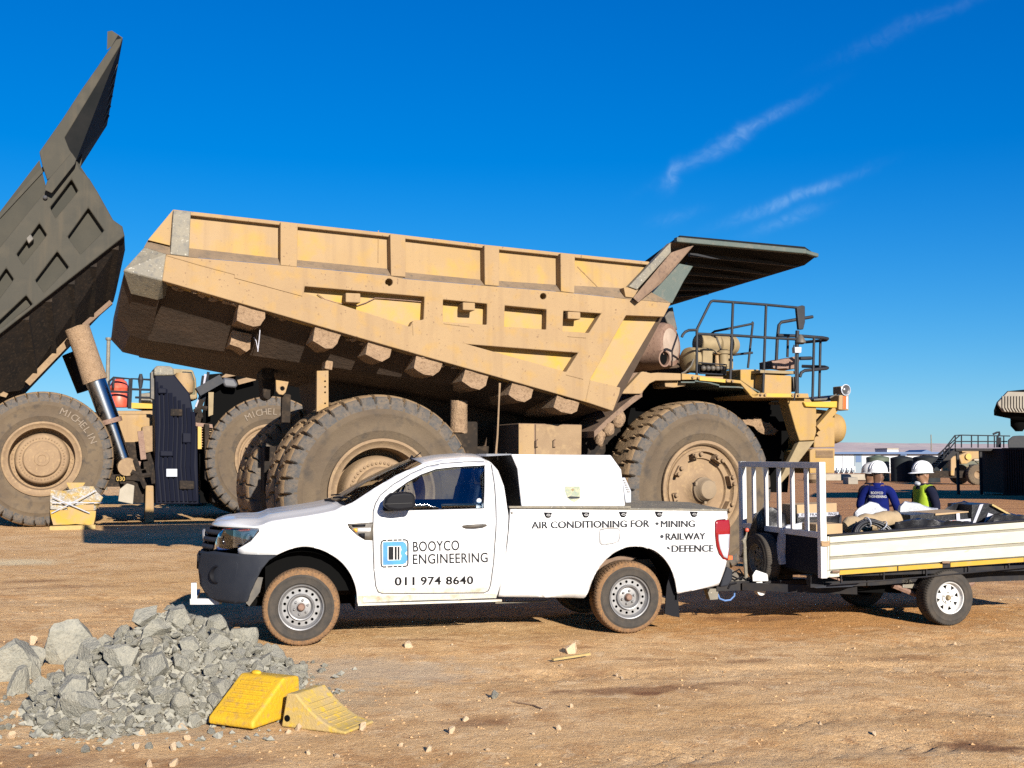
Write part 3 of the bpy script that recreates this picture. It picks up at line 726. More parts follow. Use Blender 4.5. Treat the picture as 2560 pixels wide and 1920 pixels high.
# crumbs of caked mud along the lower rail
cb = B()
for i in range(46):
    t = random.random(); q = rb0.lerp(rb1, t) + Vector((0, random.uniform(-.04, .25), random.uniform(-.04, .01)))
    cb.ball(q, random.uniform(.025, .06), 1, (1.3, 1, .7))
tag(cb.bumpy(.02, 20).build('mud_crumbs', M['mud'], ht), kind='stuff')
# lamp junction boxes and their wires on the side
for k, x0, x1, y0, y1 in (('z3', 1492, 1586, 592, 652), ('z4', 555, 641, 550, 604), ('z4', 1293, 1382, 616, 666)):
    q = HT.poly(k, [(x0, y0), (x1, y0 + 4), (x1, y1 + 4), (x0, y1)], -.28); B().prism(q, -.28, YP).build('junction_box', M['haul'], ht, bevel=.012)
w = B(); w.tube([P('z3', x, y, -.09) for x, y in ((1310, 600), (1360, 635), (1430, 655), (1500, 665), (1560, 675), (1620, 655), (1680, 625), (1750, 630), (1870, 640), (1985, 650))], .006, 6); w.build('cable', M['rust'], ht)
for pts in ([(420, 560), (530, 570), (560, 590)], [(640, 575), (715, 582)], [(890, 602), (1010, 608), (1130, 620)]):
    B().tube([P('z4', x, y, -.09) for x, y in pts], .008, 6).build('cable', M['haul'], ht)

# canopy over the cab
cn = {n: P('z5', x, y, d) for n, x, y, d in (('A', 505, 118, -.25), ('B', 1440, 192, -.25), ('C', 1528, 222, -.25), ('D', 1438, 290, .45), ('E', 508, 556, 3.6), ('A2', 560, 100, -.18))}
thk = Vector((0, 0, .07))
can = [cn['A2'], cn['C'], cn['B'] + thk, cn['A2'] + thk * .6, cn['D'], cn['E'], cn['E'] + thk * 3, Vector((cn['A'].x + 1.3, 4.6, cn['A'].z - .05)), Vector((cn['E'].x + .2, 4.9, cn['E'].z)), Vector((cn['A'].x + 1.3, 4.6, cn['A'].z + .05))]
B().hull(can).build('canopy', M['canopy_shade'], ht)
# edge trim along the canopy and the lengthwise ribs beneath it
ed = B(); e0, e1, e2 = P('z5', 530, 112, -.31), P('z5', 1440, 196, -.31), P('z5', 1527, 224, -.31)
ed.bar(e0, e1, .10, .075); ed.bar(e1 - Vector((.02, 0, .0)), e2, .08, .06); ed.build('canopy_edge', M['canopy'], ht, bevel=.012)
for j in range(6):
    t = (j + .6) / 6.6
    a0 = P('z5', 640, 165, -.2).lerp(P('z5', 520, 548, 3.5), t); a1 = cn['C'].lerp(cn['D'].lerp(cn['E'], .0), .0).lerp(cn['D'].lerp(cn['E'], max(0, t * .8)), 1) if t > .12 else cn['D'].copy()
    B().bar(a0 + Vector((0, 0, -.02)), a0.lerp(a1, .93) + Vector((0, 0, -.015)), .05, .05).build('canopy_rib', M['rail'], ht)
B().prism(HT.poly('z5', [(202, 440), (498, 128), (500, 200), (262, 462)], -.24), -.24, -.12).build('canopy_side_plate', M['grey_steel'], ht, bevel=.01)
B().hull([P('z5', 500, 130, -.22), P('z5', 640, 140, -.22), P('z5', 500, 205, -.05), P('z5', 610, 168, -.05)]).build('canopy_corner', M['brown_steel'], ht)
br = B().hull([P('z5', 232, 520, -.33), P('z5', 268, 552, -.33), P('z5', 440, 408, -.30), P('z5', 662, 150, -.30), P('z5', 618, 160, -.30), P('z5', 500, 200, -.30)] + [P('z5', 240, 520, -.1), P('z5', 268, 545, -.1), P('z5', 640, 160, -.1)])
br.build('canopy_brace', M['brown_steel'], ht, bevel=.01)
gp = HT.poly('z5', [(330, 528), (560, 278), (655, 296), (590, 400), (508, 556)], -.04); B().prism(gp, -.04, .05).build('canopy_front_plate', M['canopy'], ht, bevel=.006)
B().prism(HT.poly('z5', [(165, 448), (190, 444), (262, 470), (236, 520), (178, 512)], YO), YO - .01, .0).build('corner_gusset', M['haul'], ht, bevel=.006)

B().prism(HT.poly('w1', [(300, 560), (480, 480), (1290, 575), (1640, 620), (1715, 980), (1640, 1200), (1620, 1420), (260, 1420), (240, 800)], 1.0), 1.0, 3.9).build('engine_bay', M['black'], ht)  # solid black mass put in for the shade behind the front wheel
# chassis, axles, wheels
hubF = Vector((4.85, 0, 1.31))
for yy in (1.45, 2.95): B().box(-1.1, 6.0, yy, yy + .42, 1.25, 1.95).build('frame_rail', M['chassis'], ht, bevel=.02)
B().box(.8, 3.6, .9, 3.9, .95, 1.3).build('belly_plate', M['chassis'], ht, bevel=.03)
for yy in (1.6, 3.0): B().box(3.6, 5.9, yy, yy + .3, .9, 1.3).build('front_cross_frame', M['chassis'], ht)
B().lathe([(.35, .8), (.5, 1.6), (.62, 2.4), (.5, 3.2), (.35, 4.0)], c=(0, 0, 1.3), n=20).build('rear_axle', M['chassis'], ht, smooth=50)
B().lathe([(.2, .7), (.26, 2.4), (.2, 4.1)], c=hubF, n=16).build('front_axle', M['chassis'], ht, smooth=50)
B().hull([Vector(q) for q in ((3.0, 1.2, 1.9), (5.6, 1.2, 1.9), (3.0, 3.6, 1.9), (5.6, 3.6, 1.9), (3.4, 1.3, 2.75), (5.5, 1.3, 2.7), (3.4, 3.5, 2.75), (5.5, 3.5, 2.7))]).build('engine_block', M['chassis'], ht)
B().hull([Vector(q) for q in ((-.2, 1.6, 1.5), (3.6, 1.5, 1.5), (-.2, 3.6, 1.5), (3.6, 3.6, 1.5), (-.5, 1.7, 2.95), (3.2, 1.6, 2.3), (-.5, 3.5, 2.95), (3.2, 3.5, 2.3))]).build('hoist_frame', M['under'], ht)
wR = haul_wheel(ht, 1.31, .70, (0, 0, 1.31), 'rear')
haul_wheel(ht, 1.31, .70, (0, .80, 1.31), 'rear'); haul_wheel(ht, 1.31, .70, (0, 4.75, 1.31), 'rear', flip=True); haul_wheel(ht, 1.31, .70, (0, 3.95, 1.31), 'rear', flip=True)
haul_wheel(ht, 1.31, .70, (4.85, .02, 1.31), 'front', steer=R(5)); haul_wheel(ht, 1.31, .70, (4.85, 4.7, 1.31), 'front', steer=R(5), flip=True)
# body pivot bracket, prop link and dump struts near the rear axle
q = HT.poly('z3', [(1308, 1090), (1382, 1088), (1382, 1318), (1306, 1352)], .28)
hs_ = [HT.poly('z3', [(1360 + 6 * math.cos(a), y + 6 * math.sin(a)) for a in [i * math.pi / 4 for i in range(8)]], .28) for y in (1157, 1193, 1228, 1298)]
B().prism(q, .28, .36, hs_).build('prop_link', M['haul'], ht, bevel=.005)
B().prism(HT.poly('z3', [(1365, 1022), (1412, 1030), (1405, 1086), (1358, 1076)], .26), .26, .5).build('link_bracket', M['mud'], ht, bevel=.01)
pl = HT.poly('z3', [(1046, 1148), (1128, 1160), (1108, 1228), (1092, 1244), (1066, 1240), (1048, 1218)], 1.3)
B().prism(pl, 1.3, 1.38, [HT.poly('z3', [(1088 + 15 * math.cos(a), 1203 + 15 * math.sin(a)) for a in [i * math.pi / 5 for i in range(10)]], 1.3)]).build('pivot_bracket', M['haul'], ht, bevel=.006)
B().prism(HT.poly('z3', [(955, 1085), (1030, 1100), (1045, 1150), (1035, 1240), (1000, 1280), (965, 1262)], 1.7), 1.7, 2.1).build('pivot_bracket', M['chassis'], ht, bevel=.03)
B().lathe([(.09, 0), (.09, .5)], c=P('z3', 995, 1110, 1.6), n=16).build('pivot_pin', M['chassis'], ht, smooth=40)
B().bar(P('z3', 1110, 1240, 1.5), P('z3', 1105, 1420, 1.5), .12, .12).build('suspension_strut', M['chassis'], ht)
for xx in (1.15, 3.2): B().box(xx, xx + .5, .9, 1.5, .9, 2.3).build('hoist_support', M['chassis'], ht, bevel=.03)
B().tube([P('z3', x, y, .3) for x, y in ((945, 820), (940, 880), (930, 968))], .007, 6).build('hanging_strap', M['fragile'], ht)
B().tube([P('z3', x, y, .3) for x, y in ((905, 875), (920, 900), (930, 950))], .006, 6).build('hanging_strap', M['fragile'], ht)
B().lathe([(.12, 0), (.12, .45)], c=P('z4', 525, 1470, .4), axis=(0, 0, 1), n=12).bumpy(.02, 12).build('mud_post', M['mud'], ht, smooth=50)
# fuel tank box in front of the rear wheels
tq = HT.poly('z4', [(945, 1400), (1058, 1402), (1392, 1410), (1388, 1690), (945, 1690)], .3)
B().prism(tq, .3, 1.35).build('fuel_tank', M['brown_steel'], ht, bevel=.015)
B().prism(HT.poly('z4', [(946, 1404), (1054, 1406), (1054, 1690), (946, 1690)], .29), .282, .301).build('tank_cover', M['haul'], ht, bevel=.004)
B().prism(HT.poly('z4', [(1066, 1408), (1388, 1414), (1384, 1690), (1066, 1690)], .29), .282, .301).build('tank_cover', M['rim'], ht, bevel=.004)
for x in (1080, 1203):
    B().tube([P('z4', x, 1515, .27), P('z4', x - 8, 1517, .24), P('z4', x - 8, 1565, .24), P('z4', x, 1567, .27)], .008, 6).build('tank_handle', M['brown_steel'], ht)
B().prism(HT.poly('z4', [(1395, 1420), (1520, 1320), (1600, 1320), (1440, 1500), (1395, 1520)], .9), .9, 1.0).build('tank_brace', M['brown_steel'], ht)
# mudguard arm and fender behind the front wheel
arm = [P('z4', x, y, .05) for x, y in ((1478, 1478), (1560, 1400), (1660, 1312), (1745, 1242), (1815, 1192))]
ab = B()
for a0, a1 in zip(arm, arm[1:]): ab.hull([a0 + Vector((0, 0, .045)), a0 - Vector((0, 0, .045)), a1 + Vector((0, 0, .045)), a1 - Vector((0, 0, .045))] + [v + Vector((0, .9, s)) for v in (a0, a1) for s in (.045, -.045)])
ab.build('mudguard_arm', M['brown_steel'], ht)
mb_ = B()
for i in range(9): mb_.ball(arm[0].lerp(arm[2], random.random()) + Vector((.05, random.uniform(0, .2), -.09)), random.uniform(.05, .10), 2, (1, 1, 1.2))
mb_.ball(P('z4', 1520, 1500, .1), .09, 2, (.7, .7, 1.6)); mb_.bumpy(.035, 11); mb_.build('mud_clump', M['mud'], ht, smooth=60)
B().prism(HT.poly('z5', [(140, 1190), (232, 1046), (330, 1038), (345, 1062), (300, 1192)], .1), .1, .35).build('mudguard_plate', M['brown_steel'], ht, bevel=.01)
fen = B().prism(HT.poly('w1', [(180, 568), (355, 570), (430, 480), (480, 455), (700, 452), (700, 392), (500, 385), (440, 390), (375, 376), (355, 380)], .0), .0, .12); fen.build('fender_beam', M['haul'], ht, bevel=.012)
B().box(*[v for v in (P('w1', 480, 400, 0).x, P('w1', 1100, 400, 0).x)], .12, 1.6, P('w1', 700, 440, 0).z, P('w1', 700, 405, 0).z).build('front_deck', M['haul'], ht)
B().prism(HT.poly('w1', [(560, 458), (745, 462), (742, 500), (640, 515), (565, 508)], .1), .1, .5).build('deck_bracket', M['haul'], ht, bevel=.01)
B().prism(HT.poly('w1', [(708, 392), (812, 402), (1085, 440), (1215, 452), (1380, 575), (1345, 600), (1295, 575), (1215, 480), (860, 445), (708, 448)], -.02), -.02, .05).build('deck_edge', M['nose_yellow'], ht, bevel=.008)
B().prism(HT.poly('w1', [(862, 420), (1085, 445), (1083, 472), (860, 452)], -.03), -.032, -.02).build('yellow_plate', M['yellow'], ht)
fl = B(); fpts = [(700, 462), (820, 462), (930, 475), (1030, 500), (1200, 505), (1300, 520), (1380, 560)]
f0s = [P('w1', x, y, .0) for x, y in fpts]
for a0, a1 in zip(f0s, f0s[1:]): fl.quad(a0, a1, a1 + Vector((0, 1.3, .03)), a0 + Vector((0, 1.3, .03)))
flo = fl.build('fender_flap', M['canopy'], ht); md = flo.modifiers.new('solid', 'SOLIDIFY'); md.thickness = .02
B().prism(HT.poly('w1', [(1215, 358), (1375, 358), (1372, 560), (1215, 452)], .25), .25, 1.3).build('battery_box', M['nose_yellow'], ht, bevel=.012)
B().prism(HT.poly('w1', [(1400, 400), (1655, 412), (1655, 575), (1400, 570)], .05), .05, 1.2).build('step_box', M['nose_yellow'], ht, bevel=.012)
B().prism(HT.poly('w1', [(1385, 362), (1690, 372), (1690, 398), (1385, 388)], .0), .0, 1.2).build('deck_plate', M['olive'], ht, bevel=.005)
B().prism(HT.poly('w1', [(1290, 575), (1380, 560), (1800, 566), (1808, 605), (1320, 602)], -.02), -.02, 1.1).build('deck_edge', M['nose_yellow'], ht, bevel=.008)
B().prism(HT.poly('w1', [(1435, 563), (1655, 568), (1655, 598), (1435, 596)], -.03), -.031, -.02).build('yellow_plate', M['yellow'], ht)
B().prism(HT.poly('w1', [(1150, 360), (1215, 358), (1215, 440), (1150, 430)], .5), .5, 1.2).build('deck_box', M['darkpart'], ht)
# nose: bumper tower, lower vent box, headlamp arm and drum
B().prism(HT.poly('w1', [(1615, 604), (1815, 612), (1870, 690), (1870, 900), (1850, 970), (1725, 975), (1690, 870)], .1), .1, .35).build('bumper_plate', M['nose_yellow'], ht, bevel=.012)
B().prism(HT.poly('w1', [(1760, 640), (2060, 632), (2060, 690), (1880, 685), (1780, 680)], .05), .05, .25).build('headlamp_arm', M['yellow'], ht, bevel=.012)
B().prism(HT.poly('w1', [(1850, 612), (1980, 600), (2060, 575), (2062, 625), (1850, 628)], .3), .3, 1.5).build('bumper_top', M['darkpart'], ht, bevel=.01)
B().prism(HT.poly('w1', [(1865, 700), (2030, 720), (2030, 1030), (1850, 1035), (1852, 968), (1868, 900)], .3), .3, 3.0).build('nose_block', M['nose_yellow'], ht, bevel=.015)
B().bar(P('w1', 2020, 700, .12), P('w1', 1872, 870, .12), .1, .1).build('headlamp_strut', M['nose_yellow'], ht)
B().bar(P('w1', 1995, 770, .2), P('w1', 1870, 925, .2), .07, .06).build('headlamp_strut', M['nose_yellow'], ht)
B().prism(HT.poly('w1', [(1722, 978), (1858, 976), (1640, 1260), (1560, 1350), (1555, 1310)], .15), .15, .25).build('steering_guard', M['olive'], ht, bevel=.01)
B().prism(HT.poly('w1', [(1845, 1040), (2030, 1040), (2028, 1255), (1815, 1255), (1815, 1060)], .3), .3, 2.6).build('vent_box', M['nose_yellow'], ht, bevel=.012)
for j in range(6):
    B().prism(HT.poly('w1', [(1866, 1058 + j * 11), (2016, 1058 + j * 11), (2016, 1064 + j * 11), (1866, 1064 + j * 11)], .29), .286, .302).build('louvre_slat', M['brown_steel'], ht)
B().lathe([(.12, 0), (.18, .06), (.16, .14)], c=P('w1', 1855, 1340, .4), axis=(0, 0, 1), n=16).build('step_pad', M['rim'], ht, smooth=40)
dc = P('w1', 2025, 868, .55)
B().lathe([(.235, -.3), (.245, 0), (.225, .06), (.15, .11), (.06, .135), (0, .14)], c=dc, axis=(1, 0, 0), n=32).build('air_drum', M['nose_yellow'], ht, smooth=50)
lb_ = HT.poly('w1', [(2068, 580), (2150, 572), (2150, 712), (2062, 705)], .0); B().prism(lb_, .0, .22).build('headlamp_box', M['haul'], ht, bevel=.012)
B().prism(HT.poly('w1', [(2102, 590), (2126, 590), (2124, 700), (2100, 700)], -.01), -.012, .02).build('side_reflector', M['orange'], ht, bevel=.004)
B().prism(HT.poly('w1', [(2128, 590), (2142, 590), (2142, 700), (2127, 700)], -.01), -.011, .02).build('side_reflector', M['white_lens'], ht)
B().prism(HT.poly('w1', [(2080, 502), (2150, 502), (2150, 572), (2080, 572)], .0), .0, .2).build('work_lamp', M['rim'], ht, bevel=.012)
lc = P('w1', 2117, 536, .0); B().lathe([(.085, 0), (.09, -.025), (.078, -.03), (.072, -.012)], c=lc, n=24, cap=False).build('lamp_ring', M['white_lens'], ht, smooth=40); B().lathe([(.074, -.012), (.05, -.006), (.03, -.02), (0, -.022)], c=lc, n=20, cap=False).build('lamp_lens', M['lamp'], ht, smooth=40)
B().tube([P('w1', 1985, 605, .1), P('w1', 2030, 580, .1), P('w1', 2080, 545, .1)], .012, 6).build('lamp_bracket', M['darkpart'], ht)
B().prism(HT.poly('w1', [(1490, 640), (1612, 640), (1612, 662), (1490, 660)], .6), .6, .7).build('tie_rod', M['haul'], ht)
lump = B(); lump.hull([P('w1', x, y, d) for x, y, d in ((1235, 795, .8), (1350, 770, .8), (1480, 850, .8), (1530, 890, .8), (1500, 930, .8), (1400, 900, .8), (1260, 830, .8), (1300, 780, 1.2), (1500, 880, 1.2), (1400, 910, 1.2))])
lump.cut(.06, 'xz').bumpy(.05, 9); lump.build('mud_lump', M['mud'], ht, smooth=60)
B().prism(HT.poly('z5', [(130, 1050), (300, 800), (420, 780), (590, 940), (640, 1050)], 1.5), 1.5, 3.6).build('engine_cover', M['under'], ht, bevel=.03)
# filter units, muffler and engine parts on the deck
mc = P('z5', 500, 850, .75)
B().lathe([(.30, -.9), (.36, -.85), (.36, -.10), (.33, -.01), (.30, .0)], c=mc, axis=(.55, -.83, .05), n=32).build('muffler', M['rust'], ht, smooth=50)
B().lathe([(.26, .0), (.24, .012), (0, .015)], c=mc, axis=(.55, -.83, .05), n=28).build('muffler_cap', M['cap_grey'], ht, smooth=40)
pc = P('z5', 455, 945, .55)
B().lathe([(.13, -.4), (.13, .0), (.105, .0), (.105, -.35), (0, -.35)], c=pc, axis=(.3, -.95, -.05), n=24, cap=False).build('exhaust_pipe', M['rust'], ht, smooth=40)
B().lathe([(.104, -.05), (0, -.05)], c=pc, axis=(.3, -.95, -.05), n=20, cap=False).build('exhaust_bore', M['black'], ht)
B().prism(HT.poly('z5', [(455, 650), (515, 580), (525, 640), (548, 745), (500, 745), (470, 690)], 1.6), 1.6, 1.9).build('exhaust_stack', M['darkpart'], ht, bevel=.02)
B().prism(HT.poly('z5', [(370, 760), (400, 690), (450, 660), (480, 740), (440, 760)], 2.2), 2.2, 3.6).build('cab_rear', M['rail'], ht, bevel=.02)
for (x, y, d, r, ln, ax) in ((615, 955, .7, .20, .7, (1, .2, 0)), (690, 840, 1.0, .16, .75, (1, .15, 0)), (830, 850, 1.0, .15, .3, (1, .15, 0))):
    c0 = P('z5', x, y, d); B().lathe([(r * .6, -.03), (r * .95, .0), (r, .05), (r, ln * .45), (r * 1.04, ln * .46), (r * 1.04, ln * .52), (r, ln * .53), (r, ln - .05), (r * .8, ln)], c=c0, axis=ax, n=24).build('air_filter', M['olive'], ht, smooth=45)
B().prism(HT.poly('z5', [(725, 876), (796, 880), (792, 985), (722, 980)], .5), .5, .85).build('control_box', M['olive'], ht, bevel=.015)
B().lathe([(.075, -.22), (.075, -.03), (.10, -.02), (.10, .02), (.06, .05)], c=P('z5', 868, 905, .5), axis=(0, 0, 1), n=20).build('oil_canister', M['olive'], ht, smooth=40)
B().lathe([(.04, -.2), (.03, -.02), (.08, .0), (.02, .03)], c=P('z5', 820, 915, .5), axis=(0, 0, 1), n=16).build('breather', M['haul'], ht, smooth=40)
B().box(P('z5', 940, 1000, .8).x - .25, P('z5', 940, 1000, .8).x, .8, 1.2, P('z5', 900, 1020, .8).z, P('z5', 900, 920, .8).z).build('oil_tank', M['olive'], ht, bevel=.02)
for j in range(5):
    B().ball(P('z5', 727 + j * 33, 1014, .25), .043, 2).build('filter_bowl', M['darkpart'], ht, smooth=60)
B().tube([P('z5', x, y, .2) for x, y in ((695, 975), (890, 990), (885, 1060), (700, 1050))], .012, 6, closed=True).build('filter_guard', M['rail'], ht)
B().prism(HT.poly('z5', [(700, 985), (885, 1000), (885, 1060), (700, 1050)], .35), .35, .4).build('filter_back', M['black'], ht)
for pts in ([(640, 1000), (600, 1040), (570, 1055)], [(660, 950), (640, 1000), (590, 1050)], [(780, 780), (820, 800), (850, 880)]):
    B().tube([P('z5', x, y, .5) for x, y in pts], .016, 6).build('hose', M['darkpart'], ht)
B().prism(HT.poly('z5', [(1215, 965), (1245, 955), (1370, 935), (1400, 960), (1390, 1015), (1215, 1015)], 1.4), 1.4, 1.8).cut(.08, 'xz').bumpy(.03, 9).build('valve_block', M['rust'], ht, smooth=40)
# handrails
def rail(pts, d=.02, r=.021, k='z5', m='rail'):
    out = [P(k, q[0], q[1], q[2] if len(q) > 2 else d) for q in pts]
    return B().tube(out, r, 8).build('handrail', M[m], ht, smooth=60)
rail([(680, 1090), (681, 760), (684, 735), (695, 712), (770, 562), (780, 546), (795, 540), (935, 550), (1170, 568), (1385, 588)])
rail([(935, 553), (915, 1112)]); rail([(1168, 569), (1145, 1215)])
rail([(575, 795), (582, 778), (600, 758), (625, 747), (680, 745)]); rail([(682, 772), (920, 782), (1160, 798), (1400, 812)])
rail([(780, 800, 2.6), (785, 770, 2.6), (805, 755, 2.6), (1065, 703, 2.6), (1076, 690, 2.6)]); rail([(1075, 695, 2.6), (1040, 1012, 2.6)]); rail([(935, 920, 2.6), (1072, 905, 2.6)])
rail([(1238, 1000, 1.5), (1247, 800, 1.5), (1258, 710, 1.5), (1275, 690, 1.5), (1495, 652, 1.5)], r=.028)
rail([(1248, 782, .4), (1420, 788, .4), (1570, 800, .4), (1600, 806, .5), (1590, 816, .6), (1450, 830, .9), (1380, 815, 1.1)], r=.026)
rail([(1505, 800, .4), (1494, 1226, .4)]); rail([(1550, 815, .6), (1541, 1222, .6)]); rail([(1322, 790, .8), (1318, 935, .8)])
rail([(1405, 1075, .4), (1415, 1045, .4), (1440, 1030, .4), (1590, 1016, .5), (1600, 1012, .5), (1580, 1005, .6), (1420, 1000, .9)], r=.026); rail([(1405, 945, .8), (1485, 943, .8)], r=.03)
rail([(1388, 750, .02), (1384, 830, .02), (1385, 1190, .02)], r=.03)
B().prism(HT.poly('z5', [(1378, 582), (1420, 572), (1437, 578), (1438, 690), (1425, 742), (1394, 742)], .02), .0, .06).build('sign_plate', M['rail'], ht, bevel=.01)
B().lathe([(.02, .1), (.05, .06), (.08, .0), (.085, -.03), (.05, -.05)], c=P('z5', 1408, 822, .0), axis=(0, 0, 1), n=16).build('beacon', M['darkpart'], ht, smooth=40)
B().prism(HT.poly('z5', [(1370, 865), (1418, 865), (1416, 906), (1372, 906)], -.05), -.05, .03).build('switch_box', M['white_lens'], ht, bevel=.006)
rail([(1365, 850, -.03), (1358, 880, -.03), (1375, 910, -.03), (1370, 1000, -.03), (1380, 1150, -.03), (1365, 1240, -.03)], r=.01)
B().bar(P('z5', 1355, 1075, .1), P('z5', 1365, 1180, .1), .07, .1).build('ladder_stile', M['darkpart'], ht)
for (x, y) in ((652, 1078), (690, 1082), (890, 1100), (930, 1105), (1130, 1200), (1160, 1202), (1352, 1205), (1395, 1205)):
    B().lathe([(.018, 0), (.018, -.02), (0, -.022)], c=P('z5', x, y, -.035), n=8).build('deck_bolt', M['rim'], ht)

# weld beads and scrapes on the bed side
for pts in ([('z3', 345, 352), ('z3', 560, 415), ('z3', 782, 474)], [('z3', 1700, 195), ('z3', 1698, 400)], [('z4', 1360, 300), ('z4', 1500, 440)]):
    dep = YO - .003 if pts[0][2] > 300 and pts[0][0] == 'z3' else YU - .003
    B().tube([P(*q, dep) for q in pts], .007, 5).build('weld_bead', M['haul'], ht)
for x0, y0, x1, y1 in ((200, 700, 205, 780), (420, 700, 600, 722), (1290, 790, 1420, 800), (1450, 1100, 1420, 1240), (1280, 1060, 1400, 1090)):
    B().tube([P('z4', x0, y0, YO - .003), P('z4', x1, y1, YO - .003)], .006, 5).build('weld_bead', M['haul'], ht)
# ------------------------------------------------------------------ white single cab pickup
PK = Frame(-1.989, 10.61, 13.3)
pk = empty('pickup_truck', PK)
tag(pk, 'white single-cab pickup truck with company lettering on its door and bed', 'pickup truck')
PW = 1.82                                                    # body width
FRONT_END = PK.P('p1', 100, 800, .9).x
WB = PK.P('p2', 1245, 1190, 0).x
WR = .365
def sm(t): t = max(0.0, min(1.0, t)); return t * t * (3 - 2 * t)
def fb(x, z):
    """depth of the near body skin: tumblehome, sill tuck, rounded nose and tail, flared arches"""
    y = -.015
    y += .05 * max(0, (.62 - z) / .25) ** 2
    if z > 1.02: y += .07 * (z - 1.02) + .55 * max(0, z - 1.12) ** 2 + .17 * max(0, z - 1.14)
    if x < -.34: y += .62 * ((-.34 - x) / .62) ** 2.3
    if x > WB + .75: y += .10 * ((x - WB - .75) / .5) ** 2
    for cx in (0, WB):
        d = math.hypot(x - cx, z - WR - .02); y -= .028 * math.exp(-((d - .50) / .07) ** 2)
    return y
def skin(k, pts, f=fb, holes=(), step=.07, off=0.0, thick=.012, name='panel', mt=None, parent=pk, smooth=35, mirror=False):
    to = lambda lst: [(q.x, q.z) for q in ((PK.S(p[0], p[1], p[2], f) if len(p) == 3 else PK.S(k, p[0], p[1], f)) for p in lst)]
    o, hs = to(pts), [to(h) for h in holes]
    b = B(); b.fill(o, hs, lambda p: Vector((p[0], 0, p[1]))); b.cut(step, 'xz')
    for v in b.bm.verts: v.co.y = f(v.co.x, v.co.z) + off
    obs = []
    if mirror:
        b2 = B(); b2.bm = b.bm.copy()
        for v in b2.bm.verts: v.co.y = PW - v.co.y
        bmesh.ops.recalc_face_normals(b2.bm, faces=b2.bm.faces[:]); bmesh.ops.reverse_faces(b2.bm, faces=[f_ for f_ in b2.bm.faces])
        o2 = b2.build('far_' + name, mt, parent, smooth=smooth); md = o2.modifiers.new('solid', 'SOLIDIFY'); md.thickness = thick; md.offset = 0
    ob = b.build(name, mt, parent, smooth=smooth)
    if thick:
        md = ob.modifiers.new('solid', 'SOLIDIFY'); md.thickness = thick; md.offset = 0
    return ob
def soft(pts, n=4, closed=False):
    """rounds a hand-measured outline"""
    out = []; N_ = len(pts)
    for i in range(N_ if closed else N_ - 1):
        p0, p1, p2, p3 = (pts[(i + k) % N_] if closed else pts[max(0, min(N_ - 1, i + k))] for k in (-1, 0, 1, 2))
        for j in range(n):
            t = j / n; out.append(tuple(.5 * (2 * p1[q] + (p2[q] - p0[q]) * t + (2 * p0[q] - 5 * p1[q] + 4 * p2[q] - p3[q]) * t * t + (3 * p1[q] - p0[q] - 3 * p2[q] + p3[q]) * t ** 3) for q in (0, 1)))
    if not closed: out.append(pts[-1])
    return out
arch_f = [(1140, 1078), (1133, 985), (1105, 900), (1058, 828), (1000, 775), (920, 730), (840, 706), (770, 703), (690, 722), (610, 757)]
arch_f = soft(arch_f)
cab = [(440, 668), (495, 602), (490, 580), (540, 548), (800, 508), (1000, 470), (1062, 432), (1110, 412), (1250, 320), (1400, 232), (1560, 163), (1600, 152), (1700, 133), (1850, 121), (1950, 124), (2020, 150), (2068, 205), (2105, 305), (2124, 430), (2135, 500), (2128, 620),
       (2112, 790), (2088, 930), (2055, 1040), (1800, 1050), (1500, 1058)] + arch_f + [(500, 756), (358, 748), (356, 716)]
door = [(1244, 600), (1248, 470), (1262, 420), (1295, 365), (1380, 295), (1500, 222), (1600, 178), (1700, 158), (1850, 147), (1985, 143), (2018, 160), (2040, 300), (2050, 480), (2047, 620), (2035, 800), (2012, 960), (2000, 992), (1975, 1004), (1310, 1010), (1280, 1000), (1264, 960), (1252, 850)]
win = [(1345, 372), (1400, 330), (1470, 280), (1560, 230), (1660, 194), (1780, 180), (1978, 168), (1972, 449), (1700, 456), (1320, 466)]
def grow(pts, d):
    cx, cy = sum(p[0] for p in pts) / len(pts), sum(p[1] for p in pts) / len(pts); out = []
    for i, p in enumerate(pts):
        a, b = pts[i - 1], pts[(i + 1) % len(pts)]
        t = Vector((b[0] - a[0], b[1] - a[1])).normalized(); n = Vector((t.y, -t.x))
        if n.dot(Vector((p[0] - cx, p[1] - cy))) < 0: n = -n
        out.append((p[0] + n.x * d, p[1] + n.y * d))
    return out
skin('p1', cab, holes=[grow(door, 6)], name='cab_side', mt=M['paint'], step=.06)
dr = skin('p1', door, holes=[win], name='door', mt=M['paint'], step=.05)
# far side of the cab, seen through the glass
def mirror_skin(k, pts, holes, name, mt, step=.09):
    to = lambda lst: [(q.x, q.z) for q in ((PK.S(p[0], p[1], p[2], fb) if len(p) == 3 else PK.S(k, p[0], p[1], fb)) for p in lst)]
    b = B(); b.fill(to(pts), [to(h) for h in holes], lambda p: Vector((p[0], 0, p[1]))); b.cut(step, 'xz')
    for v in b.bm.verts: v.co.y = PW - fb(v.co.x, v.co.z)
    ob = b.build(name, mt, pk, smooth=35); md = ob.modifiers.new('solid', 'SOLIDIFY'); md.thickness = .012; md.offset = 0
mirror_skin('p1', cab, [win], 'far_cab_side', M['paint'])
back = skin('p1', grow(door, 9), holes=[grow(win, 3)], off=.014, name='door_frame', mt=M['gap'], thick=0, step=.08)
skin('p1', grow(win, 2), off=.010, thick=.004, name='door_glass', mt=M['wglass'], step=.08)
ws = B()
wpts = [PK.S('p1', x, y, fb) for x, y in win]
ws.tube([q + Vector((0, -.004, 0)) for q in wpts], .006, 6, closed=True); ws.build('window_seal', M['bplastic'], pk)
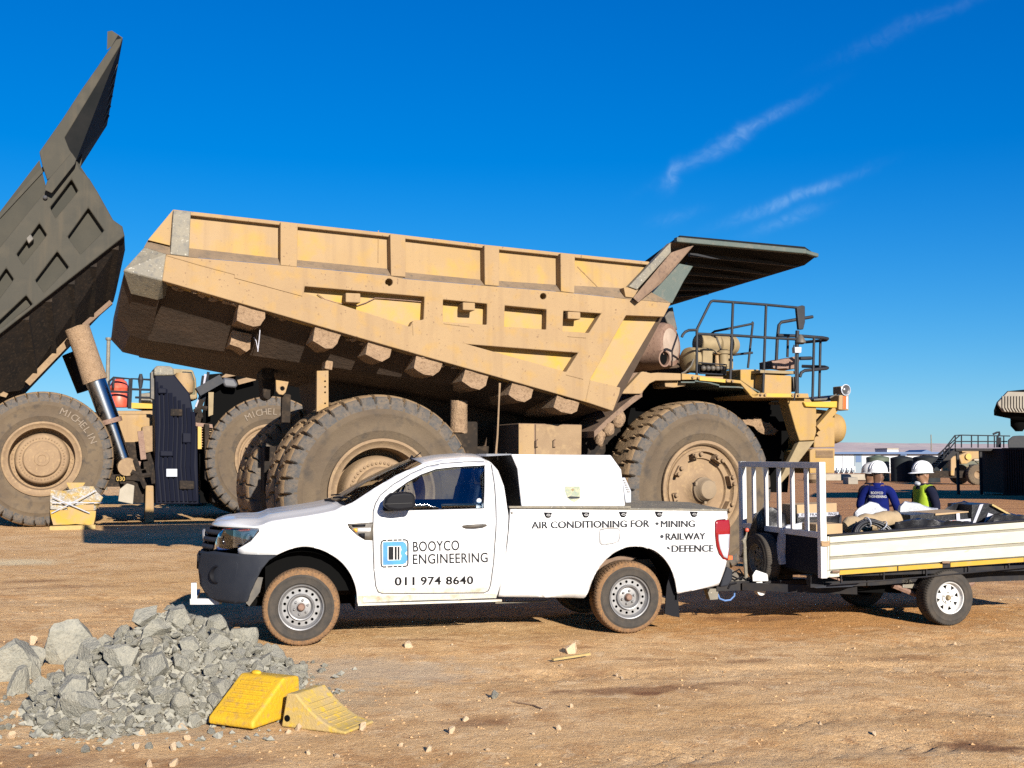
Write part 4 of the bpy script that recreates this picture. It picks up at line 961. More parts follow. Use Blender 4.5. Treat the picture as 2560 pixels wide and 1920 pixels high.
# dusty lower edge of the door
skin('p1', [(1268, 975), (2000, 968), (1990, 993), (1972, 1002), (1312, 1008), (1284, 998)], off=-.007, thick=0, name='door_dust', mt=M['paint_dirty'])
skin('p1', [(1144, 1025), (2050, 1010), (2053, 1037), (1800, 1047), (1500, 1055), (1144, 1072)], off=-.008, thick=0, name='sill_dust', mt=M['paint_dirty'])
# door handle, mirror, side vent with indicator
hb = B(); c0, c1 = PK.S('p1', 1835, 568, fb), PK.S('p1', 1988, 560, fb)
hb.tube([c0 + Vector((0, -.01, 0)), c0.lerp(c1, .15) + Vector((0, -.035, 0)), c0.lerp(c1, .5) + Vector((0, -.045, 0)), c0.lerp(c1, .85) + Vector((0, -.035, 0)), c1 + Vector((0, -.01, 0))], .015, 10, rs=[.012, .017, .019, .017, .012])
hb.build('handle', M['darkpart'], dr, smooth=60)
mbm = B(); mq = PK.poly('p1', [(1325, 380), (1360, 350), (1440, 340), (1495, 345), (1512, 370), (1515, 430), (1500, 455), (1400, 466), (1330, 455), (1308, 425)], -.14)
mbm.prism(mq, -.24, -.06); mo = mbm.build('mirror', M['bplastic'], pk, bevel=.03, segs=3)
B().bar(PK.P('p1', 1345, 440, -.06), PK.P('p1', 1350, 445, .06), .10, .06).build('mirror_arm', M['bplastic'], mo)
B().bar(PK.P('p1', 1325, 422, -.245), PK.P('p1', 1500, 415, -.245), .004, .006).build('mirror_seam', M['gap'], mo)
vn = [(1074, 550), (1245, 542), (1240, 660), (1190, 658), (1140, 628), (1085, 578)]
skin('p1', vn, off=-.006, thick=.008, name='side_vent', mt=M['darkpart'], step=.05)
skin('p1', [(1100, 557), (1195, 554), (1192, 570), (1110, 573)], off=-.012, thick=.004, name='vent_insert', mt=M['bplastic'], step=.1)
skin('p1', [(1112, 582), (1140, 581), (1140, 606), (1130, 606)], off=-.012, thick=.004, name='indicator', mt=M['amber'], step=.1)
skin('p1', [(1142, 580), (1230, 577), (1228, 602), (1142, 606)], off=-.012, thick=.004, name='vent_chrome', mt=M['paint'], step=.1)
skin('p1', [(1140, 615), (1190, 612), (1190, 650), (1165, 640)], off=-.012, thick=.004, name='vent_insert', mt=M['bplastic'], step=.1)
# load bed side
arch_r = [(1592, 1148), (1575, 1050), (1545, 962), (1490, 880), (1420, 825), (1340, 800), (1270, 796), (1200, 806), (1110, 850), (1030, 925), (980, 1000), (952, 1062), (928, 1130), (905, 1172)]
arch_r = soft(arch_r)
bedp = [(344, 506), (400, 510), (1000, 515), (1600, 522), (1962, 526), (1970, 588), (1888, 597), (1872, 612), (1871, 700), (1881, 793), (1901, 854), (1937, 897), (1962, 903), (1945, 970), (1915, 1050), (1900, 1083), (1700, 1125)] + arch_r + [(890, 1180), (600, 1174), (256, 1170), (272, 1080), (300, 930), (325, 760), (338, 620)]
flap = [(1016, 672), (1060, 667), (1150, 666), (1163, 680), (1160, 725), (1150, 758), (1110, 772), (1060, 780), (1025, 780), (1014, 765), (1012, 700)]
tail = [(1876, 612), (1890, 600), (1974, 596), (1980, 640), (1980, 700), (1976, 800), (1966, 898), (1940, 892), (1905, 850), (1885, 790), (1875, 700)]
skin('p2', bedp, holes=[grow(flap, 4)], name='bed_side', mt=M['paint'], step=.06)
mirror_skin('p2', bedp, [], 'far_bed_side', M['paint'])
skin('p2', flap, name='fuel_flap', mt=M['paint'], step=.06)
skin('p2', grow(flap, 6), off=.015, thick=0, name='flap_recess', mt=M['gap'], step=.1)
skin('p2', tail, off=-.004, name='tail_lamp', mt=M['red_lens'], step=.05, thick=.03)
skin('p2', [(1896, 706), (1978, 702), (1974, 800), (1962, 884), (1935, 872), (1908, 810), (1897, 750)], off=-.021, thick=.006, name='reverse_lens', mt=M['white_lens'], step=.05)
skin('p2', [(334, 500), (400, 504), (1000, 509), (1600, 515), (1964, 519), (1964, 532), (1600, 528), (1000, 521), (334, 512)], off=-.006, thick=.03, name='rail_cap', mt=M['grey_steel'], step=.1)
for x, y in ((625, 560), (907, 558), (1185, 555), (1453, 553), (1714, 553)):
    w_ = 30
    hk = skin('p2', [(x - w_, y - 18), (x + w_, y - 16), (x + w_ * .75, y + 14), (x + w_ * .4, y + 23), (x - w_ * .3, y + 23), (x - w_ * .7, y + 10)], off=-.008, thick=.012, name='tie_hook', mt=M['bplastic'], step=.1)
    B().tube([PK.S('p2', x + a, y + b, fb) + Vector((0, -.03, 0)) for a, b in ((-16, 2), (-6, -6), (6, -6), (16, 2), (6, 6), (-6, 6))], .004, 5, closed=True).build('hook_loop', M['silver'], hk)
B().lathe([(.012, .0), (.012, -.012), (0, -.014)], c=PK.S('p2', 355, 545, fb), n=10).build('bed_bolt', M['darkpart'], pk)
B().prism(PK.poly('p2', [(318, 506), (350, 506), (346, 640), (333, 760), (308, 930), (280, 1080), (264, 1172), (238, 1172), (255, 1080), (282, 930), (307, 760), (320, 640)], .06), .035, .07).build('cab_gap', M['black'], pk)
# wheel wells, bed floor, underbody
def arch_liner(cx, a, name):
    b = B(); pts = [(cx + .51 * math.cos(q), WR + .03 + .50 * math.sin(q)) for q in [R(-8) + R(196) * i / 16 for i in range(17)]]
    for (x0, z0), (x1, z1) in zip(pts, pts[1:]): b.quad((x0, .02, z0), (x1, .02, z1), (x1, .55, z1), (x0, .55, z0))
    b.bm.faces.new([b.bm.verts.new((x, .55, z)) for x, z in pts])
    b.build(name, M['black'], pk)
arch_liner(0, 0, 'wheel_well'); arch_liner(WB, 0, 'wheel_well')
XB0, XB1 = PK.P('p2', 255, 800, .1).x, PK.P('p2', 1960, 800, .1).x
ZR = PK.P('p2', 1000, 515, 0).z
B().box(-.45, XB1 - .1, .50, PW - .5, .42, .62).build('chassis', M['chassis'], pk)
B().box(.55, XB0, .06, PW - .06, .44, .50).build('cab_floor', M['chassis'], pk)
B().box(XB0 + .03, XB1 - .06, .52, PW - .52, .62, .70).build('bed_floor', M['darkpart'], pk)
B().box(XB0 + .01, XB0 + .04, .06, PW - .06, .62, ZR - .01).build('bed_front', M['paint'], pk)
B().hull([PK.P('p2', 1960, 530, .1), PK.P('p2', 1975, 640, .1), PK.P('p2', 1968, 880, .1), PK.P('p2', 1910, 1070, .1)] + [PK.P('p2', *q, .1) + Vector((.02, PW - .2, 0)) for q in ((1960, 530), (1975, 640), (1968, 880), (1910, 1070))]).build('tailgate', M['paint'], pk, bevel=.01)
# grey tonneau cover behind the box
t0 = PK.P('p2', 1225, 500, .06); B().hull([PK.P('p2', 1210, 510, .02), PK.P('p2', 1955, 519, .04), Vector((t0.x, PW - .1, ZR + .03)), Vector((XB1 - .08, PW - .1, ZR - .0)), Vector((t0.x, .9, ZR + .055)), Vector((XB1 - .08, .9, ZR + .02)), PK.P('p2', 1210, 530, .05), PK.P('p2', 1950, 535, .05)]).build('tonneau_cover', M['grey_steel'], pk)
# bonnet: lofted from the shut line with a crown
hl = [PK.S('p1', x, y, fb) for x, y in ((505, 574), (560, 546), (680, 527), (800, 510), (920, 489), (1000, 471), (1062, 434))]
HX = [p_.x for p_ in hl]; nose_x = PK.P('p1', 180, 560, .9).x; nose_z = PK.P('p1', 180, 556, .75).z
hbm = B(); NU, NT = 22, 24; rows = []
def hedge(x):
    if x <= HX[0]: return hl[0].z, hl[0].y
    for a, b in zip(hl, hl[1:]):
        if x <= b.x: t = (x - a.x) / (b.x - a.x); return a.z + (b.z - a.z) * t, a.y + (b.y - a.y) * t
    return hl[-1].z, hl[-1].y
for i in range(NU + 1):
    row = []
    for j in range(NT + 1):
        t = j / NT; s_ = abs(2 * t - 1)
        xf = nose_x + (HX[0] - nose_x) * s_ ** 2.6; zf = nose_z + (hl[0].z - nose_z) * s_ ** 2.6
        xe = HX[-1] + .16 * 0 - .10 * (1 - s_ ** 2)
        u = i / NU; x = xf + (xe - xf) * u
        zedge, yedge = hedge(max(x, HX[0])); yf = .0
        y0 = hl[0].y + .02 if x < HX[0] else yedge + .004
        y0 = min(y0, .24)
        y = y0 + (PW - 2 * y0) * t
        crown = .075 * (1 - s_ ** 2.2)
        zfull = zedge + crown + .018 * math.exp(-((s_ - .62) / .12) ** 2)
        k = sm(u * 3.2)
        k2 = min(1, u * 7) ** .45
        z = zf + (zfull - zf) * k2 if u < 1 / 7 or True else zfull
        row.append(hbm.bm.verts.new((x, y, z)))
    rows.append(row)
for a, b in zip(rows, rows[1:]):
    for j in range(NT): hbm.bm.faces.new((a[j], a[j + 1], b[j + 1], b[j]))
hood = hbm.build('bonnet', M['paint'], pk, smooth=60); md = hood.modifiers.new('solid', 'SOLIDIFY'); md.thickness = .02; md.offset = -1
B().box(hl[0].x + .05, hl[-1].x + .25, .16, PW - .16, .5, hl[0].z - .12).build('engine_bay', M['black'], pk)
# roof, windscreen, rear of cab
rt = [PK.S('p1', x, y, fb) for x, y in ((1575, 158), (1620, 148), (1700, 133), (1850, 121), (1950, 124), (2020, 150), (2066, 203))]
rbm = B(); rows = []
for a in rt:
    row = []
    for j in range(17):
        t = j / 16; s_ = abs(2 * t - 1); row.append(rbm.bm.verts.new((a.x - .05 * (1 - s_ ** 2) * (1 if a is rt[0] else 0), a.y + (PW - 2 * a.y) * t, a.z + .055 * (1 - s_ ** 2.4))))
    rows.append(row)
for a, b in zip(rows, rows[1:]):
    for j in range(16): rbm.bm.faces.new((a[j], a[j + 1], b[j + 1], b[j]))
rf = rbm.build('roof', M['paint'], pk, smooth=50); md = rf.modifiers.new('solid', 'SOLIDIFY'); md.thickness = .02; md.offset = -1
B().tube([PK.P('p1', 1500, 128, .85), PK.P('p1', 1560, 82, .85)], .006, 6).build('roof_aerial', M['bplastic'], pk)
B().lathe([(.03, 0), (.02, .03), (.008, .05)], c=PK.P('p1', 1500, 132, .85), axis=(0, 0, 1), n=12).build('aerial_base', M['bplastic'], pk, smooth=40)
w0, w1 = PK.S('p1', 1080, 425, fb), PK.S('p1', 1572, 160, fb)
wbm = B(); rows = []
for i in range(9):
    u = i / 8; row = []
    for j in range(17):
        t = j / 16; s_ = abs(2 * t - 1); a = w0.lerp(w1, u)
        row.append(wbm.bm.verts.new((a.x - .10 * (1 - s_ ** 2) * (1 - u * .5), a.y + .01 + (PW - 2 * a.y - .02) * t, a.z + .03 * math.sin(u * math.pi) + (.055 * u + .02 * (1 - u)) * (1 - s_ ** 2))))
    rows.append(row)
for a, b in zip(rows, rows[1:]):
    for j in range(16): wbm.bm.faces.new((a[j], a[j + 1], b[j + 1], b[j]))
wbm.build('windscreen', M['screen'], pk, smooth=60)
# black cowl and wipers at the base of the screen
B().hull([w0 + Vector((-.04, .03, -.02)), w0 + Vector((-.02, .04, .015)), w0 + Vector((-.17, PW / 2, .02)), w0 + Vector((-.05, PW - .3, -.02)), w0 + Vector((-.02, PW - .3, .02)), w0 + Vector((-.16, PW / 2 - .1, -.03)), w0 + Vector((.02, .1, -.03)), w0 + Vector((.02, PW - .35, -.03))]).build('cowl', M['bplastic'], pk)
for a0, a1 in (((-.10, .55, .05), (.03, .16, .06)), ((-.08, 1.1, .055), (-.03, .60, .08))):
    B().tube([w0 + Vector(a0), w0 + Vector(a1)], .008, 6).build('wiper', M['bplastic'], pk)
rx = rt[-1].x
bk = HX
cb_ = PK.S('p1', 2124, 430, fb)
ro = [(cb_.y, .55), (PW - cb_.y, .55), (PW - cb_.y, cb_.z), (PW - rt[-1].y, rt[-1].z), (rt[-1].y, rt[-1].z), (cb_.y, cb_.z)]
rh = [(.38, cb_.z + .04), (PW - .38, cb_.z + .04), (PW - .42, rt[-1].z - .07), (.42, rt[-1].z - .07)]
bb = B(); bb.fill(ro, [rh], lambda p: Vector((cb_.x - .012 - max(0, p[1] - cb_.z) * .22, p[0], p[1]))); o_ = bb.build('cab_rear', M['paint'], pk); md = o_.modifiers.new('solid', 'SOLIDIFY'); md.thickness = .015
bb = B(); bb.quad(*[(cb_.x - .018 - max(0, q[1] - cb_.z) * .22, q[0], q[1]) for q in rh]); bb.build('rear_window', M['screen'], pk)
# interior
zb = PK.S('p1', 1700, 456, fb).z
B().hull([Vector((w0.x + .12, y, z)) for y in (.12, PW - .12) for z in (.8, zb - .02)] + [Vector((w0.x + .42, y, z)) for y in (.12, PW - .12) for z in (.75, zb - .0)]).build('dashboard', M['seat'], pk, bevel=.04)
for y in (.22, 1.02):
    sx = cb_.x - .42
    st = B().hull([Vector((sx - .45, y, .78)), Vector((sx + .1, y, .74)), Vector((sx - .45, y + .52, .78)), Vector((sx + .1, y + .52, .74)), Vector((sx - .45, y, .62)), Vector((sx + .1, y + .52, .62)), Vector((sx - .45, y + .52, .62)), Vector((sx + .1, y, .62))]).build('seat', M['seat'], pk, bevel=.04)
    B().hull([Vector((sx + .02, y + .02, .74)), Vector((sx + .16, y + .02, .74)), Vector((sx + .02, y + .50, .74)), Vector((sx + .16, y + .50, .74)), Vector((sx + .16, y + .07, zb + .23)), Vector((sx + .26, y + .07, zb + .23)), Vector((sx + .16, y + .45, zb + .23)), Vector((sx + .26, y + .45, zb + .23))]).build('backrest', M['seat'], st, bevel=.05)
    B().hull([Vector((sx + .20 + a, y + b, zb + c)) for a in (0, .09) for b in (.13, .39) for c in (.25, .44)]).build('headrest', M['seat'], st, bevel=.04)
for y in (.075, PW - .115): B().box(w0.x + .35, cb_.x - .06, y, y + .04, .62, zb + (.035 if y > 1 else -.02)).build('door_trim', M['seat'], pk, bevel=.01)
swc = Vector((w0.x + .62, 1.26, zb + .06))
B().tube([swc + Vector((math.sin(a) * .19 * .45, math.cos(a) * .19, math.sin(a) * .19 * .9)) for a in [2 * math.pi * i / 20 for i in range(20)]], .014, 8, closed=True).build('steering_wheel', M['bplastic'], pk, smooth=60)
B().lathe([(.025, 0), (.02, 0.02), (.002, .025)], c=PK.S('p1', 1943, 400, fb) + Vector((0, .004, 0)), n=14).build('window_sticker', M['white_lens'], pk)
# nose: bumper, grille, headlamp
bmp = [(196, 730), (358, 750), (610, 760), (560, 792), (512, 850), (472, 930), (440, 1000), (418, 1062), (380, 1074), (330, 1075), (225, 1060), (155, 1022), (112, 950), (100, 850), (102, 765), (130, 738)]
bo = skin('p1', bmp, off=-.012, thick=.02, name='front_bumper', mt=M['bumper'], step=.04)
mirror_skin('p1', bmp, [], 'far_front_bumper', M['bumper'])
nx0 = FRONT_END
zlo, zhi = PK.P('p1', 200, 1040, .6).z, PK.P('p1', 110, 765, .8).z
B().hull([Vector((nx0 + .02, PW * .3, zhi)), Vector((nx0 + .02, PW * .7, zhi)), Vector((nx0 + .02, PW * .3, zlo + .12)), Vector((nx0 + .02, PW * .7, zlo + .12)), Vector((nx0 + .25, .35, zlo)), Vector((nx0 + .25, PW - .35, zlo)), Vector((nx0 + .25, .35, zhi)), Vector((nx0 + .25, PW - .35, zhi))]).build('bumper_centre', M['bumper'], pk, bevel=.03)
gz = nose_z - .03
for i in range(4):
    z = zhi + .01 + (gz - zhi) * (i + .35) / 4; dx = .05 * (i / 3)
    pts = [Vector((nx0 + .03 + dx + .30 * abs(2 * t - 1) ** 2.6, .30 + (PW - .6) * t, z)) for t in [j / 14 for j in range(15)]]
    B().tube(pts, .026, 8).build('grille_bar', M['bumper'], pk, smooth=60)
B().hull([Vector((nx0 + .16, .4, zhi - .02)), Vector((nx0 + .16, PW - .4, zhi - .02)), Vector((nx0 + .22, .4, gz)), Vector((nx0 + .22, PW - .4, gz)), Vector((nx0 + .45, .3, gz)), Vector((nx0 + .45, PW - .3, gz)), Vector((nx0 + .45, .3, zhi)), Vector((nx0 + .45, PW - .3, zhi))]).build('grille_back', M['black'], pk)
B().lathe([(.07, 0), (.075, -.015), (.06, -.03), (0, -.032)], c=(nx0 + .06, PW / 2, (zhi + gz) / 2 + .05), axis=(1, 0, .1), n=20).build('badge', M['silver'], pk, smooth=40)
hlp = [(196, 724), (210, 670), (228, 620), (262, 586), (350, 582), (488, 582), (493, 602), (452, 650), (395, 690), (350, 708), (300, 720)]
skin('p1', grow(hlp, -1), off=.045, thick=.01, name='headlamp_bowl', mt=M['silver'], step=.05)
skin('p1', hlp, off=-.006, thick=.006, name='headlamp_lens', mt=M['lens'], step=.04)
for x, y, r in ((285, 660, .055), (420, 645, .045)):
    c = PK.S('p1', x, y, fb); B().lathe([(r, .0), (r * .9, .02), (r * .6, .035), (0, .04)], c=c + Vector((.0, .004, 0)), axis=(.5, .85, 0), n=18, cap=False).build('reflector_bowl', M['chrome'], pk, smooth=50)
skin('p1', [(252, 588), (300, 584), (440, 584), (430, 600), (330, 606), (245, 610)], off=.02, thick=.004, name='indicator', mt=M['orange'], step=.06)
fc = PK.S('p1', 222, 885, fb); B().lathe([(.085, .02), (.09, -.01), (.075, -.018), (.06, .0), (.05, .02), (0, .03)], c=fc + Vector((0, -.012, 0)), axis=(.55, .83, 0), n=24, cap=False).build('fog_lamp', M['bplastic'], pk, smooth=50)
B().tube([PK.S('p1', x, y, fb) + Vector((0, -.02, 0)) for x, y in ((140, 775), (250, 788), (345, 800), (355, 820), (340, 900), (290, 1000), (250, 1050))], .005, 6).build('bumper_seam', M['bumper'], pk)
pz = PK.P('p1', 85, 800, .8); B().hull([pz + Vector((a, b, c)) for a in (0, .02) for b in (-.02, .5) for c in (-.07, .07)]).build('number_plate', M['bplastic'], pk)
# white step bar below the bumper
sb = B(); a0 = PK.P('p1', 66, 940, .55); a1 = PK.P('p1', 66, 1062, .55); a2 = PK.P('p1', 240, 1062, .40)
sb.bar(a0, a1, .05, .05); sb.bar(a1 + Vector((-.025, 0, 0)), a2, .05, .055); sb.bar(a1 + Vector((0, 0.02, 0)), a1 + Vector((0, .8, 0)), .05, .05)
sb.build('step_bar', M['white_metal'], pk)
# front suspension bits visible in the arch
B().lathe([(.06, 0), (.065, .05), (.05, .06), (.065, .1), (.05, .11), (.065, .16), (.05, .17)], c=PK.P('p1', 740, 830, .35), axis=(0, .1, 1), n=12).build('coil_spring', M['darkpart'], pk)
B().hull([PK.P('p1', x, y, d) for x, y in ((640, 790), (820, 780), (830, 800), (700, 815)) for d in (.2, .35)]).build('upper_arm', M['darkpart'], pk)
B().hull([PK.P('p1', x, y, d) for x, y in ((395, 1060), (440, 900), (520, 905), (500, 1000), (430, 1095)) for d in (.2, .4)]).build('splash_shield', M['darkpart'], pk)
B().hull([PK.P('p2', x, y, d) for x, y in ((985, 975), (1050, 900), (1180, 860), (1290, 880), (1200, 920), (1000, 990)) for d in (.3, .5)]).build('leaf_spring', M['brown_steel'], pk)
# sills, mudflap, rear bumper, tow hitch hardware
B().bar(PK.S('p1', 1145, 1075, fb) + Vector((0, .0, -.012)), PK.S('p1', 2090, 1047, fb) + Vector((0, .0, -.012)), .03, .02).build('sill_trim', M['paint_dirty'], pk)
B().bar(PK.P('p2', 232, 1215, .25), PK.P('p2', 620, 1205, .25), .04, .012).build('step_tube', M['grey_steel'], pk)
mf = B().prism(PK.poly('p2', [(1515, 1090), (1548, 965), (1578, 1045), (1597, 1145), (1612, 1325), (1560, 1318), (1500, 1300)], .06), .06, .075); mf.build('mudflap', M['bplastic'], pk)
rbp = B().hull([PK.P('p2', x, y, .06) for x, y in ((1968, 945), (2012, 975), (2008, 1050), (1975, 1092), (1915, 1105), (1930, 1040))] + [PK.P('p2', x, y, .06) + Vector((.03, PW - .12, 0)) for x, y in ((1968, 945), (2012, 975), (2008, 1050), (1975, 1092), (1915, 1105))])
rbp.build('rear_bumper', M['bumper'], pk, bevel=.02)
B().box(XB1 + .0, XB1 + .05, .06, .3, .72, .76).build('rear_reflector', M['orange'], pk)
B().prism(PK.poly('p2', [(1815, 1115), (1900, 1110), (1898, 1190), (1840, 1195)], .5), .5, .6).build('tow_bracket', M['grey_steel'], pk)
B().tube([PK.P('p2', x, y, .6) for x, y in ((1895, 1150), (1910, 1185), (1950, 1200), (1990, 1195), (2020, 1165), (2022, 1120), (2010, 1085))], .010, 6).build('brake_cable', M['cable_blue'], pk)
# wheels
for x in (0, WB):
    car_wheel(pk, WR, .25, (x, .03, WR), .213, 'steel', steer=R(-3) if x == 0 else 0)
    car_wheel(pk, WR, .25, (x, PW - .03, WR), .213, 'steel', flip=True)
# lettering and logo
flat = fb
mapped_text(PK, 'BOOYCO', 'p1', (1508, 736), (1812, 726), (1506, 668), fb, M['decal'], pk, offset=.008, off=.009, space=1.05, bold=.006)
mapped_text(PK, 'ENGINEERING', 'p1', (1506, 818), (1999, 805), (1505, 752), fb, M['decal'], pk, offset=.008, off=.009, space=1.05, bold=.006)
for s_, x0, x1 in (('011', 1387, 1516), ('974', 1558, 1690), ('8640', 1724, 1902)): mapped_text(PK, s_, 'p1', (x0, 958 - (x0 - 1387) * .019), (x1, 958 - (x1 - 1387) * .019), (x0, 902 - (x0 - 1387) * .012), fb, M['decal_black'], pk, offset=.014, off=.009, space=1.08, bold=.014)
mapped_text(PK, 'AIR CONDITIONING FOR', 'p2', (503, 663), (1383, 650), (503, 608), fb, M['decal'], pk, off=.009, offset=.012, bold=.03)
for (tx, bx, by, wx, wy, hy) in (('MINING', 1470, 653, 1722, 650, 602), ('RAILWAY', 1506, 747, 1800, 743, 697), ('DEFENCE', 1551, 838, 1860, 834, 786)):
    mapped_text(PK, tx, 'p2', (bx, by), (wx, wy), (bx, hy), fb, M['decal'], pk, off=.009, offset=0, bold=.042)
    q = PK.S('p2', bx - 29, (by + hy) / 2 + 1, fb); B().lathe([(.021, -.006), (0, -.0075)], c=q, n=16, cap=False).build('bullet_dot', M['decal'], pk)
def decal(pts, mt, off, holes=(), name='logo_piece', k='p1'): return skin(k, pts, off=-off, thick=0, holes=holes, name=name, mt=mt, step=.2)
rr = [(1292, 690), (1296, 668), (1312, 656), (1455, 652), (1472, 660), (1478, 680), (1478, 810), (1474, 828), (1460, 835), (1312, 840), (1298, 834), (1293, 815)]
decal(rr, M['decal_black'], .0085, holes=[grow(rr, -9)], name='logo_frame')
decal([(1310, 672), (1440, 668), (1458, 680), (1466, 700), (1468, 730), (1455, 745), (1468, 760), (1470, 785), (1460, 808), (1440, 818), (1310, 822)], M['decal_blue'], .0095, holes=[[(1340, 698), (1424, 696), (1432, 720), (1424, 742), (1432, 762), (1424, 790), (1340, 793)]], name='logo_letter')
for x0, x1 in ((1346, 1378), (1386, 1400), (1406, 1418)): decal([(x0, 702), (x1, 702), (x1, 787), (x0, 788)], M['decal_black'], .0095, name='logo_bar')
for x in (1335, 1375, 1405, 1435):
    for y0, y1 in ((650, 668), (821, 842)): decal([(x - 3, y0), (x + 3, y0), (x + 3, y1), (x - 3, y1)], M['paint'], .0105, name='logo_tick')

# ------------------------------------------------------------------ white tool box standing across the bed
tb = empty('toolbox', PK)
tag(tb, 'white fibreglass canopy box with chamfered top standing on the front of the pickup bed', 'tool box')
prof = PK.poly('p2', [(352, 106), (1098, 113), (1176, 222), (1206, 494), (430, 497), (400, 216)], .03)
def slab(pts, y0, y1): return B().prism(pts, y0, y1)
slab(prof, .03, PW - .1).build('box_shell', M['paint'], tb, bevel=.012, segs=3)
fx = [PK.P('p2', x, y, .03) for x, y in ((352, 108), (398, 216), (428, 494))]
fb_ = B()
for a, b in zip(fx, fx[1:]): fb_.quad(a + Vector((-.008, .02, 0)), b + Vector((-.008, .02, 0)), b + Vector((-.008, PW - .14, 0)), a + Vector((-.008, PW - .14, 0)))
fb_.build('front_panel', M['bplastic'], tb)
l0 = PK.P('p2', 165, 112, .35); l1 = PK.P('p2', 352, 108, .03)
B().hull([PK.P('p2', 168, 103, .4), PK.P('p2', 168, 122, .4), PK.P('p2', 352, 103, .03), PK.P('p2', 352, 112, .03)] + [PK.P('p2', 168, 103, .4) + Vector((0, .9, 0)), l1 + Vector((0, 1.5, 0)), PK.P('p2', 168, 122, .4) + Vector((0, .9, 0))]).build('lid_edge', M['paint'], tb)
vt = PK.poly('p2', [(1180, 282), (1205, 280), (1250, 380), (1250, 468), (1208, 470)], .15); B().prism(vt, .15, 1.5).build('rear_vent', M['white_lens'], tb, bevel=.008)
for j in range(6):
    y = 300 + j * 17; B().bar(PK.P('p2', 1192 + j * 6, y, .14), PK.P('p2', 1206 + j * 7, y, .14), .004, .012).build('vent_slat', M['silver'], tb)
B().bar(PK.P('p2', 335, 500, .02), PK.P('p2', 1240, 500, .02), .05, .018).build('base_seal', M['grey_steel'], tb)
for x in (250, 315): B().tube([PK.P('p2', x, 95, .42), PK.P('p2', x, 120, .42), PK.P('p2', x + 5, 150, .42)], .006, 6).build('lid_latch', M['darkpart'], tb)
an = B(); an.tube([PK.P('p2', 238, 108, .5), PK.P('z4', 798, 1480, .5), PK.P('z4', 808, 1250, .5), PK.P('z4', 814, 1118, .5)], .010, 6, rs=[.012, .010, .009, .012]); an.build('whip_aerial', M['rim'], tb)
# shield sticker on the box
sf = lambda x, z: .03
def stk(pts, mt, off, name):
    q = [PK.S('p2', x, y, sf) for x, y in pts]; b = B(); b.bm.faces.new([b.bm.verts.new((v.x, .03 - off, v.z)) for v in q]); return b.build(name, mt, tb)
M['stk'] = mat('sticker_print', (.30, .28, .17), .5, c2=(.16, .20, .13), c3=(.13, .14, .18), scale=22, lo=.4, hi=.6)
stk([(755, 346), (862, 346), (868, 360), (868, 425), (850, 450), (822, 466), (790, 448), (768, 425), (754, 380)], M['stk'], .002, 'sticker')
stk([(798, 372), (812, 360), (826, 372), (812, 384)], M['olive'], .003, 'sticker_emblem'); stk([(770, 432), (790, 420), (860, 424), (868, 436), (800, 440)], M['decal'], .003, 'sticker_emblem')
# ------------------------------------------------------------------ grey haul truck at the left with its bed tipped up
LT = Frame(-12.02, 28.5, 21.5)
lt_ = empty('haul_truck', LT)
tag(lt_, 'giant dump truck at the left edge with its dark grey bed tipped up high', 'dump truck')
def Q(k, x, y, d=0.0): return LT.P(k, x, y, d)
LR = 1.737
wl_ = haul_wheel(lt_, LR, .95, (0, 0, LR), 'rear')
haul_wheel(lt_, LR, .95, (0, 1.1, LR), 'rear'); haul_wheel(lt_, LR, .95, (0, 5.6, LR), 'rear', flip=True)
wf = haul_wheel(lt_, LR, .95, (5.8, .1, LR), 'front', steer=R(-6)); haul_wheel(lt_, LR, .95, (5.8, 5.6, LR), 'front', flip=True)
M['tyre_letter'] = mat('raised_tyre_letters', (.17, .135, .10), .9)
arc_text('MICHELIN', LR * .70, 22, 68, .25, -.045, M['tyre_letter'], wl_)
arc_text('MICHELIN', LR * .70, -28, 18, .25, -.045, M['tyre_letter'], wf)
LO, LP_ = -.35, -.10
side = [(190, 772), (232, 868), (470, 922), (545, 1058), (592, 1092), (600, 1140), (0, 1612), (-420, 1945), (-420, 1545), (0, 1020)]
frame_o = [(232, 868), (378, 812), (432, 862), (470, 925), (545, 1060), (590, 1092), (601, 1138), (0, 1610), (-420, 1945), (-420, 1730), (0, 1186)]
frame_o = [(225, 912), (368, 772), (385, 815), (432, 862), (470, 925), (545, 1060), (590, 1092), (601, 1138), (0, 1610), (-420, 1943), (-420, 1700), (0, 1190)]
hl_ = [[(80, 1226), (190, 1076), (226, 1132), (112, 1275)], [(-60, 1420), (30, 1292), (66, 1346), (-20, 1462)], [(242, 1000), (345, 864), (376, 920), (268, 1052)], [(326, 1142), (426, 1002), (502, 1112), (388, 1226)], [(170, 1352), (276, 1212), (332, 1288), (212, 1410)], [(-60, 1600), (126, 1424), (157, 1467), (10, 1578)]]
B().prism(LT.poly('a', frame_o, LO), LO, LP_, [LT.poly('a', h, LO) for h in hl_]).build('side_frame', M['bed_grey'], lt_, bevel=.03)
B().prism(LT.poly('a', [(190, 772), (225, 912), (368, 772), (470, 925), (545, 1060), (590, 1092), (601, 1138), (0, 1610), (-420, 1943), (-420, 1545), (0, 1020)], LP_), LP_, .1).build('side_panel', M['bed_grey_dark'], lt_)
B().prism(LT.poly('a', [(208, 800), (0, 1030), (0, 1052), (214, 822)], LP_ - .05), LP_ - .05, LP_ + .02).build('top_rail', M['bed_grey'], lt_)
# light fittings on the side
B().prism(LT.poly('a', [(125, 1155), (148, 1135), (165, 1160), (140, 1185)], LP_), LP_ - .25, LP_).build('junction_box', M['darkpart'], lt_, bevel=.02)
B().ball(Q('a', 218, 952, LO - .05), .06, 2).build('lamp', M['lamp'], lt_)
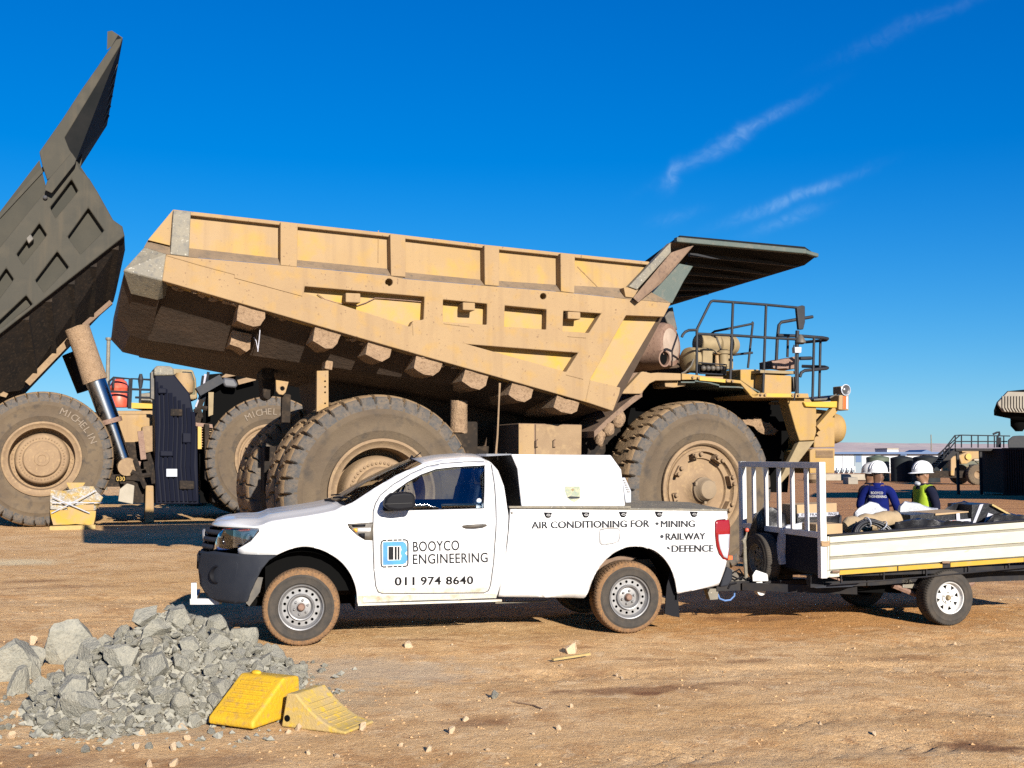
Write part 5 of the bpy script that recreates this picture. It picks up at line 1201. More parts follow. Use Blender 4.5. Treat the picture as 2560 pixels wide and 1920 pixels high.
# canopy: side web, brace, plate
web = [(190, 732), (300, 575), (390, 436), (470, 322), (530, 234), (560, 190), (592, 182), (578, 222), (480, 385), (400, 518), (312, 664), (335, 722), (368, 768), (228, 868), (205, 800)]
B().prism(LT.poly('a', web, LO), LO, LO + .12).build('canopy_side_web', M['bed_grey'], lt_, bevel=.02)
B().hull([Q('a', x, y, LO - .25) for x, y in ((213, 915), (228, 872), (345, 735), (368, 768), (362, 790), (250, 932))] + [Q('a', x, y, LO) for x, y in ((228, 872), (345, 735), (368, 768), (250, 925))]).build('canopy_brace', M['bed_grey'], lt_, bevel=.02)
ca = [Q('a', 312, 664, -.33), Q('a', 592, 190, -.33), Q('a', 516, 605, 3.0), Q('a', 388, 806, 3.0), Q('a', 368, 770, -.33)]
back_ = Vector((-.12, 0, .10))
B().hull(ca + [v + back_ for v in ca]).build('canopy', M['canopy_shade'], lt_)
for j in range(1, 7):
    t = j / 7.5
    a0 = Q('a', 335, 720, -.12).lerp(Q('a', 388, 800, 2.9), t); a1 = a0.lerp(Q('a', 588, 200, -.12).lerp(Q('a', 518, 598, 2.9), t), .9)
    B().bar(a0 + Vector((.04, 0, -.03)), a1 + Vector((.04, 0, -.03)), .07, .07).build('canopy_rib', M['rail'], lt_)
B().hull([Q('a', x, y, .2) for x, y in ((518, 152), (540, 148), (592, 182), (556, 190), (516, 240))] + [Q('a', x, y, .6) for x, y in ((522, 160), (552, 190), (518, 238))]).build('canopy_lip', M['bed_grey'], lt_)
B().bar(Q('a', 403, 628, .4), Q('a', 378, 800, .4), .12, .12).build('canopy_stay', M['bed_grey'], lt_)
# underside of the raised bed
un = [Q('a', 600, 1140, -.2), Q('a', 0, 1612, -.2), Q('a', -420, 1945, -.2), Q('a', 560, 1405, 1.9), Q('z2', 140, 578, 1.9), Q('z2', -260, 760, 1.9), Q('a', 603, 1205, .6), Q('a', 545, 1062, .3)]
un += [Vector((v.x, 6.0 - v.y, v.z)) for v in un]
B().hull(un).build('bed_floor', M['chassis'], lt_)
B().bar(Q('z2', 560, 148, 1.85), Q('z2', 742, -10, 1.85), .35, .12).build('floor_edge', M['brown_steel'], lt_)
B().bar(Q('z2', 185, 535, 1.75), Q('z2', 465, 245, 1.75), .35, .16).build('floor_edge', M['rim'], lt_)
B().hull([Q('z2', x, y, 1.5) for x, y in ((0, 575), (55, 600), (40, 625), (0, 615))] + [Q('z2', x, y, 1.9) for x, y in ((0, 575), (55, 600), (0, 615))]).build('pivot_lug', M['rim'], lt_)
for j in range(5):
    t = (j + .5) / 5
    B().bar(Q('a', 600, 1150, -.1).lerp(Q('a', 60, 1575, -.1), t), Q('a', 560, 1395, 1.85).lerp(Q('z2', 160, 560, 1.85), t), .25, .16).build('bolster', M['chassis'], lt_)
# hoist rams
def ram(x0, y0, x1, y1, d, r0, r1, m, name):
    a, b = Q('z2', x0, y0, d), Q('z2', x1, y1, d); L_ = (b - a).length
    return B().lathe([(r0, 0), (r0, L_ * .5), (r1, L_)], c=a, axis=(b - a), n=24)
o_ = ram(515, 155, 640, 515,   .9, .31, .32, None, ''); o_.bumpy(.03, 4); o_.build('hoist_sleeve', M['mud'], lt_, smooth=60)
ram(640, 515, 738, 785, .9, .26, .26, None, '').build('hoist_rod', M['chrome'], lt_, smooth=60)
ram(733, 770, 742, 800, .9, .31, .31, None, '').build('rod_collar', M['rust'], lt_, smooth=40)
ram(740, 790, 832, 1060, .9, .19, .19, None, '').build('hoist_rod', M['chrome'], lt_, smooth=60)
B().lathe([(.24, -.25), (.27, 0), (.24, .25)], c=Q('z2', 848, 1090, .9), n=24).build('hoist_lug', M['rim'], lt_, smooth=40)
B().bar(Q('z2', 870, 1075, .9), Q('z2', 935, 1085, .9), .3, .25).build('hoist_mount', M['rust'], lt_)
ram(500, 320, 600, 570, 3.2, .36, .36, None, '').build('hoist_sleeve', M['chassis'], lt_, smooth=60)
# chassis, tanks and front end
for yy in (1.9, 3.6): B().box(-1.4, 8.0, yy, yy + .5, 1.3, 2.2).build('frame_rail', M['chassis'], lt_, bevel=.03)
B().lathe([(.5, 1.0), (.8, 2.9), (.5, 5.0)], c=(0, 0, LR), n=20).build('rear_axle', M['chassis'], lt_, smooth=50)
B().lathe([(.3, 1.0), (.3, 5.0)], c=(5.8, 0, LR), n=16).build('front_axle', M['chassis'], lt_, smooth=50)
B().prism(LT.poly('z2', [(775, 735), (1032, 735), (1035, 1060), (905, 1075), (775, 900)], 2.0), 2.0, 3.4).build('hydraulic_tank', M['haul'], lt_, bevel=.1)
B().prism(LT.poly('z2', [(952, 820), (1032, 812), (1032, 985), (965, 1000), (948, 960)], 1.2), 1.2, 1.7).build('tank_step', M['rim'], lt_, bevel=.03)
B().bar(Q('z2', 938, 850, 1.2), Q('z2', 960, 1040, 1.2), .15, .1).build('mud_strip', M['rust'], lt_)
B().prism(LT.poly('z2', [(1035, 470), (1165, 470), (1270, 600), (1320, 860), (1330, 1340), (1040, 1340)], .5), .5, 1.6).build('radiator_guard', M['trailer_dark'], lt_, bevel=.04)  # near-black colour stands for the lowered bed's shadow on this column
B().prism(LT.poly('z2', [(1030, 430), (1050, 412), (1140, 415), (1162, 432), (1165, 478), (1032, 480)], .45), .45, 1.6).build('guard_cap', M['grey_steel'], lt_, bevel=.04)
B().prism(LT.poly('z2', [(1010, 455), (1032, 450), (1040, 640), (1010, 630)], .7), .7, 1.2).build('guard_hinge', M['darkpart'], lt_)
B().prism(LT.poly('z2', [(1145, 430), (1290, 440), (1312, 500), (1322, 640), (1180, 640)], 3.0), 3.0, 4.2).build('cab', M['olive'], lt_, bevel=.05)
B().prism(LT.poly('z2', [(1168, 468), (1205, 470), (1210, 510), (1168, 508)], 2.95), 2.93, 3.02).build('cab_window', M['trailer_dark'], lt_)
B().prism(LT.poly('z2', [(1220, 452), (1282, 455), (1300, 510), (1306, 600), (1235, 600)], 2.95), 2.93, 3.02).build('cab_window', M['wglass'], lt_)
B().lathe([(.1, -.35), (.28, -.2), (.3, .1), (.2, .35)], c=Q('z2', 1225, 545, 1.8), axis=(0, 0, 1), n=16).build('air_intake', M['haul'], lt_, smooth=40)
for x0, x1, y0, y1 in ((1395, 1302, 455, 750), (1375, 1312, 470, 690), (1380, 1330, 530, 720), (1360, 1295, 480, 760)):
    B().tube([Q('z2', x0, y0, 1.4), Q('z2', (x0 + x1) / 2 + 12, (y0 + y1) / 2, 1.4), Q('z2', x1, y1, 1.4)], .045, 6).build('hose', M['fragile'] if x0 == 1375 else M['rail'], lt_)
B().bar(Q('z2', 1322, 590, 1.2), Q('z2', 1480, 500, 1.2), .35, .25).build('mirror_arm', M['rail'], lt_)
B().prism(LT.poly('z2', [(1495, 490), (1570, 500), (1595, 540), (1580, 562), (1505, 555), (1490, 525)], 1.0), 1.0, 1.3).build('mirror', M['lamp'], lt_, bevel=.05)
B().prism(LT.poly('z2', [(1478, 490), (1545, 442), (1590, 460), (1585, 480), (1510, 495)], 1.2), 1.2, 1.5).build('mirror_guard', M['rim'], lt_, bevel=.03)
B().bar(Q('z2', 1590, 525, 1.2), Q('z2', 1705, 495, 1.2), .16, .14).build('mirror_stay', M['rim'], lt_)
B().prism(LT.poly('z2', [(1395, 590), (1430, 590), (1425, 740), (1395, 752)], 1.0), 1.0, 1.2).build('ladder_plate', M['olive'], lt_)
B().hull([Q('z2', x, y, d) for x, y in ((1400, 470), (1760, 440), (2034, 560), (2034, 1330), (1340, 1330), (1330, 860)) for d in (1.5, 4.0)]).build('engine_bay', M['black'], lt_)  # solid black mass stands for the front end lying in shade
B().prism(LT.poly('z2', [(1290, 790), (1420, 805), (1425, 830), (1290, 815)], .9), .9, 2.0).build('step_beam', M['rust'], lt_)
for j in range(8): B().prism(LT.poly('z2', [(1325, 830 + j * 17), (1425, 834 + j * 17), (1425, 840 + j * 17), (1325, 836 + j * 17)], 1.0), 1.0, 1.1).build('ladder_rung', M['rim'], lt_)
B().bar(Q('z2', 1335, 820, .95), Q('z2', 1335, 970, .95), .1, .1).build('ladder_stile', M['tape_yellow'], lt_)
B().prism(LT.poly('z2', [(1370, 800), (1402, 805), (1402, 1200), (1370, 1170)], .6), .6, .9).build('ladder_post', M['chassis'], lt_, bevel=.02)
B().prism(LT.poly('z2', [(1405, 1008), (1680, 1008), (1670, 1150), (1405, 1155)], .6), .6, 2.6).build('front_bumper', M['black'], lt_, bevel=.04)
B().prism(LT.poly('z2', [(1420, 1165), (1650, 1165), (1640, 1330), (1420, 1330)], .8), .8, 2.4).build('lower_bumper', M['chassis'], lt_, bevel=.04)
B().prism(LT.poly('z2', [(975, 1215), (1028, 1215), (1032, 1460), (968, 1468)], .5), .5, .9).build('support_leg', M['haul'], lt_, bevel=.03)
B().prism(LT.poly('z2', [(850, 1200), (900, 1215), (890, 1340), (790, 1320), (800, 1240)], .5), .5, .6).build('side_plate', M['concrete'], lt_, bevel=.02)
B().prism(LT.poly('z2', [(800, 1180), (980, 1190), (970, 1330), (840, 1330)], 1.0), 1.0, 2.2).build('belly_tank', M['chassis'], lt_)
pb = B().prism(LT.poly('z2', [(772, 1148), (842, 1148), (842, 1190), (772, 1190)], .3), .3, .36); pb.build('number_plate', M['black'], lt_)
mapped_text(LT, '030', 'z2', (779, 1184), (836, 1184), (779, 1155), lambda x, z: .3, M['tape_yellow'], lt_, off=.012)
B().prism(LT.poly('z2', [(1113, 1103), (1185, 1103), (1185, 1155), (1113, 1155)], .35), .33, .36).build('data_plate', M['white_lens'], lt_)

# bundle of yellow parts in cling wrap, lying beside the wheel
bc = on_ground('z2', 520, 1505); bf = Frame(bc.x, bc.y, 18); bu = empty('parts_bundle', bf)
tag(bu, 'bundle of yellow machine parts in clear plastic wrap on the ground by the big wheel', 'bundle')
B().hull([bf.P('z2', x, y, 0) for x, y in ((340, 1380), (640, 1390), (630, 1480), (350, 1475))] + [bf.P('z2', x, y, 0) + Vector((0, .9, 0)) for x, y in ((340, 1380), (640, 1390), (630, 1480), (350, 1475))]).cut(.2, 'xz').bumpy(.06, 2.5, 4).build('lower_casting', M['haul_yellow'], bu, smooth=35)
B().hull([bf.P('z2', x, y, .1) for x, y in ((345, 1250), (620, 1220), (690, 1290), (640, 1380), (350, 1375))] + [bf.P('z2', x, y, .1) + Vector((0, .8, 0)) for x, y in ((360, 1270), (610, 1240), (640, 1370), (350, 1360))]).cut(.15, 'xz').bumpy(.07, 3).build('wrapped_casting', M['wrap'], bu, smooth=40)
B().hull([bf.P('z2', x, y, .0) for x, y in ((450, 1360), (630, 1330), (625, 1380), (455, 1385))] + [bf.P('z2', x, y, .2) for x, y in ((450, 1360), (630, 1330), (625, 1380))]).build('yellow_bracket', M['haul_yellow'], bu)
B().hull([bf.P('z2', x, y, .3) for x, y in ((445, 1195), (570, 1195), (545, 1235), (465, 1240))] + [bf.P('z2', x, y, .6) for x, y in ((445, 1195), (570, 1195), (545, 1235), (465, 1240))]).build('yellow_bracket', M['haul_yellow'], bu)
B().bar(bf.P('z2', 335, 1500, -.1), bf.P('z2', 640, 1490, -.1), .25, .1).build('timber_base', M['wood'], bu)
for a, b in (((345, 1400), (640, 1250)), ((350, 1330), (690, 1330)), ((350, 1290), (600, 1400))): B().tube([bf.P('z2', *a, -.05), bf.P('z2', (a[0] + b[0]) / 2, (a[1] + b[1]) / 2, -.12), bf.P('z2', *b, -.05)], .014, 5).build('wrap_strand', M['white_lens'], bu)

# ------------------------------------------------------------------ yellow machine deck showing between the trucks
bg_c = at_dist('z2', 860, 700, 40.0); DF = Frame(bg_c.x, bg_c.y, 8); dk = empty('loader', DF)
tag(dk, 'yellow machine with black handrails and red drums seen far back beneath the hoist ram', 'loader')
z_d = DF.P('z2', 860, 700).z
B().prism(DF.poly('z2', [(640, 715), (1030, 712), (1060, 1010), (600, 1010)]), 0, 3).build('engine_hood', M['haul'], dk, bevel=.08)
B().prism(DF.poly('z2', [(880, 660), (1035, 668), (1035, 700), (880, 698)], -.05), -.05, 2.5).build('deck', M['yellow'], dk)
B().prism(DF.poly('z2', [(930, 600), (1010, 590), (1020, 660), (925, 660)], 1.0), 1.0, 2.0).build('deck_box', M['grey_steel'], dk, bevel=.05)
for (x, w_) in ((795, 34),):
    c = DF.P('z2', x, 655, .6); B().lathe([(.32, 0), (.36, .1), (.36, .4), (.3, .55), (.36, .7), (.25, .95), (.1, 1.05)], c=c - Vector((0, 0, .2)), axis=(0, 0, 1), n=20).build('red_drum', M['red'], dk, smooth=40)
def drail(pts): B().tube([DF.P('z2', q[0], q[1], q[2] if len(q) > 2 else 0) for q in pts], .045, 6).build('handrail', M['rail'], dk)
for pts in ([(728, 700), (730, 520), (760, 492), (868, 500), (862, 700)], [(728, 585), (865, 590)], [(760, 495), (758, 560)], [(870, 700), (882, 500), (1030, 508)], [(875, 570), (1030, 575)], [(940, 505), (936, 690)], [(905, 625), (1030, 628)], [(825, 500, 2), (825, 690, 2)], [(768, 525, 2), (830, 525, 2)], [(700, 560), (730, 556)]): drail(pts)
B().lathe([(.06, .0), (.1, .3), (.05, .5)], c=DF.P('z2', 940, 560), axis=(0, 0, 1), n=10).build('beacon', M['rail'], dk)
for x in (-2.2, 2.4): haul_wheel(dk, 1.0, .6, (x, .2, 1.0), 'rear'); haul_wheel(dk, 1.0, .6, (x, 2.8, 1.0), 'rear', flip=True)
B().box(-3, 3.2, .8, 2.2, .7, z_d - .1).build('chassis', M['chassis'], dk)
pc_ = at_dist('z2', 715, 700, 60.0); pz_ = at_dist('z2', 727, 225, 60.0)
po = B().lathe([(.12, 0), (.10, pz_.z * .98), (.16, pz_.z * .985), (.16, pz_.z)], c=(0, 0, 0), axis=(0, 0, 1), n=10).build('lamp_post', M['grey_steel'], None, smooth=40, loc=(pz_.x, pz_.y, 0))
tag(po, 'thin grey pole rising behind the hoist ram between the two dump trucks', 'pole')

# pipes, brackets and panels in the grey truck's middle, near-black to stand for shade
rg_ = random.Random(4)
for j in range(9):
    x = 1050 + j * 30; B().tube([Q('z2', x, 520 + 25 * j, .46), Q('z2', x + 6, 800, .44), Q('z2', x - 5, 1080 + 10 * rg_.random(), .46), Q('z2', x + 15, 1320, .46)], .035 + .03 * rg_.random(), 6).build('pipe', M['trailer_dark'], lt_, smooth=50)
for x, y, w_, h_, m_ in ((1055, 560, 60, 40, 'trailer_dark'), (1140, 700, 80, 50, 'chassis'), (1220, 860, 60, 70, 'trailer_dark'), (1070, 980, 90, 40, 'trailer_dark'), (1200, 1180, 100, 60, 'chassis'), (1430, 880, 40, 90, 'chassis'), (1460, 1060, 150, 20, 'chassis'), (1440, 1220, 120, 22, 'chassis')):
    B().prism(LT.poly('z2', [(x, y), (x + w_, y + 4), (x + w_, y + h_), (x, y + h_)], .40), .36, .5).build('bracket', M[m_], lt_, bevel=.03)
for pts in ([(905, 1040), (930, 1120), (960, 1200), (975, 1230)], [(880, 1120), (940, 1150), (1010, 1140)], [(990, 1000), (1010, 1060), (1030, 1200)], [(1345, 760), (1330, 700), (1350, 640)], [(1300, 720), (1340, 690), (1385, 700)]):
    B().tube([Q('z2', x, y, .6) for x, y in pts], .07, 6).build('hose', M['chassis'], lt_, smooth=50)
# ------------------------------------------------------------------ flat trailer hitched to the pickup
TR = Frame(4.644, 11.91, 15)
tr = empty('trailer', TR)
tag(tr, 'cream drop-side utility trailer with white slatted headboard and yellow reflective strip', 'trailer')
def T(k, x, y, d=0.0): return TR.P(k, x, y, d)
TWD = 1.78
def topy(x): return 702 - (x - 785) * .0771
def boty(x): return 950 - (x - 800) * .0708
def strip(v0, v1, x0, x1, y0, y1, name, mt, bevel=.006):
    pts = [(x, topy(x) + v * (boty(x) - topy(x))) for x, v in ((x0, v0), (x1, v0), (x1, v1), (x0, v1))]
    return B().prism(TR.poly('p3', pts, y0), y0, y1).build(name, mt, tr, bevel=bevel)
XR = 2820
strip(.0, 1.0, 800, XR, .012, .035, 'side_backing', M['cream_groove'], 0)
for v0, v1 in ((.02, .20), (.265, .60), (.685, .985)): strip(v0, v1, 800, XR, -.012, .012, 'side_plank', M['cream'], .008)
strip(0, 1.0, 782, 798, -.015, .03, 'side_edge', M['cream'])
strip(-.045, .012, 795, XR, -.02, .05, 'rubber_top_rail', M['trailer_steel'])
pts = [(872, boty(872) + 3), (XR, boty(XR) + 3), (XR, boty(XR) + 40), (872, boty(872) + 40)]
B().prism(TR.poly('p3', pts, -.01), -.01, .05).build('chassis_beam', M['trailer_steel'], tr)
for x0, x1 in ((872, 1290), (1300, 1620), (1680, 2212), (2225, XR)):
    pts = [(x0, boty(x0) + 5), (x1, boty(x1) + 5), (x1, boty(x1) + 37), (x0, boty(x0) + 37)]
    B().prism(TR.poly('p3', pts, -.02), -.016, -.010).build('reflective_strip', M['tape_yellow'], tr)
pts = [(782, boty(782) + 2), (868, boty(868) + 2), (868, boty(868) + 48), (782, boty(782) + 48)]
B().prism(TR.poly('p3', pts, -.01), -.012, .06).build('corner_foot', M['cream'], tr)
# headboard
xh = T('p3', 742, 600).x; z_top = T('p3', 740, 160).z; z_mid = T('p3', 735, 695).z; z_bot = T('p3', 745, 1005).z
zf = T('p3', 900, 960, .1).z + .02
B().box(xh - .035, xh + .035, -.03, .04, z_bot, z_top).build('corner_post', M['white_metal'], tr, bevel=.004)
B().box(xh - .035, xh + .035, TWD - .04, TWD + .03, z_bot, z_top).build('corner_post', M['white_metal'], tr, bevel=.004)
B().box(xh - .03, xh + .03, .04, TWD - .04, z_top - .065, z_top - .002).build('top_rail', M['white_metal'], tr, bevel=.004)
B().box(xh - .028, xh + .028, .04, TWD - .04, z_mid - .03, z_mid + .03).build('middle_rail', M['white_metal'], tr, bevel=.004)
for j in range(1, 6):
    y = .005 + (TWD) * j / 6; B().box(xh - .018, xh + .018, y - .022, y + .022, z_mid + .03, z_top - .065).build('slat', M['white_metal'], tr, bevel=.003)
B().box(xh - .012, xh + .012, .042, TWD - .042, z_bot + .04, z_mid - .03).build('headboard_panel', M['trailer_dark'], tr)
x_end = T('p3', XR, 600).x
B().box(xh + .05, x_end, .05, TWD - .02, zf - .06, zf).build('bed_floor', M['trailer_steel'], tr)
B().box(xh + .05, x_end, TWD - .03, TWD + .01, zf, z_mid - .05).build('far_side', M['cream_groove'], tr)
for y in (.25, TWD - .35): B().box(xh, x_end, y, y + .08, zf - .19, zf - .065).build('chassis_rail', M['trailer_steel'], tr)
# wheel, axle, springs, undertray
TRR = .296
car_wheel(tr, TRR, .19, (0, .0, TRR), .168, 'spoke'); car_wheel(tr, TRR, .19, (0, TWD, TRR), .168, 'spoke', flip=True)
B().lathe([(.035, .1), (.035, TWD - .1)], c=(0, 0, TRR), n=12).build('axle', M['trailer_steel'], tr)
for y in (.28, TWD - .3): B().tube([(-.5, y, zf - .2), (-.25, y, TRR + .02), (0, y, TRR - .05), (.25, y, TRR + .02), (.5, y, zf - .2)], .03, 6).build('leaf_spring', M['rust'], tr)
B().prism(TR.poly('p3', [(1325, 975), (1375, 975), (1372, 1010), (1440, 1060), (1430, 1080), (1330, 1075)], .25), .25, .33).build('spring_hanger', M['grey_steel'], tr)
B().hull([T('p3', 680, 1072, .05), T('p3', 860, 1045, .05), T('p3', 1035, 1035, .05), T('p3', 960, 1068, .05), T('p3', 700, 1078, .05), T('p3', 860, 1045, .6), T('p3', 1035, 1035, .6)]).build('toolbox_step', M['bumper'], tr)
B().hull([T('p3', x, y, d) for x, y in ((700, 1085), (1320, 1060), (1320, 1115), (760, 1100)) for d in (.4, 1.3)]).build('under_box', M['black'], tr)
def lo(x, e): return boty(x) + e
B().tube([T('p3', 800, 1052, -.01), T('p3', 1030, 1036, -.01), T('p3', 1500, 995, -.01), T('p3', 2212, 928, -.01), T('p3', XR, 872, -.01)], .008, 6).build('rope_rail', M['trailer_steel'], tr)
for x in (880, 1190, 1500, 1805, 2100): B().bar(T('p3', x, lo(x, 38), -.005), T('p3', x, 1048 - (x - 880) * .088, -.005), .012, .02).build('rope_hook', M['trailer_steel'], tr)
for x, y in ((1645, 890), (845, 958), (760, 745)): B().hull([T('p3', x + a, y + b, d) for a in (-28, 28) for b in (-9, 9) for d in (-.05, .0)]).build('latch', M['brown_steel'], tr, bevel=.006)
for j in range(4): B().tube([T('p3', 738 + 58 * (q / 4), 742 + 9 * j - (q - 2) ** 2, -.045) for q in range(5)], .008, 5).build('rope_lashing', M['card'], tr)
B().bar(T('p3', 790, 990, .0), T('p3', 880, 1022, .1), .03, .02).build('corner_stay', M['rust'], tr)
# spare wheel on the headboard
sw_y = 1.08; sw_z = T('p3', 400, 860, sw_y).z
sp_ = car_wheel(tr, .285, .17, (xh - .20, sw_y, sw_z), .168, 'spare_spoke', name='spare_wheel'); sp_.rotation_euler = (0, 0, R(-90))
for ch in sp_.children:
    if ch.name.startswith('wheel_disc'): ch.data.materials[0] = M['grey_steel']
sp_.data.materials[0] = M['grey_steel']
# drawbar, coupler, jockey wheel, hand brake
yc = TWD / 2 - .02; zd = T('p3', 300, 1055, yc).z
xd0 = T('p3', -40, 1050, yc).x
B().box(xd0, xh + .3, yc - .05, yc + .05, zd - .05, zd + .05).build('drawbar', M['trailer_steel'], tr, bevel=.006)
for s in (-1, 1): B().bar((xh - .5, yc + s * .06, zd), (xh + .5, yc + s * .7, zd), .06, .08).build('drawbar_brace', M['trailer_steel'], tr)
B().hull([T('p3', x, y, yc + d) for x, y in ((235, 985), (260, 945), (345, 975), (352, 1028), (238, 1030)) for d in (-.12, .1)]).build('winch_box', M['white_metal'], tr, bevel=.01)
B().lathe([(.05, -.04), (.055, 0), (.05, .04)], c=T('p3', 290, 1095, yc - .1), n=18).build('jockey_wheel', M['white_metal'], tr, smooth=40)
B().bar(T('p3', 280, 1030, yc - .09), T('p3', 285, 1095, yc - .09), .07, .04).build('jockey_bracket', M['white_metal'], tr)
B().tube([T('p3', x, y, yc - .1) for x, y in ((190, 1000), (182, 880), (178, 760), (172, 735), (192, 690), (197, 660))], .016, 8, rs=[.02, .022, .02, .028, .008, .008]).build('brake_lever', M['grey_steel'], tr, smooth=40)
B().ball(T('p3', 196, 655, yc - .1), .024, 2).build('lever_knob', M['red'], tr, smooth=60)
B().hull([T('p3', x, y, yc) for x, y in ((20, 985), (60, 930), (130, 960), (220, 1000), (220, 1035), (20, 1040))] + [T('p3', x, y, yc + .12) for x, y in ((40, 985), (120, 960), (220, 1030))]).build('coupler', M['darkpart'], tr)
for pts in ([(110, 960), (140, 940), (175, 990), (200, 960)], [(90, 990), (130, 1010), (180, 985), (215, 1010)], [(60, 1080), (75, 1050), (120, 1040)]): B().tube([T('p3', x, y, yc - .06) for x, y in pts], .010, 6).build('trailer_cable', M['bplastic'], tr)

# ------------------------------------------------------------------ load on the trailer
def boxat(name, k, quad, d0, depth, label, cat, mt, group=None, zb=None, bevel=.006, tilt=None):
    """carton whose near face is the outline given; it stands on the trailer floor or on what lies below"""
    o = empty(name, TR); tag(o, label, cat, group)
    f = TR.poly(k, quad, d0)
    if zb is not None:
        zm = min(z for x, z in f); f = [(x, z if z > zm + .03 else zb) for x, z in f]
    b = B().prism(f, d0, d0 + depth); return o, b.build('carton', mt, o, bevel=bevel), f
c1, _, f1 = boxat('cardboard_box', 'p3', [(560, 472), (850, 458), (855, 590), (560, 600)], 1.15, .35, 'flat cardboard carton with black wrap and fragile tape behind the headboard slats', 'box', M['card'], zb=zf)
B().prism(TR.poly('p3', [(555, 535), (862, 522), (875, 600), (560, 640)], 1.14), 1.13, 1.16).build('black_wrap', M['blackwrap'], c1)
B().prism(TR.poly('p3', [(566, 534), (860, 524), (860, 550), (568, 562)], 1.12), 1.115, 1.13).build('fragile_tape', M['fragile'], c1)
g = lambda d: (lambda x, z: d)
for s_, x0, x1, ya, yb in (('LE', 570, 612, 556, 536), ('FRAGILE', 655, 770, 553, 533), ('FRAGILE', 788, 855, 548, 528)): mapped_text(TR, s_, 'p3', (x0, ya), (x1, ya - 2), (x0, yb), g(1.115), M['decal'], c1, off=.004, name='tape_print')
c2, _, _ = boxat('cardboard_box', 'p3', [(700, 614), (892, 608), (892, 690), (700, 700)], .22, .3, 'small plain cardboard box at the front corner of the trailer by the post', 'box', M['card'], zb=zf)
def blob(name, pts, d0, d1, label, cat, mt, amt=.03, sc_=7, group=None, cuts=.05):
    b = B().hull([T('p3', x, y, d) for x, y in pts for d in (d0, d1)] + [Vector((T('p3', x, y, d0).x, dd, zf + .01)) for x, y in (pts[0], pts[len(pts) // 2], pts[-1]) for dd in (d0, d1)])
    b.cut(cuts, 'xyz').bumpy(amt * .8, sc_).bumpy(amt * .3, sc_ * 2.6, 3)
    for v in b.bm.verts: v.co.z = max(v.co.z, zf + .003)
    o = b.build(name, mt, None, smooth=75); o.location = TR.o; o.rotation_euler = (0, 0, TR.th); return tag(o, label, cat, group)
blob('plastic_bag', [(262, 560), (300, 520), (345, 490), (400, 500), (470, 540), (480, 620), (270, 640)], 1.2, 1.6, 'crumpled black plastic bag at the far front corner of the trailer', 'bag', M['blackwrap'], .04)
blob('plastic_sheet', [(440, 650), (500, 620), (600, 605), (690, 640), (690, 668), (450, 668)], .75, 1.0, 'crumpled white plastic sheet behind the headboard bars', 'sheet', M['bag'], .03)
blob('plastic_bag', [(985, 530), (1040, 480), (1085, 452), (1150, 475), (1215, 512), (1210, 540), (1000, 550)], 1.25, 1.6, 'white plastic bag with small blue print behind the canvas roll', 'bag', M['bag'], .03)
blob('wrapped_parcel', [(1308, 480), (1340, 452), (1450, 468), (1580, 505), (1590, 540), (1440, 560), (1330, 545)], 1.1, 1.45, 'parcel in milky plastic wrap beside the man in the lime vest', 'parcel', M['bag'], .03)
blob('plastic_bag', [(1290, 600), (1400, 580), (1700, 610), (1830, 600), (1830, 660), (1290, 680)], .2, .5, 'black plastic sheeting bunched along the near side of the trailer', 'bag', M['blackwrap'], .04)
blob('plastic_bag', [(800, 560), (880, 545), (870, 600), (600, 640), (560, 620)], .8, 1.1, 'black plastic bag squeezed below the fragile carton', 'bag', M['blackwrap'], .03)
blob('plastic_bag', [(1640, 505), (1700, 470), (1780, 445), (1860, 470), (1850, 520), (1660, 530)], 1.0, 1.4, 'black plastic bundle behind the long fragile box', 'bag', M['blackwrap'], .03)
blob('plastic_bag', [(2000, 540), (2212, 556), (2400, 560), (2400, 640), (1990, 620)], .4, 1.2, 'black plastic sheeting at the right edge of the picture', 'bag', M['blackwrap'], .04)
# canvas roll
ra, rb_ = T('p3', 905, 632, .55), T('p3', 1285, 572, .62)
cr = B(); N_ = 14; cpts = [ra.lerp(rb_, i / N_) + Vector((0, 0, .012 * math.sin(i * 1.3))) for i in range(N_ + 1)]
cr.tube(cpts, .1, 20, rs=[.055, .088] + [.098 + .006 * math.sin(i * 2.1) for i in range(N_ - 2)] + [.098, .09]); cr.bumpy(.012, 12)
o = cr.build('canvas_roll', M['canvas'], None, smooth=50); o.location = TR.o; o.rotation_euler = (0, 0, TR.th); tag(o, 'rolled tan canvas bundle lying on the trailer behind the black hose', 'canvas roll')
# hose coil
hc = empty('hose_coil', TR); tag(hc, 'coil of shiny black hose with white cable ties on the trailer', 'hose')
cc = T('p3', 1130, 730, .22); hb_ = B()
for j in range(7):
    rr_ = .245 - .017 * (j % 4); oy = .028 * (j // 2)
    hb_.tube([cc + Vector((math.cos(a) * rr_, oy + .30 * math.sin(a) * rr_, math.sin(a) * rr_ * .86 + .006 * math.sin(3 * a + j))) for a in [2 * math.pi * i / 40 for i in range(40)]], .014, 8, closed=True)
hb_.build('hose', M['hose'], hc, smooth=60)['kind'] = 'stuff'
for ang in (R(100), R(52)):
    q = cc + Vector((math.cos(ang) * .22, .02 + .30 * math.sin(ang) * .22, math.sin(ang) * .22 * .86)); rad_ = Vector((math.cos(ang), 0, math.sin(ang)))
    B().tube([q + rad_ * .055 * math.cos(b) + Vector((0, 1, 0)) * .07 * math.sin(b) for b in [2 * math.pi * i / 14 for i in range(14)]], .006, 5, closed=True).build('cable_tie', M['white_lens'], hc)
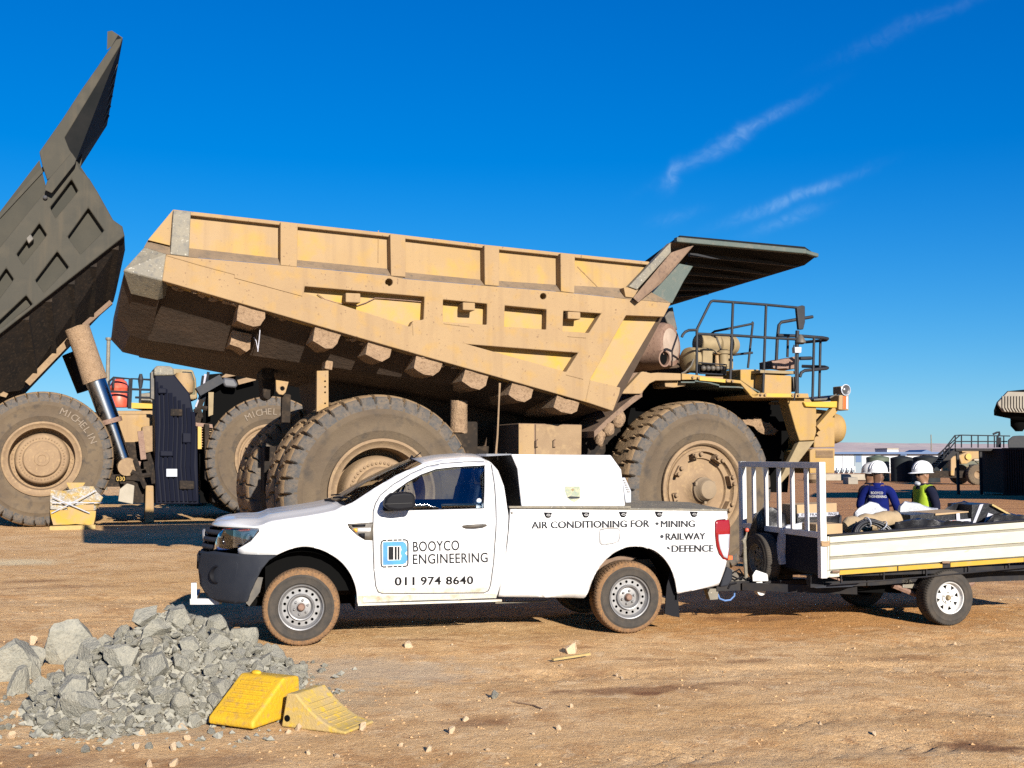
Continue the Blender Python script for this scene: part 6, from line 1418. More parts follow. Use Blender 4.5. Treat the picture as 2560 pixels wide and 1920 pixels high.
# long black wrapped box with tape
c3, _, _ = boxat('wrapped_box', 'p3', [(1385, 545), (1800, 520), (1815, 610), (1390, 650)], .5, .45, 'long black-wrapped carton with fragile tape near the middle of the trailer', 'box', M['blackwrap'], zb=zf)
B().prism(TR.poly('p3', [(1560, 534), (1800, 518), (1800, 526), (1560, 548)], .5), .48, .97).build('cardboard_lid', M['card'], c3)
B().prism(TR.poly('p3', [(1545, 598), (1822, 572), (1824, 592), (1550, 622)], .49), .485, .495).build('fragile_tape', M['fragile'], c3)
B().prism(TR.poly('p3', [(1715, 535), (1740, 532), (1745, 615), (1720, 618)], .49), .480, .485).build('fragile_tape', M['fragile'], c3)
mapped_text(TR, 'FRAGILE', 'p3', (1640, 603), (1735, 594), (1640, 590), g(.485), M['red'], c3, off=.004, name='tape_print'); mapped_text(TR, 'FRAGILE', 'p3', (1555, 614), (1620, 608), (1555, 601), g(.485), M['decal'], c3, off=.004, name='tape_print')
c4, _, _ = boxat('wrapped_box', 'p3', [(1835, 470), (1965, 462), (2100, 545), (2090, 610), (1815, 620)], .75, .45, 'black-wrapped box with slanted side and crossed tape at the right of the load', 'box', M['blackwrap'], zb=zf)
B().prism(TR.poly('p3', [(1890, 470), (1915, 466), (1860, 600), (1838, 605)], .74), .737, .748).build('tape_strip', M['fragile'], c4)
B().prism(TR.poly('p3', [(1950, 530), (1998, 545), (1960, 600), (1925, 600)], .74), .735, .748).build('tape_label', M['fragile'], c4)
tb_ = B(); tb_.bar(T('p3', 1975, 470, .72), T('p3', 2115, 548, .72), .03, .02); o = tb_.build('timber_batten', M['wood'], None); o.location = TR.o; o.rotation_euler = (0, 0, TR.th); tag(o, 'thin pale timber batten leaning on the rightmost black box', 'timber')
tb_ = B(); tb_.bar(T('p3', 2150, 570, .6), T('p3', 2500, 568, .6), .06, .04); o = tb_.build('timber_batten', M['card'], None); o.location = TR.o; o.rotation_euler = (0, 0, TR.th); tag(o, 'pale flat strip lying across the load at the right picture edge', 'timber')
# ------------------------------------------------------------------ people
def skin_body(verts, edges, rads, root=0, sub=2):
    me = bpy.data.meshes.new('b'); me.from_pydata(verts, edges, []); o = bpy.data.objects.new('b', me); col.objects.link(o)
    md = o.modifiers.new('skin', 'SKIN'); md.use_smooth_shade = True
    for i, r in enumerate(rads):
        sv = me.skin_vertices[0].data[i]; sv.radius = r if isinstance(r, tuple) else (r, r); sv.use_root = (i == root)
    ss = o.modifiers.new('sub', 'SUBSURF'); ss.levels = sub; ss.render_levels = sub
    dg = bpy.context.evaluated_depsgraph_get(); out = bpy.data.meshes.new_from_object(o.evaluated_get(dg))
    bpy.data.objects.remove(o); bpy.data.meshes.remove(me); return out
def person(loc, rz, label, jacket, skin, arms, vest=False, text=None, head_turn=0.0, mask=False, height=1.0, hunch=0.0):
    """standing figure facing local -y"""
    o = empty('person', loc=loc, rz=rz); o.scale = (height,) * 3; tag(o, label, 'person')
    V, E, Rr = [], [], []
    def add(p, r, parent=None):
        V.append(p); Rr.append(r); i = len(V) - 1
        if parent is not None: E.append((parent, i))
        return i
    pel = add((0, 0, .95), (.155, .12)); bel = add((0, .0, 1.10), (.155, .12), pel); ch = add((0, .015 - hunch, 1.27), (.175, .125), bel); nb = add((0, .01 - hunch, 1.385), (.095, .08), ch)
    nk = add((0, .0 - hunch, 1.465), .050, nb); hd = add((0, -.02 - hunch, 1.565), (.072, .092), nk); ht_ = add((0, -.015 - hunch, 1.66), (.072, .088), hd)
    st, ct = math.sin(head_turn), math.cos(head_turn)
    def hp(x, y, z): return (x * ct - y * st, x * st + y * ct - hunch, z)
    cn_ = add(hp(0, -.078, 1.500), .034, hd); ns = add(hp(0, -.118, 1.575), .014, hd)
    for s in (-1, 1): add(hp(s * .083, 0.0, 1.575), .018, hd)
    for s in (-1, 1):
        a = arms[0 if s < 0 else 1]
        sh = add((s * .175, .01 - hunch, 1.365), .078, nb); el = add(a[0], .060, sh); wr = add(a[1], .038, el)
        d = (Vector(a[1]) - Vector(a[0])).normalized(); side = d.cross(Vector((0, 0, 1))).normalized() if abs(d.z) < .95 else Vector((0, 1, 0))
        pm = add(tuple(Vector(a[1]) + d * .06), (.034, .022), wr)
        for k, (w, ln) in enumerate(((-.028, .068), (-.01, .08), (.01, .075), (.028, .058))):
            k0 = add(tuple(Vector(a[1]) + d * .10 + side * w), .011, pm); k1 = add(tuple(Vector(a[1]) + d * (.10 + ln * .55) + side * w + Vector((0, 0, -.008))), .010, k0); add(tuple(Vector(a[1]) + d * (.10 + ln) + side * w + Vector((0, 0, -.025))), .008, k1)
        t0 = add(tuple(Vector(a[1]) + d * .045 + side * -s * .035), .012, wr); add(tuple(Vector(a[1]) + d * .085 + side * -s * .058), .010, t0)
        hpj = add((s * .095, 0, .88), .105, pel); kn = add((s * .11, -.02, .50), .072, hpj); an_ = add((s * .115, .01, .10), .052, kn); he = add((s * .12, -.06, .055), .05, an_); add((s * .13, -.16, .045), .042, he)
    me = skin_body(V, E, Rr, pel)
    mats = [M[jacket], M[skin], M['boot']]
    for m_ in mats: me.materials.append(m_)
    wrists = [Vector(a[1]) for a in arms]; elb = [Vector(a[0]) for a in arms]
    for p_ in me.polygons:
        c = p_.center; i = 0
        if c.z > 1.435 and abs(c.x) < .14: i = 1
        elif c.z < .14: i = 2
        else:
            for w_, e_ in zip(wrists, elb):
                if (c - w_).dot((w_ - e_).normalized()) > -.005 and (c - w_).length < .24: i = 1
        p_.material_index = i
    me.shade_smooth(); body = bpy.data.objects.new('body', me); link(body, o)
    # collar, hard hat, glasses
    B().lathe([(.115, 1.395), (.098, 1.43), (.084, 1.465), (.076, 1.475), (.070, 1.46)], c=(0, .0 - hunch, 0), axis=(0, 0, 1), n=20, cap=False).build('collar', M[jacket], o, smooth=60)
    HZ = .034
    hh = B(); hh.lathe([(.125, 1.595), (.128, 1.61), (.124, 1.65), (.105, 1.70), (.07, 1.735), (.03, 1.75), (0, 1.753)], c=(0, -.015 - hunch, 0), axis=(0, 0, 1), n=28, cap=False, rad=None)
    for v in hh.bm.verts: v.co.y = (v.co.y + .015 + hunch) * 1.18 - .015 - hunch
    for v in hh.bm.verts: v.co.z += HZ
    h = hh.build('hard_hat', M['helmet'], o, smooth=60)
    bm_ = B(); ring = []
    for i in range(28):
        a = 2 * math.pi * i / 28; k = max(0, -math.sin(a)) ** 2
        ring.append((math.cos(a), math.sin(a) * 1.18, k))
    v0 = [bm_.bm.verts.new((x * .122, y * .122 - .015, 1.602)) for x, y, k in ring]; v1 = [bm_.bm.verts.new((x * .14, y * (.14 + .05 * k) - .015, 1.592 - .012 * k)) for x, y, k in ring]
    for i in range(28): bm_.bm.faces.new((v0[i], v0[(i + 1) % 28], v1[(i + 1) % 28], v1[i]))
    for v in bm_.bm.verts: v.co.y -= hunch; v.co.z += HZ
    br_ = bm_.build('hat_brim', M['helmet'], h, smooth=60); md = br_.modifiers.new('s', 'SOLIDIFY'); md.thickness = .006
    rdg = B()
    for x in (-.035, 0, .035): rdg.tube([(x, -.015 - hunch + 1.18 * .128 * math.cos(a) * (1 - abs(x) * 1.2), 1.612 + .146 * math.sin(a) * (1 - abs(x))) for a in [R(12 + 156 * i / 14) for i in range(15)]], .008, 6)
    for v in rdg.bm.verts: v.co.z += HZ
    rdg.build('hat_ridges', M['helmet'], h, smooth=60)
    B().lathe([(.080, 1.605), (.090, 1.615), (.092, 1.635), (.085, 1.64)], c=(0, -.012 - hunch, 0), axis=(0, 0, 1), n=20, cap=False).build('hat_band', M['white_lens'], h)
    if head_turn:
        piv = Vector((0, -.015 - hunch, 0)); h.matrix_local = Matrix.Translation(piv) @ Matrix.Rotation(head_turn, 4, 'Z') @ Matrix.Translation(-piv)
    gl_ = B()
    for s in (-1, 1):
        gl_.ball(hp(s * .036, -.098, 1.588), .022, 1, (1.1, .3, .8)); gl_.tube([hp(s * .055, -.09, 1.59), hp(s * .085, .0, 1.59)], .004, 4)
    gl_.build('glasses', M['bplastic'], o)
    eb = B()
    for s in (-1, 1): eb.tube([hp(s * .02, -.104, 1.608), hp(s * .05, -.094, 1.610)], .005, 4)
    eb.tube([hp(-.022, -.106, 1.540), hp(0, -.11, 1.538), hp(.022, -.106, 1.540)], .005, 4); eb.build('mouth', M['boot'], o)
    if mask:
        mk = B(); mk.ball(hp(0, -.105, 1.468), .046, 3, (1.1, .8, .75)); mk.bumpy(.010, 22); mk.build('dust_mask', M['bag'], o, smooth=40)
    if vest:
        src = bmesh.new(); src.from_mesh(me)
        keep = [f for f in src.faces if .98 < f.calc_center_median().z < 1.44 and abs(f.calc_center_median().x) < .15]
        bmesh.ops.delete(src, geom=[f for f in src.faces if f not in set(keep)], context='FACES')
        for v in src.verts: v.co += v.normal * .018
        vb = B(); vb.bm = src
        for f in src.faces:
            c = f.calc_center_median(); f.material_index = 1 if (abs(c.z - 1.10) < .03) else 0
        vb.build('safety_vest', [M['vest'], M['vest_band']], o, smooth=60, recalc=False)
    if text:
        for i, (s_, w_) in enumerate(text):
            faces = text_mesh(s_, .006); us = [u for f in faces for u, v in f]; vv = [v for f in faces for u, v in f]
            u0, u1, v0_, v1_ = min(us), max(us), min(vv), max(vv); b = B()
            for f in faces:
                q = []
                for u, v in f:
                    x = -((u - u0) / (u1 - u0) - .5) * w_; z = 1.315 - i * .052 + (v - v0_) / (v1_ - v0_) * .036
                    q.append(b.bm.verts.new((x, 0, z)))
                try: b.bm.faces.new(q)
                except ValueError: pass
            tree_me = me
            for v in b.bm.verts:
                ok, pt, nn, _ = body.ray_cast(Vector((v.co.x, .6, v.co.z)), Vector((0, -1, 0)))
                v.co.y = (pt.y if ok else .15) + .006
            b.build('jacket_lettering', M['white_metal'], o)
    return o
down = (((-.25, .05, 1.12), (-.25, -.06, .88)), ((.25, .05, 1.12), (.25, -.06, .88)))
pA = at_dist('p4', 590, 1300, 15.6); pB = at_dist('p4', 1090, 1300, 15.4); pC = at_dist('p4', 505, 1300, 16.9)
bpy.context.view_layer.update()
person((pA.x, pA.y, 0), R(155), 'person in royal blue overalls and white hard hat, back turned to the trailer', 'blue_cloth', 'skin_dark', (((-.26, .02, 1.13), (-.26, -.14, .93)), ((.27, .0, 1.13), (.18, -.22, 1.05))), text=(('BOOYCO', .165), ('ENGINEERING', .25)), head_turn=R(-40), height=.968)
person((pB.x, pB.y, 0), R(-75), 'person in navy overalls and lime reflective vest with white hard hat, seen from the side', 'navy_cloth', 'skin_mid', (((-.24, .03, 1.13), (-.22, -.12, .90)), ((.24, .04, 1.13), (.23, -.08, .90))), vest=True, mask=True, height=.968)
person((pC.x, pC.y, 0), R(35), 'person mostly hidden behind the one in blue, white hard hat and face showing', 'navy_cloth', 'skin_mid', (((-.25, .0, 1.12), (-.16, -.2, 1.05)), ((.25, .0, 1.12), (.2, -.22, 1.12))), height=.95)
# ------------------------------------------------------------------ far background
HY = 2600.0
hv, hf = [], []; NXH, NRH = 160, 9
for i in range(NXH + 1):
    x = -1800 + 4200 * i / NXH
    top = 41 + 7 * noise.noise((x * .0012, 3.3, 0)) + 1.6 * noise.noise((x * .009, 1.1, 0))
    for j in range(NRH + 1):
        t = j / NRH
        z = top * (t ** .75) * (1 if t < .98 else 1)
        g = 60 * noise.noise((x * .006, t * 2.2, 5.0)) + 30 * noise.noise((x * .02, t * 3, 9.0))
        hv.append((x, HY + t * 420 + g * (1 - t * .6), z - 1.0))
for i in range(NXH):
    for j in range(NRH): a = i * (NRH + 1) + j; hf.append((a, a + NRH + 1, a + NRH + 2, a + 1))
hm = bpy.data.meshes.new('hills'); hm.from_pydata(hv, [], hf); hm.materials.append(M['hill']); hm.shade_smooth()
ho = link(bpy.data.objects.new('hills', hm)); tag(ho, kind='structure')
# low scrub along the foot of the hills
sb_ = B()
for i in range(420):
    y = random.uniform(170, 420); x = random.uniform(.25, .55) * y; s = random.uniform(.4, 1.3)
    sb_.ball((x, y, s * .4), s, 1, (1.6, 1.2, .7))
sb_.bumpy(.35, .9); so = sb_.build('scrub', M['scrub']); tag(so, 'low dry scrub beyond the site buildings', 'scrub', kind='stuff')

def box_thing(name, k, x0, x1, y0, y1, Y, depth, label, cat, mt):
    a, b = at_dist(k, x0, y1, Y), at_dist(k, x1, y0, Y)
    o = empty(name, loc=((a.x + b.x) / 2, Y, 0)); tag(o, label, cat); w = (b.x - a.x) / 2
    return o, w, b.z
bo_, bw, bz = box_thing('site_office', 'p4', -150, 1272, 852, 1045, 121.0, 8, 'long low white site office with blue roof edge behind the three workers', 'building', None)
B().box(-bw, bw, 0, 8, 0, bz).build('wall', M['wall_white'], bo_)
B().box(-bw - .3, bw + .3, -.5, 8.5, bz, bz + .22).build('roof', M['roof_blue'], bo_)
def bxw(x0, x1, y0, y1, mt, name, d0=-.06, d1=.02):
    a, b = at_dist('p4', x0, y1, 121.0), at_dist('p4', x1, y0, 121.0); ox = bo_.location.x
    return B().box(a.x - ox, b.x - ox, d0, d1, max(a.z, 0), b.z).build(name, mt, bo_)
bxw(332, 415, 838, 1060, M['door_grey'], 'door'); bxw(345, 400, 870, 940, M['roof_blue'], 'door_window', -.09, -.05)
for x in (150, 205, 262, 318): bxw(x, x + 7, 985, 1048, M['white_metal'], 'drain_post', -.5, -.4); bxw(x - 22, x + 14, 1022, 1046, M['door_grey'], 'drain_box', -.4, -.2)
bxw(205, 210, 862, 1040, M['white_lens'], 'wall_joint')
bxw(822, 888, 846, 870, M['roof_blue'], 'vent_hood', -.4, 0)
b2, w2, z2_ = box_thing('store_shed', 'p4', 690, 812, 800, 850, 150.0, 5, 'small white block above the roof line of the site office', 'building', None)
B().box(-w2, w2, 0, 5, 0, z2_).build('wall', M['wall_white'], b2); B().box(-w2 * 1.02, w2 * 1.02, -.1, 5.1, z2_, z2_ + .15).build('roof', M['concrete'], b2)
b3, w3, z3_ = box_thing('gable_shed', 'p4', 1045, 1200, 838, 900, 135.0, 6, 'shed with dark blue gable roof behind the water tanks', 'building', None)
B().box(-w3 * .9, w3 * .9, .3, 6, 0, z3_).build('wall', M['wall_white'], b3); za = at_dist('p4', 1120, 805, 135.0).z
B().prism([(-w3, z3_), (w3, z3_), (0, za)], 0, 6).build('roof', M['roof_blue'], b3)
# water tanks
for (x0, x1, yt, yb, Y, mt, lb_) in ((470, 706, 868, 1150, 82.0, 'tank_green', 'green ribbed water tank left of the white hard hats'), (736, 966, 874, 1150, 80.0, 'tank_dark', 'dark water tank between the two groups of workers'), (985, 1255, 868, 1150, 78.0, 'tank_dark', 'dark water tank directly behind the man in the lime vest')):
    a, b = at_dist('p4', x0, yb, Y), at_dist('p4', x1, yt + 25, Y); r = (b.x - a.x) / 2; o = empty('water_tank', loc=((a.x + b.x) / 2, Y, 0)); tag(o, lb_, 'water tank', 'water tanks behind the workers')
    pr = [(r, 0)]; nr = 7
    for i in range(nr): z0 = b.z * i / nr; pr += [(r, z0 + .02), (r * 1.012, z0 + b.z / nr * .5), (r, z0 + b.z / nr - .02)]
    B().lathe(pr, axis=(0, 0, 1), n=32).build('barrel', M[mt], o, smooth=40)
    zt = at_dist('p4', x0, yt, Y).z; B().lathe([(r * 1.02, b.z - .04), (r * 1.02, b.z + .01), (r * .9, b.z + (zt - b.z) * .4), (r * .3, zt), (r * .28, zt + .05), (0, zt + .05)], axis=(0, 0, 1), n=32).build('tank_lid', M[mt], o, smooth=30)
# low concrete kerb blocks
for i, (x0, x1, y0, y1) in enumerate(((-160, 190, 1072, 1105), (190, 460, 1072, 1100), (190, 300, 1102, 1140))):
    Y = 1.79 * 2780 / (940 + .229 * y1 - 1142 + 8); a, b = at_dist('p4', x0, y1, Y), at_dist('p4', x1, y0, Y)
    o = B().box(-(b.x - a.x) / 2, (b.x - a.x) / 2 - .03, 0, 1.2, 0, max(.15, b.z)).build('kerb_block', M['concrete'] if i != 2 else M['bed_pale'], None, bevel=.03, loc=((a.x + b.x) / 2, Y + (.0 if i != 2 else -1.5), 0))
    tag(o, ('pale concrete kerb block below the truck nose', 'pale concrete kerb block beside the half hidden worker', 'lone pale concrete lump in front of the kerb')[i], 'kerb')
po2 = at_dist('p4', 1168, 640, 160.0); o = B().lathe([(.10, 0), (.07, po2.z)], axis=(0, 0, 1), n=8).build('utility_pole', M['grey_steel'], None, loc=(po2.x, 160, 0)); tag(o, 'thin utility pole standing against the hills left of the stair railing', 'pole')
# yellow backhoe at the tanks
bY = 71.0; bh0 = at_dist('p4', 1580, 1180, bY); BF = Frame(bh0.x, bY, 8); bh = empty('backhoe', BF); tag(bh, 'yellow backhoe with one big chevron tyre beside the dark container', 'backhoe')
def K(k, x, y, d=0.0): return BF.P(k, x, y, d)
whl = tyre_mesh(.65, .42, .24, 22, .05, slant=1.2); wc = K('p4', 1678, 1066, 0)
wo_ = B().lathe([(.24, .0), (.26, -.01), (.22, .02), (.2, .10), (.12, .14), (0, .14)], n=28, cap=False).build('wheel', M['rim'], bh, smooth=40, loc=(wc.x, 0, .65)); whl.build('tyre', [M['rubber_side'], M['rubber_side'], M['rubber_shoulder']], wo_, smooth=30)
w3_ = copy_tree(wo_, bh); w3_.location = (wc.x, 2.0, .65)
B().prism(BF.poly('p4', [(1385, 880), (1475, 870), (1480, 960), (1430, 1010), (1425, 1090), (1385, 1085)], .3), .3, 1.4).build('boom_base', M['haul_panel'], bh, bevel=.04)
B().prism(BF.poly('p4', [(1470, 870), (1560, 830), (1780, 815), (1790, 900), (1640, 905), (1560, 960), (1500, 960)], .3), .3, 1.5).build('body', M['haul_panel'], bh, bevel=.05)
B().prism(BF.poly('p4', [(1640, 905), (1790, 900), (1800, 985), (1780, 985), (1740, 930), (1640, 925)], .1), .1, .6).build('fender', M['concrete'], bh, bevel=.03)
B().prism(BF.poly('p4', [(1500, 805), (1740, 795), (1745, 820), (1510, 835)], .4), .4, 1.4).build('hood', M['haul'], bh, bevel=.03)
B().lathe([(.20, -.1), (.2, .0), (.0, .02)], c=K('p4', 1570, 880, .28), n=20).build('decal_disc', M['yellow'], bh)
B().box(wc.x - 3.0, wc.x + .6, .5, 1.6, .45, .9).build('chassis', M['chassis'], bh)
# dark corrugated container with stair and platform
cY = 52.0; c0_ = at_dist('p4', 1960, 1290, cY); CF = Frame(c0_.x, cY, 2); ct_ = empty('shipping_container', CF); tag(ct_, 'dark rust-brown corrugated container at the right edge, in shade', 'container')
cz = CF.P('p4', 1900, 785).z
B().box(.05, 7.0, .06, 2.4, .1, cz - .02).build('container_shell', M['container'], ct_)
for i in range(60):
    x = .12 + i * .115; B().prism([(x, .12), (x + .07, .12), (x + .07, cz - .1), (x, cz - .1)], .0, .06).build('wall_rib', M['container'], ct_)
B().box(0, 7.05, -.02, .06, cz - .1, cz).build('top_beam', M['container'], ct_); B().box(0, 7.05, -.02, .06, .0, .12).build('bottom_beam', M['container'], ct_); B().box(0, .1, -.021, .08, .12, cz - .1).build('corner_post', M['container'], ct_)
pf = empty('stair_platform', CF); tag(pf, 'black steel platform with handrails and stair running up to the container top', 'stairs')
def C_(x, y, d=1.2): return CF.P('p4', x, y, d)
def crail(pts, r=.03): B().tube([C_(*q) for q in pts], r, 6).build('handrail', M['rail'], pf)
crail([(1180, 970), (1430, 648), (1500, 645), (2030, 655)]); crail([(1240, 860, 2.2), (1480, 650, 2.2), (1500, 645, 2.2)]); crail([(1430, 715), (2000, 715)]); crail([(1290, 900), (1430, 720)])
for x in (1433, 1500, 1610, 1682, 1790, 1860, 1962): crail([(x, 648), (x, 782)])
crail([(1365, 735), (1368, 860)]); crail([(1305, 800), (1310, 930)])
p0, p1 = C_(1420, 790), C_(2030, 790)
B().box(p0.x, p1.x + 3, 1.0, 2.2, p0.z - .12, p0.z).build('deck', M['trailer_steel'], pf)
s0, s1 = C_(1240, 1005), C_(1440, 800)
for d in (1.1, 1.9): B().bar(Vector((s0.x, d, s0.z)), Vector((s1.x, d, s1.z)), .05, .22).build('stringer', M['trailer_steel'], pf)
for i in range(9):
    q = s0.lerp(s1, (i + .5) / 9); B().box(q.x - .12, q.x + .12, 1.12, 1.88, q.z - .015, q.z + .015).build('tread', M['grey_steel'], pf)
for x in (1450, 1700): q = C_(x, 800); B().box(q.x - .06, q.x + .06, 1.1, 1.2, 0, q.z).build('leg', M['trailer_steel'], pf)
crail([(1845, 635), (1890, 615), (1912, 612), (1915, 635), (1893, 665), (1890, 780)], .05); crail([(1915, 670), (1912, 780)], .08)
pu = B().hull([C_(x, y, d) for x, y in ((2005, 700), (2060, 655), (2140, 650), (2400, 660), (2400, 790), (2010, 790)) for d in (.6, 2.0)]).build('pump_unit', M['rail'], pf, bevel=.05)
# pale bed of a third dump truck reaching into the picture at the right
OY = 40.0; ob = at_dist('p4', 2100, 430, OY); OF = Frame(ob.x, OY, 3); ot = empty('haul_truck', OF); tag(ot, 'dump truck at the right edge with only its pale ribbed bed tail in view', 'dump truck')
def O(x, y, d=0.0): return OF.P('p4', x, y, d)
xe = 9.5
B().hull([O(2000, 165, .2), O(1885, 285, .0), O(1853, 375, .1), O(1855, 430, .3), O(2090, 478, .4), O(2000, 165, 4.6), O(1885, 285, 4.8), O(1855, 430, 4.5)] + [Vector((xe, d, z)) for d in (.2, 4.8) for z in (O(2090, 470).z - .9, O(2000, 165).z + .9)]).build('bed', M['black'], ot)  # black hull paints in the bed's shaded underside
pl_ = OF.poly('p4', [(2003, 170), (2700, 190), (2700, 470), (2200, 402), (1955, 392), (1898, 318), (1892, 290)], -.06); B().prism(pl_, -.10, .02).build('tail_plate', M['bed_pale'], ot, bevel=.02)
for j in range(14):
    x = 1945 + j * 32
    q = OF.poly('p4', [(x, 218), (x + 12, 218), (x + 14, 340), (x + 40, 388), (x + 26, 388), (x, 345)], -.14); B().prism(q, -.15, -.08).build('tail_rib', M['bed_pale'], ot, bevel=.01)
B().lathe([(.12, 0), (.28, .2), (.28, .5), (.12, .7)], c=O(2125, 515, .8) - Vector((.0, 0, .3)), axis=(0, 0, 1), n=16).build('tail_lamp_pod', M['black'], ot, smooth=40)
for x in (6.2, 9.6):
    for y, fl_ in ((.3, False), (4.6, True)): haul_wheel(ot, 1.31, .70, (x, y, 1.31), 'rear', flip=fl_)
B().box(5.0, 10.5, 1.3, 3.4, 1.2, 2.6).build('chassis', M['chassis'], ot)
# ------------------------------------------------------------------ rocks, wheel chocks, loose stones
rrng = random.Random(21)
def rock_mesh(seed, sub=4, cuts=15):
    rg = random.Random(seed); b = B(); b.ball((0, 0, 0), 1.0, sub)
    planes = []
    for _ in range(cuts):
        d = Vector((rg.gauss(0, 1), rg.gauss(0, 1), rg.gauss(0, 1))).normalized(); planes.append((d, rg.uniform(.42, .74)))
    off = Vector((seed * 1.7, seed * .9, 0))
    for v in b.bm.verts:
        for d, q in planes:
            k = v.co.dot(d)
            if k > q: v.co -= d * (k - q)
        v.co += noise.noise_vector(v.co * 1.6 + off) * .05 + noise.noise_vector(v.co * 3.6 + off) * .032 + noise.noise_vector(v.co * 9 + off) * .010
    me = bpy.data.meshes.new('rock'); b.bm.to_mesh(me); b.bm.free(); me.materials.append(M['rock']); me.shade_smooth(); me.set_sharp_from_angle(angle=R(20)); return me
RM = [rock_mesh(s) for s in range(14)]
PX, PY = -2.75, 8.95
def heap(x, y):
    dx, dy = x - PX, y - PY
    rx = .85 if dx < 0 else 1.12; ry = 1.75 if dy < 0 else 1.0
    d = math.sqrt((dx / rx) ** 2 + (dy / ry) ** 2)
    return .66 * max(0, 1 - d) ** .9
# fine grey rubble that the rocks lie in
hv, hf = [], []; n_ = 90
for j in range(n_ + 1):
    for i in range(n_ + 1):
        x = PX - 1.3 + 2.9 * i / n_; y = PY - 1.9 + 3.0 * j / n_; h = heap(x, y)
        z = h * .86 + .05 * noise.noise((x * 5, y * 5, 1)) * min(1, h * 9) + .028 * noise.noise((x * 14, y * 14, 2)) * min(1, h * 9) - .03
        hv.append((x, y, z))
for j in range(n_):
    for i in range(n_): a = j * (n_ + 1) + i; hf.append((a, a + 1, a + n_ + 2, a + n_ + 1))
me = bpy.data.meshes.new('rubble'); me.from_pydata(hv, [], hf); me.materials.append(M['gravel_grey']); me.shade_smooth()
tag(link(bpy.data.objects.new('rubble', me)), 'fine grey rubble under the heap of rocks', 'rubble', kind='stuff')
def rock(p, s, label, group, scale=None, name='rock', mesh=None, mt=None, rot=None):
    o = bpy.data.objects.new(name, mesh or rrng.choice(RM)); o.location = p
    o.rotation_euler = rot or (rrng.uniform(0, 6.28), rrng.uniform(0, 6.28), rrng.uniform(0, 6.28)); sc_ = scale or (1, rrng.uniform(.7, 1), rrng.uniform(.5, .8)); o.scale = tuple(s * q for q in sc_)
    link(o); return tag(o, label, 'rock', group)
GL = 'angular grey rock among the heap in front of the pickup'; GG = 'grey rocks heaped in front of the pickup'
placed = []; bigs = []
tries = 0
while len(placed) < 215 and tries < 9000:
    tries += 1
    n = len(placed)
    s = rrng.uniform(.16, .20) if n < 12 else (rrng.uniform(.09, .14) if n < 62 else rrng.uniform(.045, .09))
    x, y = rrng.uniform(PX - 1.25, PX + 1.4), rrng.uniform(PY - 1.8, PY + .7)
    h = heap(x, y)
    if h < .02 or (s > .12 and x > PX + .55) or (s > .1 and h < .08): continue
    if any((x - a) ** 2 + (y - b) ** 2 < (.62 * (s + c)) ** 2 for a, b, c in placed): continue
    placed.append((x, y, s)); o_ = rock((x, y, h * .9 + s * .12), s, GL, GG)
    if s >= .16: bigs.append(o_)
ORD = 'first second third fourth fifth sixth seventh eighth ninth tenth eleventh twelfth thirteenth fourteenth'.split()
for w_, o_ in zip(ORD, sorted(bigs, key=lambda q: q.location.x / q.location.y)): o_['label'] = w_ + ' from the left of the large grey rocks in the heap'
# small stones round the foot of the heap and inside its gaps
for i in range(85):
    a = rrng.uniform(0, 6.28); q = rrng.uniform(.8, 1.25); x = PX + math.cos(a) * q * (0.9 if math.cos(a) < 0 else 1.15); y = PY + math.sin(a) * q * (1.75 if math.sin(a) < 0 else 1.0)
    s = rrng.uniform(.02, .05); rock((x, y, gh(x, y) + s * .25 + heap(x, y)), s, GL, GG)
def boulder(k, x, y, s, label, scale, mesh, rot):
    p = on_ground(k, x, y); rock((p.x, p.y + s * .5, s * scale[2] * .62), s, label, None, scale, 'boulder', RM[mesh], rot)
boulder('g5', 350, 512, .30, 'largest grey boulder just left of the rock heap', (1.05, .85, .92), 3, (.3, .2, .6))
boulder('g5', 50, 615, .26, 'rounded grey boulder cut off by the left picture edge', (1.1, .9, .95), 5, (.1, .5, 1.2))
boulder('g5', 150, 530, .17, 'grey rock wedged between the two big boulders at the left', (1.2, .9, .8), 7, (.5, .1, 2.2))
boulder('g5', 70, 690, .17, 'low flat grey slab at the left picture edge', (1.3, .9, .45), 2, (.1, .1, .3))
boulder('g5', 200, 612, .12, 'small flat grey stone in front of the boulders at the left', (1.3, .8, .45), 9, (.1, .0, .3))
# the two yellow wheel chocks
def chock(Lc, W, H, concave, steps=10):
    b = B(); prof = [(0, 0), (Lc, 0), (Lc, .02)]
    for i in range(1, steps + 1):
        t = i / steps; x = Lc - (Lc - .22 * Lc) * t; z = .02 + (H - .02) * (t ** (1.9 if concave else 1.05)); prof.append((x, z))
    prof.append((.0 * Lc + .08 * Lc, H * .98)); b.prism(prof, 0, W); return b, prof
pa = on_ground('g5', 1620, 868); pb_ = on_ground('g5', 1990, 915); dv = pb_ - pa
cB = empty('wheel_chock', loc=(pa.x, pa.y, 0), rz=math.atan2(dv.y, dv.x)); tag(cB, 'dusty yellow wheel chock with curved ramp, right of the pair', 'wheel chock')
Lb = dv.length; b, prof = chock(Lb, .34, .225, True); b.build('block', M['chock_dusty'], cB, bevel=.012)
for i in range(7):
    t = (i + .8) / 8; k = 3 + int(t * 9); (x0, z0), (x1, z1) = prof[min(k, 11)], prof[min(k + 1, 12)]
    B().bar((x0, .04, z0 + .001), (x0, .30, z0 + .001), .010, .008).build('grip_ridge', M['chock_dusty'], cB)
B().lathe([(.022, 0), (.022, -.004), (.0, -.005)], c=(.05, -.001, .06), n=14).build('rope_hole', M['black'], cB)
qa = on_ground('g5', 1195, 835, .04); qb = on_ground('g5', 1455, 905, .0); dw = qb - qa
ang = math.atan2(dw.y, dw.x)
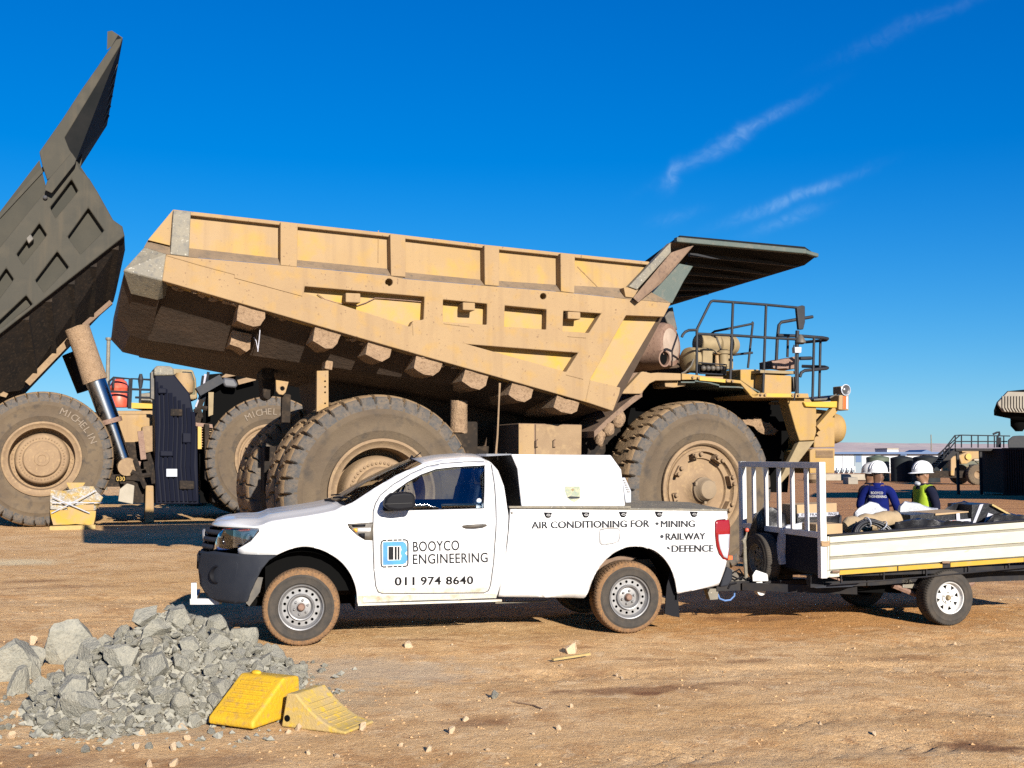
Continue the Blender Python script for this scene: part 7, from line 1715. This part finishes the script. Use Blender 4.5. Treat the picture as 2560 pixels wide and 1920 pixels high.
cA = empty('wheel_chock', loc=(qa.x, qa.y, .0), rz=ang); tag(cA, 'bright yellow ribbed wheel chock leaning on the rock heap, left of the pair', 'wheel chock')
Wd = dw.length; Hh = .28
ba = B(); pr2 = [(0, 0), (.0, .05), (.33, Hh), (.50, Hh * .93), (.52, 0)]
ba.hull([Vector((x, y, z + .02)) for x in (0, Wd) for y, z in pr2]); ba.build('block', M['chock'], cA, bevel=.02, segs=3)
for i in range(8):
    t = .12 + i * .1; y, z = .33 * t, .05 + (Hh - .05) * t + .02
    B().bar((Wd * .16, y - .004, z + .003), (Wd * .84, y - .004, z + .003), .010, .014).build('grip_ridge', M['chock'], cA)
B().ball((Wd * .3, .36, Hh + .025), .03, 2, (1.4, .8, .6)).build('lift_stub', M['chock'], cA, smooth=60)
# loose stones, stick and twig on the bare dirt
tm = RM[4].copy(); tm.materials.clear(); tm.materials.append(M['rock_tan']); tm2 = RM[8].copy(); tm2.materials.clear(); tm2.materials.append(M['rock_tan'])
def stone(k, x, y, s, label=None, mesh=None):
    p = on_ground(k, x, y); s *= .72; rock((p.x, p.y, gh(p.x, p.y) + s * .35), s, label or 'small tan stone lying on the bare dirt', None if label else 'small stones scattered on the dirt', (1.1, .85, .75), 'stone', mesh or rrng.choice((tm, tm2)))
stone('g6', 1395, 505, .13, 'largest pinkish stone behind the broken stick'); stone('g6', 322, 478, .085, 'pinkish stone under the pickup door'); stone('g6', 890, 800, .07, 'pale green triangular stone in the open dirt', RM[6]); stone('g6', 600, 1045, .06, 'tan stone left of the brown stain'); stone('g6', 692, 955, .045, 'round pale stone above the brown stain')
stone('g6', 15, 1010, .07, 'pale flat stone at the foot of the wheel chock')
for k, x, y, s in (('g6', 1390, 868, .035), ('g6', 1310, 1015, .04), ('g6', 455, 1160, .05), ('g6', 270, 1125, .03), ('g6', 840, 1160, .03), ('g6', 1325, 588, .035), ('g6', 1725, 650, .045), ('g6', 1690, 640, .03), ('g6', 375, 765, .03), ('g6', 605, 462, .025), ('g6', 1745, 455, .02), ('g6', 1365, 690, .022), ('g6', 600, 1185, .025), ('g6', 1180, 1245, .03), ('g6', 1140, 1045, .022), ('g6', 1965, 860, .025),
                   ('g7', 1770, 440, .03), ('g7', 230, 525, .02), ('g7', 700, 690, .025), ('g7', 1250, 1008, .035), ('g7', 900, 920, .035), ('g7', 1340, 355, .015), ('g7', 2080, 420, .02), ('g7', 2060, 150, .03), ('g7', 1120, 465, .03), ('g7', 1850, 605, .02), ('g7', 350, 975, .022),
                   ('g5', 210, 1028, .03), ('g5', 60, 935, .06), ('g5', 100, 805, .035), ('g5', 410, 850, .03), ('g5', 210, 800, .03), ('g5', 540, 985, .03), ('g5', 710, 1005, .025), ('g5', 640, 1065, .03), ('g5', 1000, 995, .06), ('g5', 785, 990, .05), ('g5', 1075, 940, .05), ('g5', 1000, 1085, .06), ('g5', 860, 1090, .05), ('g5', 1660, 905, .04), ('g5', 1720, 885, .05), ('g5', 1940, 1040, .04), ('g5', 1775, 1025, .035), ('g5', 1050, 880, .06), ('g5', 820, 915, .05), ('g5', 300, 720, .06), ('g5', 250, 740, .05), ('g5', 1720, 545, .03), ('g5', 190, 380, .10)):
    stone(k, x, y, s)
s0_, s1_ = on_ground('g6', 1268, 550, .02), on_ground('g6', 1510, 512, .03); tag(B().bar(s0_, s1_, .035, .018).build('stick', M['wood'], None), 'short flat piece of pale broken wood lying by the largest stone', 'stick')
tw = [on_ground('g6', x, y, .004) for x, y in ((1010, 828), (1070, 838), (1140, 850), (1205, 878))]; tag(B().tube(tw, .006, 5).build('twig', M['twig'], None), 'thin curved dry twig on the dirt near the green stone', 'twig')
# small broken fragments filling the heap, and grit over the yard
def grit(n, place, mt, name, label, lo_, hi_, pw):
    verts, faces = [], []
    base_v = [(1, .1, 0), (-.6, .9, .1), (-.5, -.8, 0), (.1, .1, .7), (.2, -.2, -.6), (.5, .6, .35)]; base_f = [(0, 5, 3), (5, 1, 3), (1, 2, 3), (2, 0, 3), (1, 5, 4), (5, 0, 4), (2, 1, 4), (0, 2, 4)]
    for i in range(n):
        q = place()
        if q is None: continue
        x, y, z = q; s = lo_ + (hi_ - lo_) * rrng.random() ** pw; a = rrng.uniform(0, 6.28); c_, s_ = math.cos(a), math.sin(a); n0 = len(verts); tl_ = rrng.uniform(-.6, .6)
        for vx, vy, vz in base_v:
            k = rrng.uniform(.65, 1.3); verts.append((x + (vx * c_ - vy * s_) * s * k, y + (vx * s_ + vy * c_) * s * k, z + (vz + tl_ * vx) * s * k + s * .2))
        faces += [tuple(n0 + q for q in f) for f in base_f]
    me = bpy.data.meshes.new(name); me.from_pydata(verts, [], faces); me.materials.append(mt); return tag(link(bpy.data.objects.new(name, me)), label, name, kind='stuff')
def on_heap():
    x, y = rrng.uniform(PX - 1.0, PX + 1.45), rrng.uniform(PY - 2.0, PY + .6); h = heap(x, y)
    if h < .005 and rrng.random() > .12 * math.exp(-((x - PX) ** 2 + (y - PY + .4) ** 2) * .35): return None
    return x, y, max(gh(x, y), h * .86 - .02)
grit(9000, on_heap, M['rock'], 'fragments', 'small broken grey fragments between the rocks of the heap', .006, .045, 2.2)
def on_yard():
    y = 5.3 + 9 * rrng.random() ** 1.6; x = rrng.uniform(-.47, .47) * y
    if noise.noise((x * .8, y * .8, 6.0)) < rrng.uniform(-.4, .5): return None
    return x, y, gh(x, y) - .002
grit(16000, on_yard, M['dirt_grain'], 'gravel', 'fine gravel strewn over the dirt yard', .003, .016, 5)
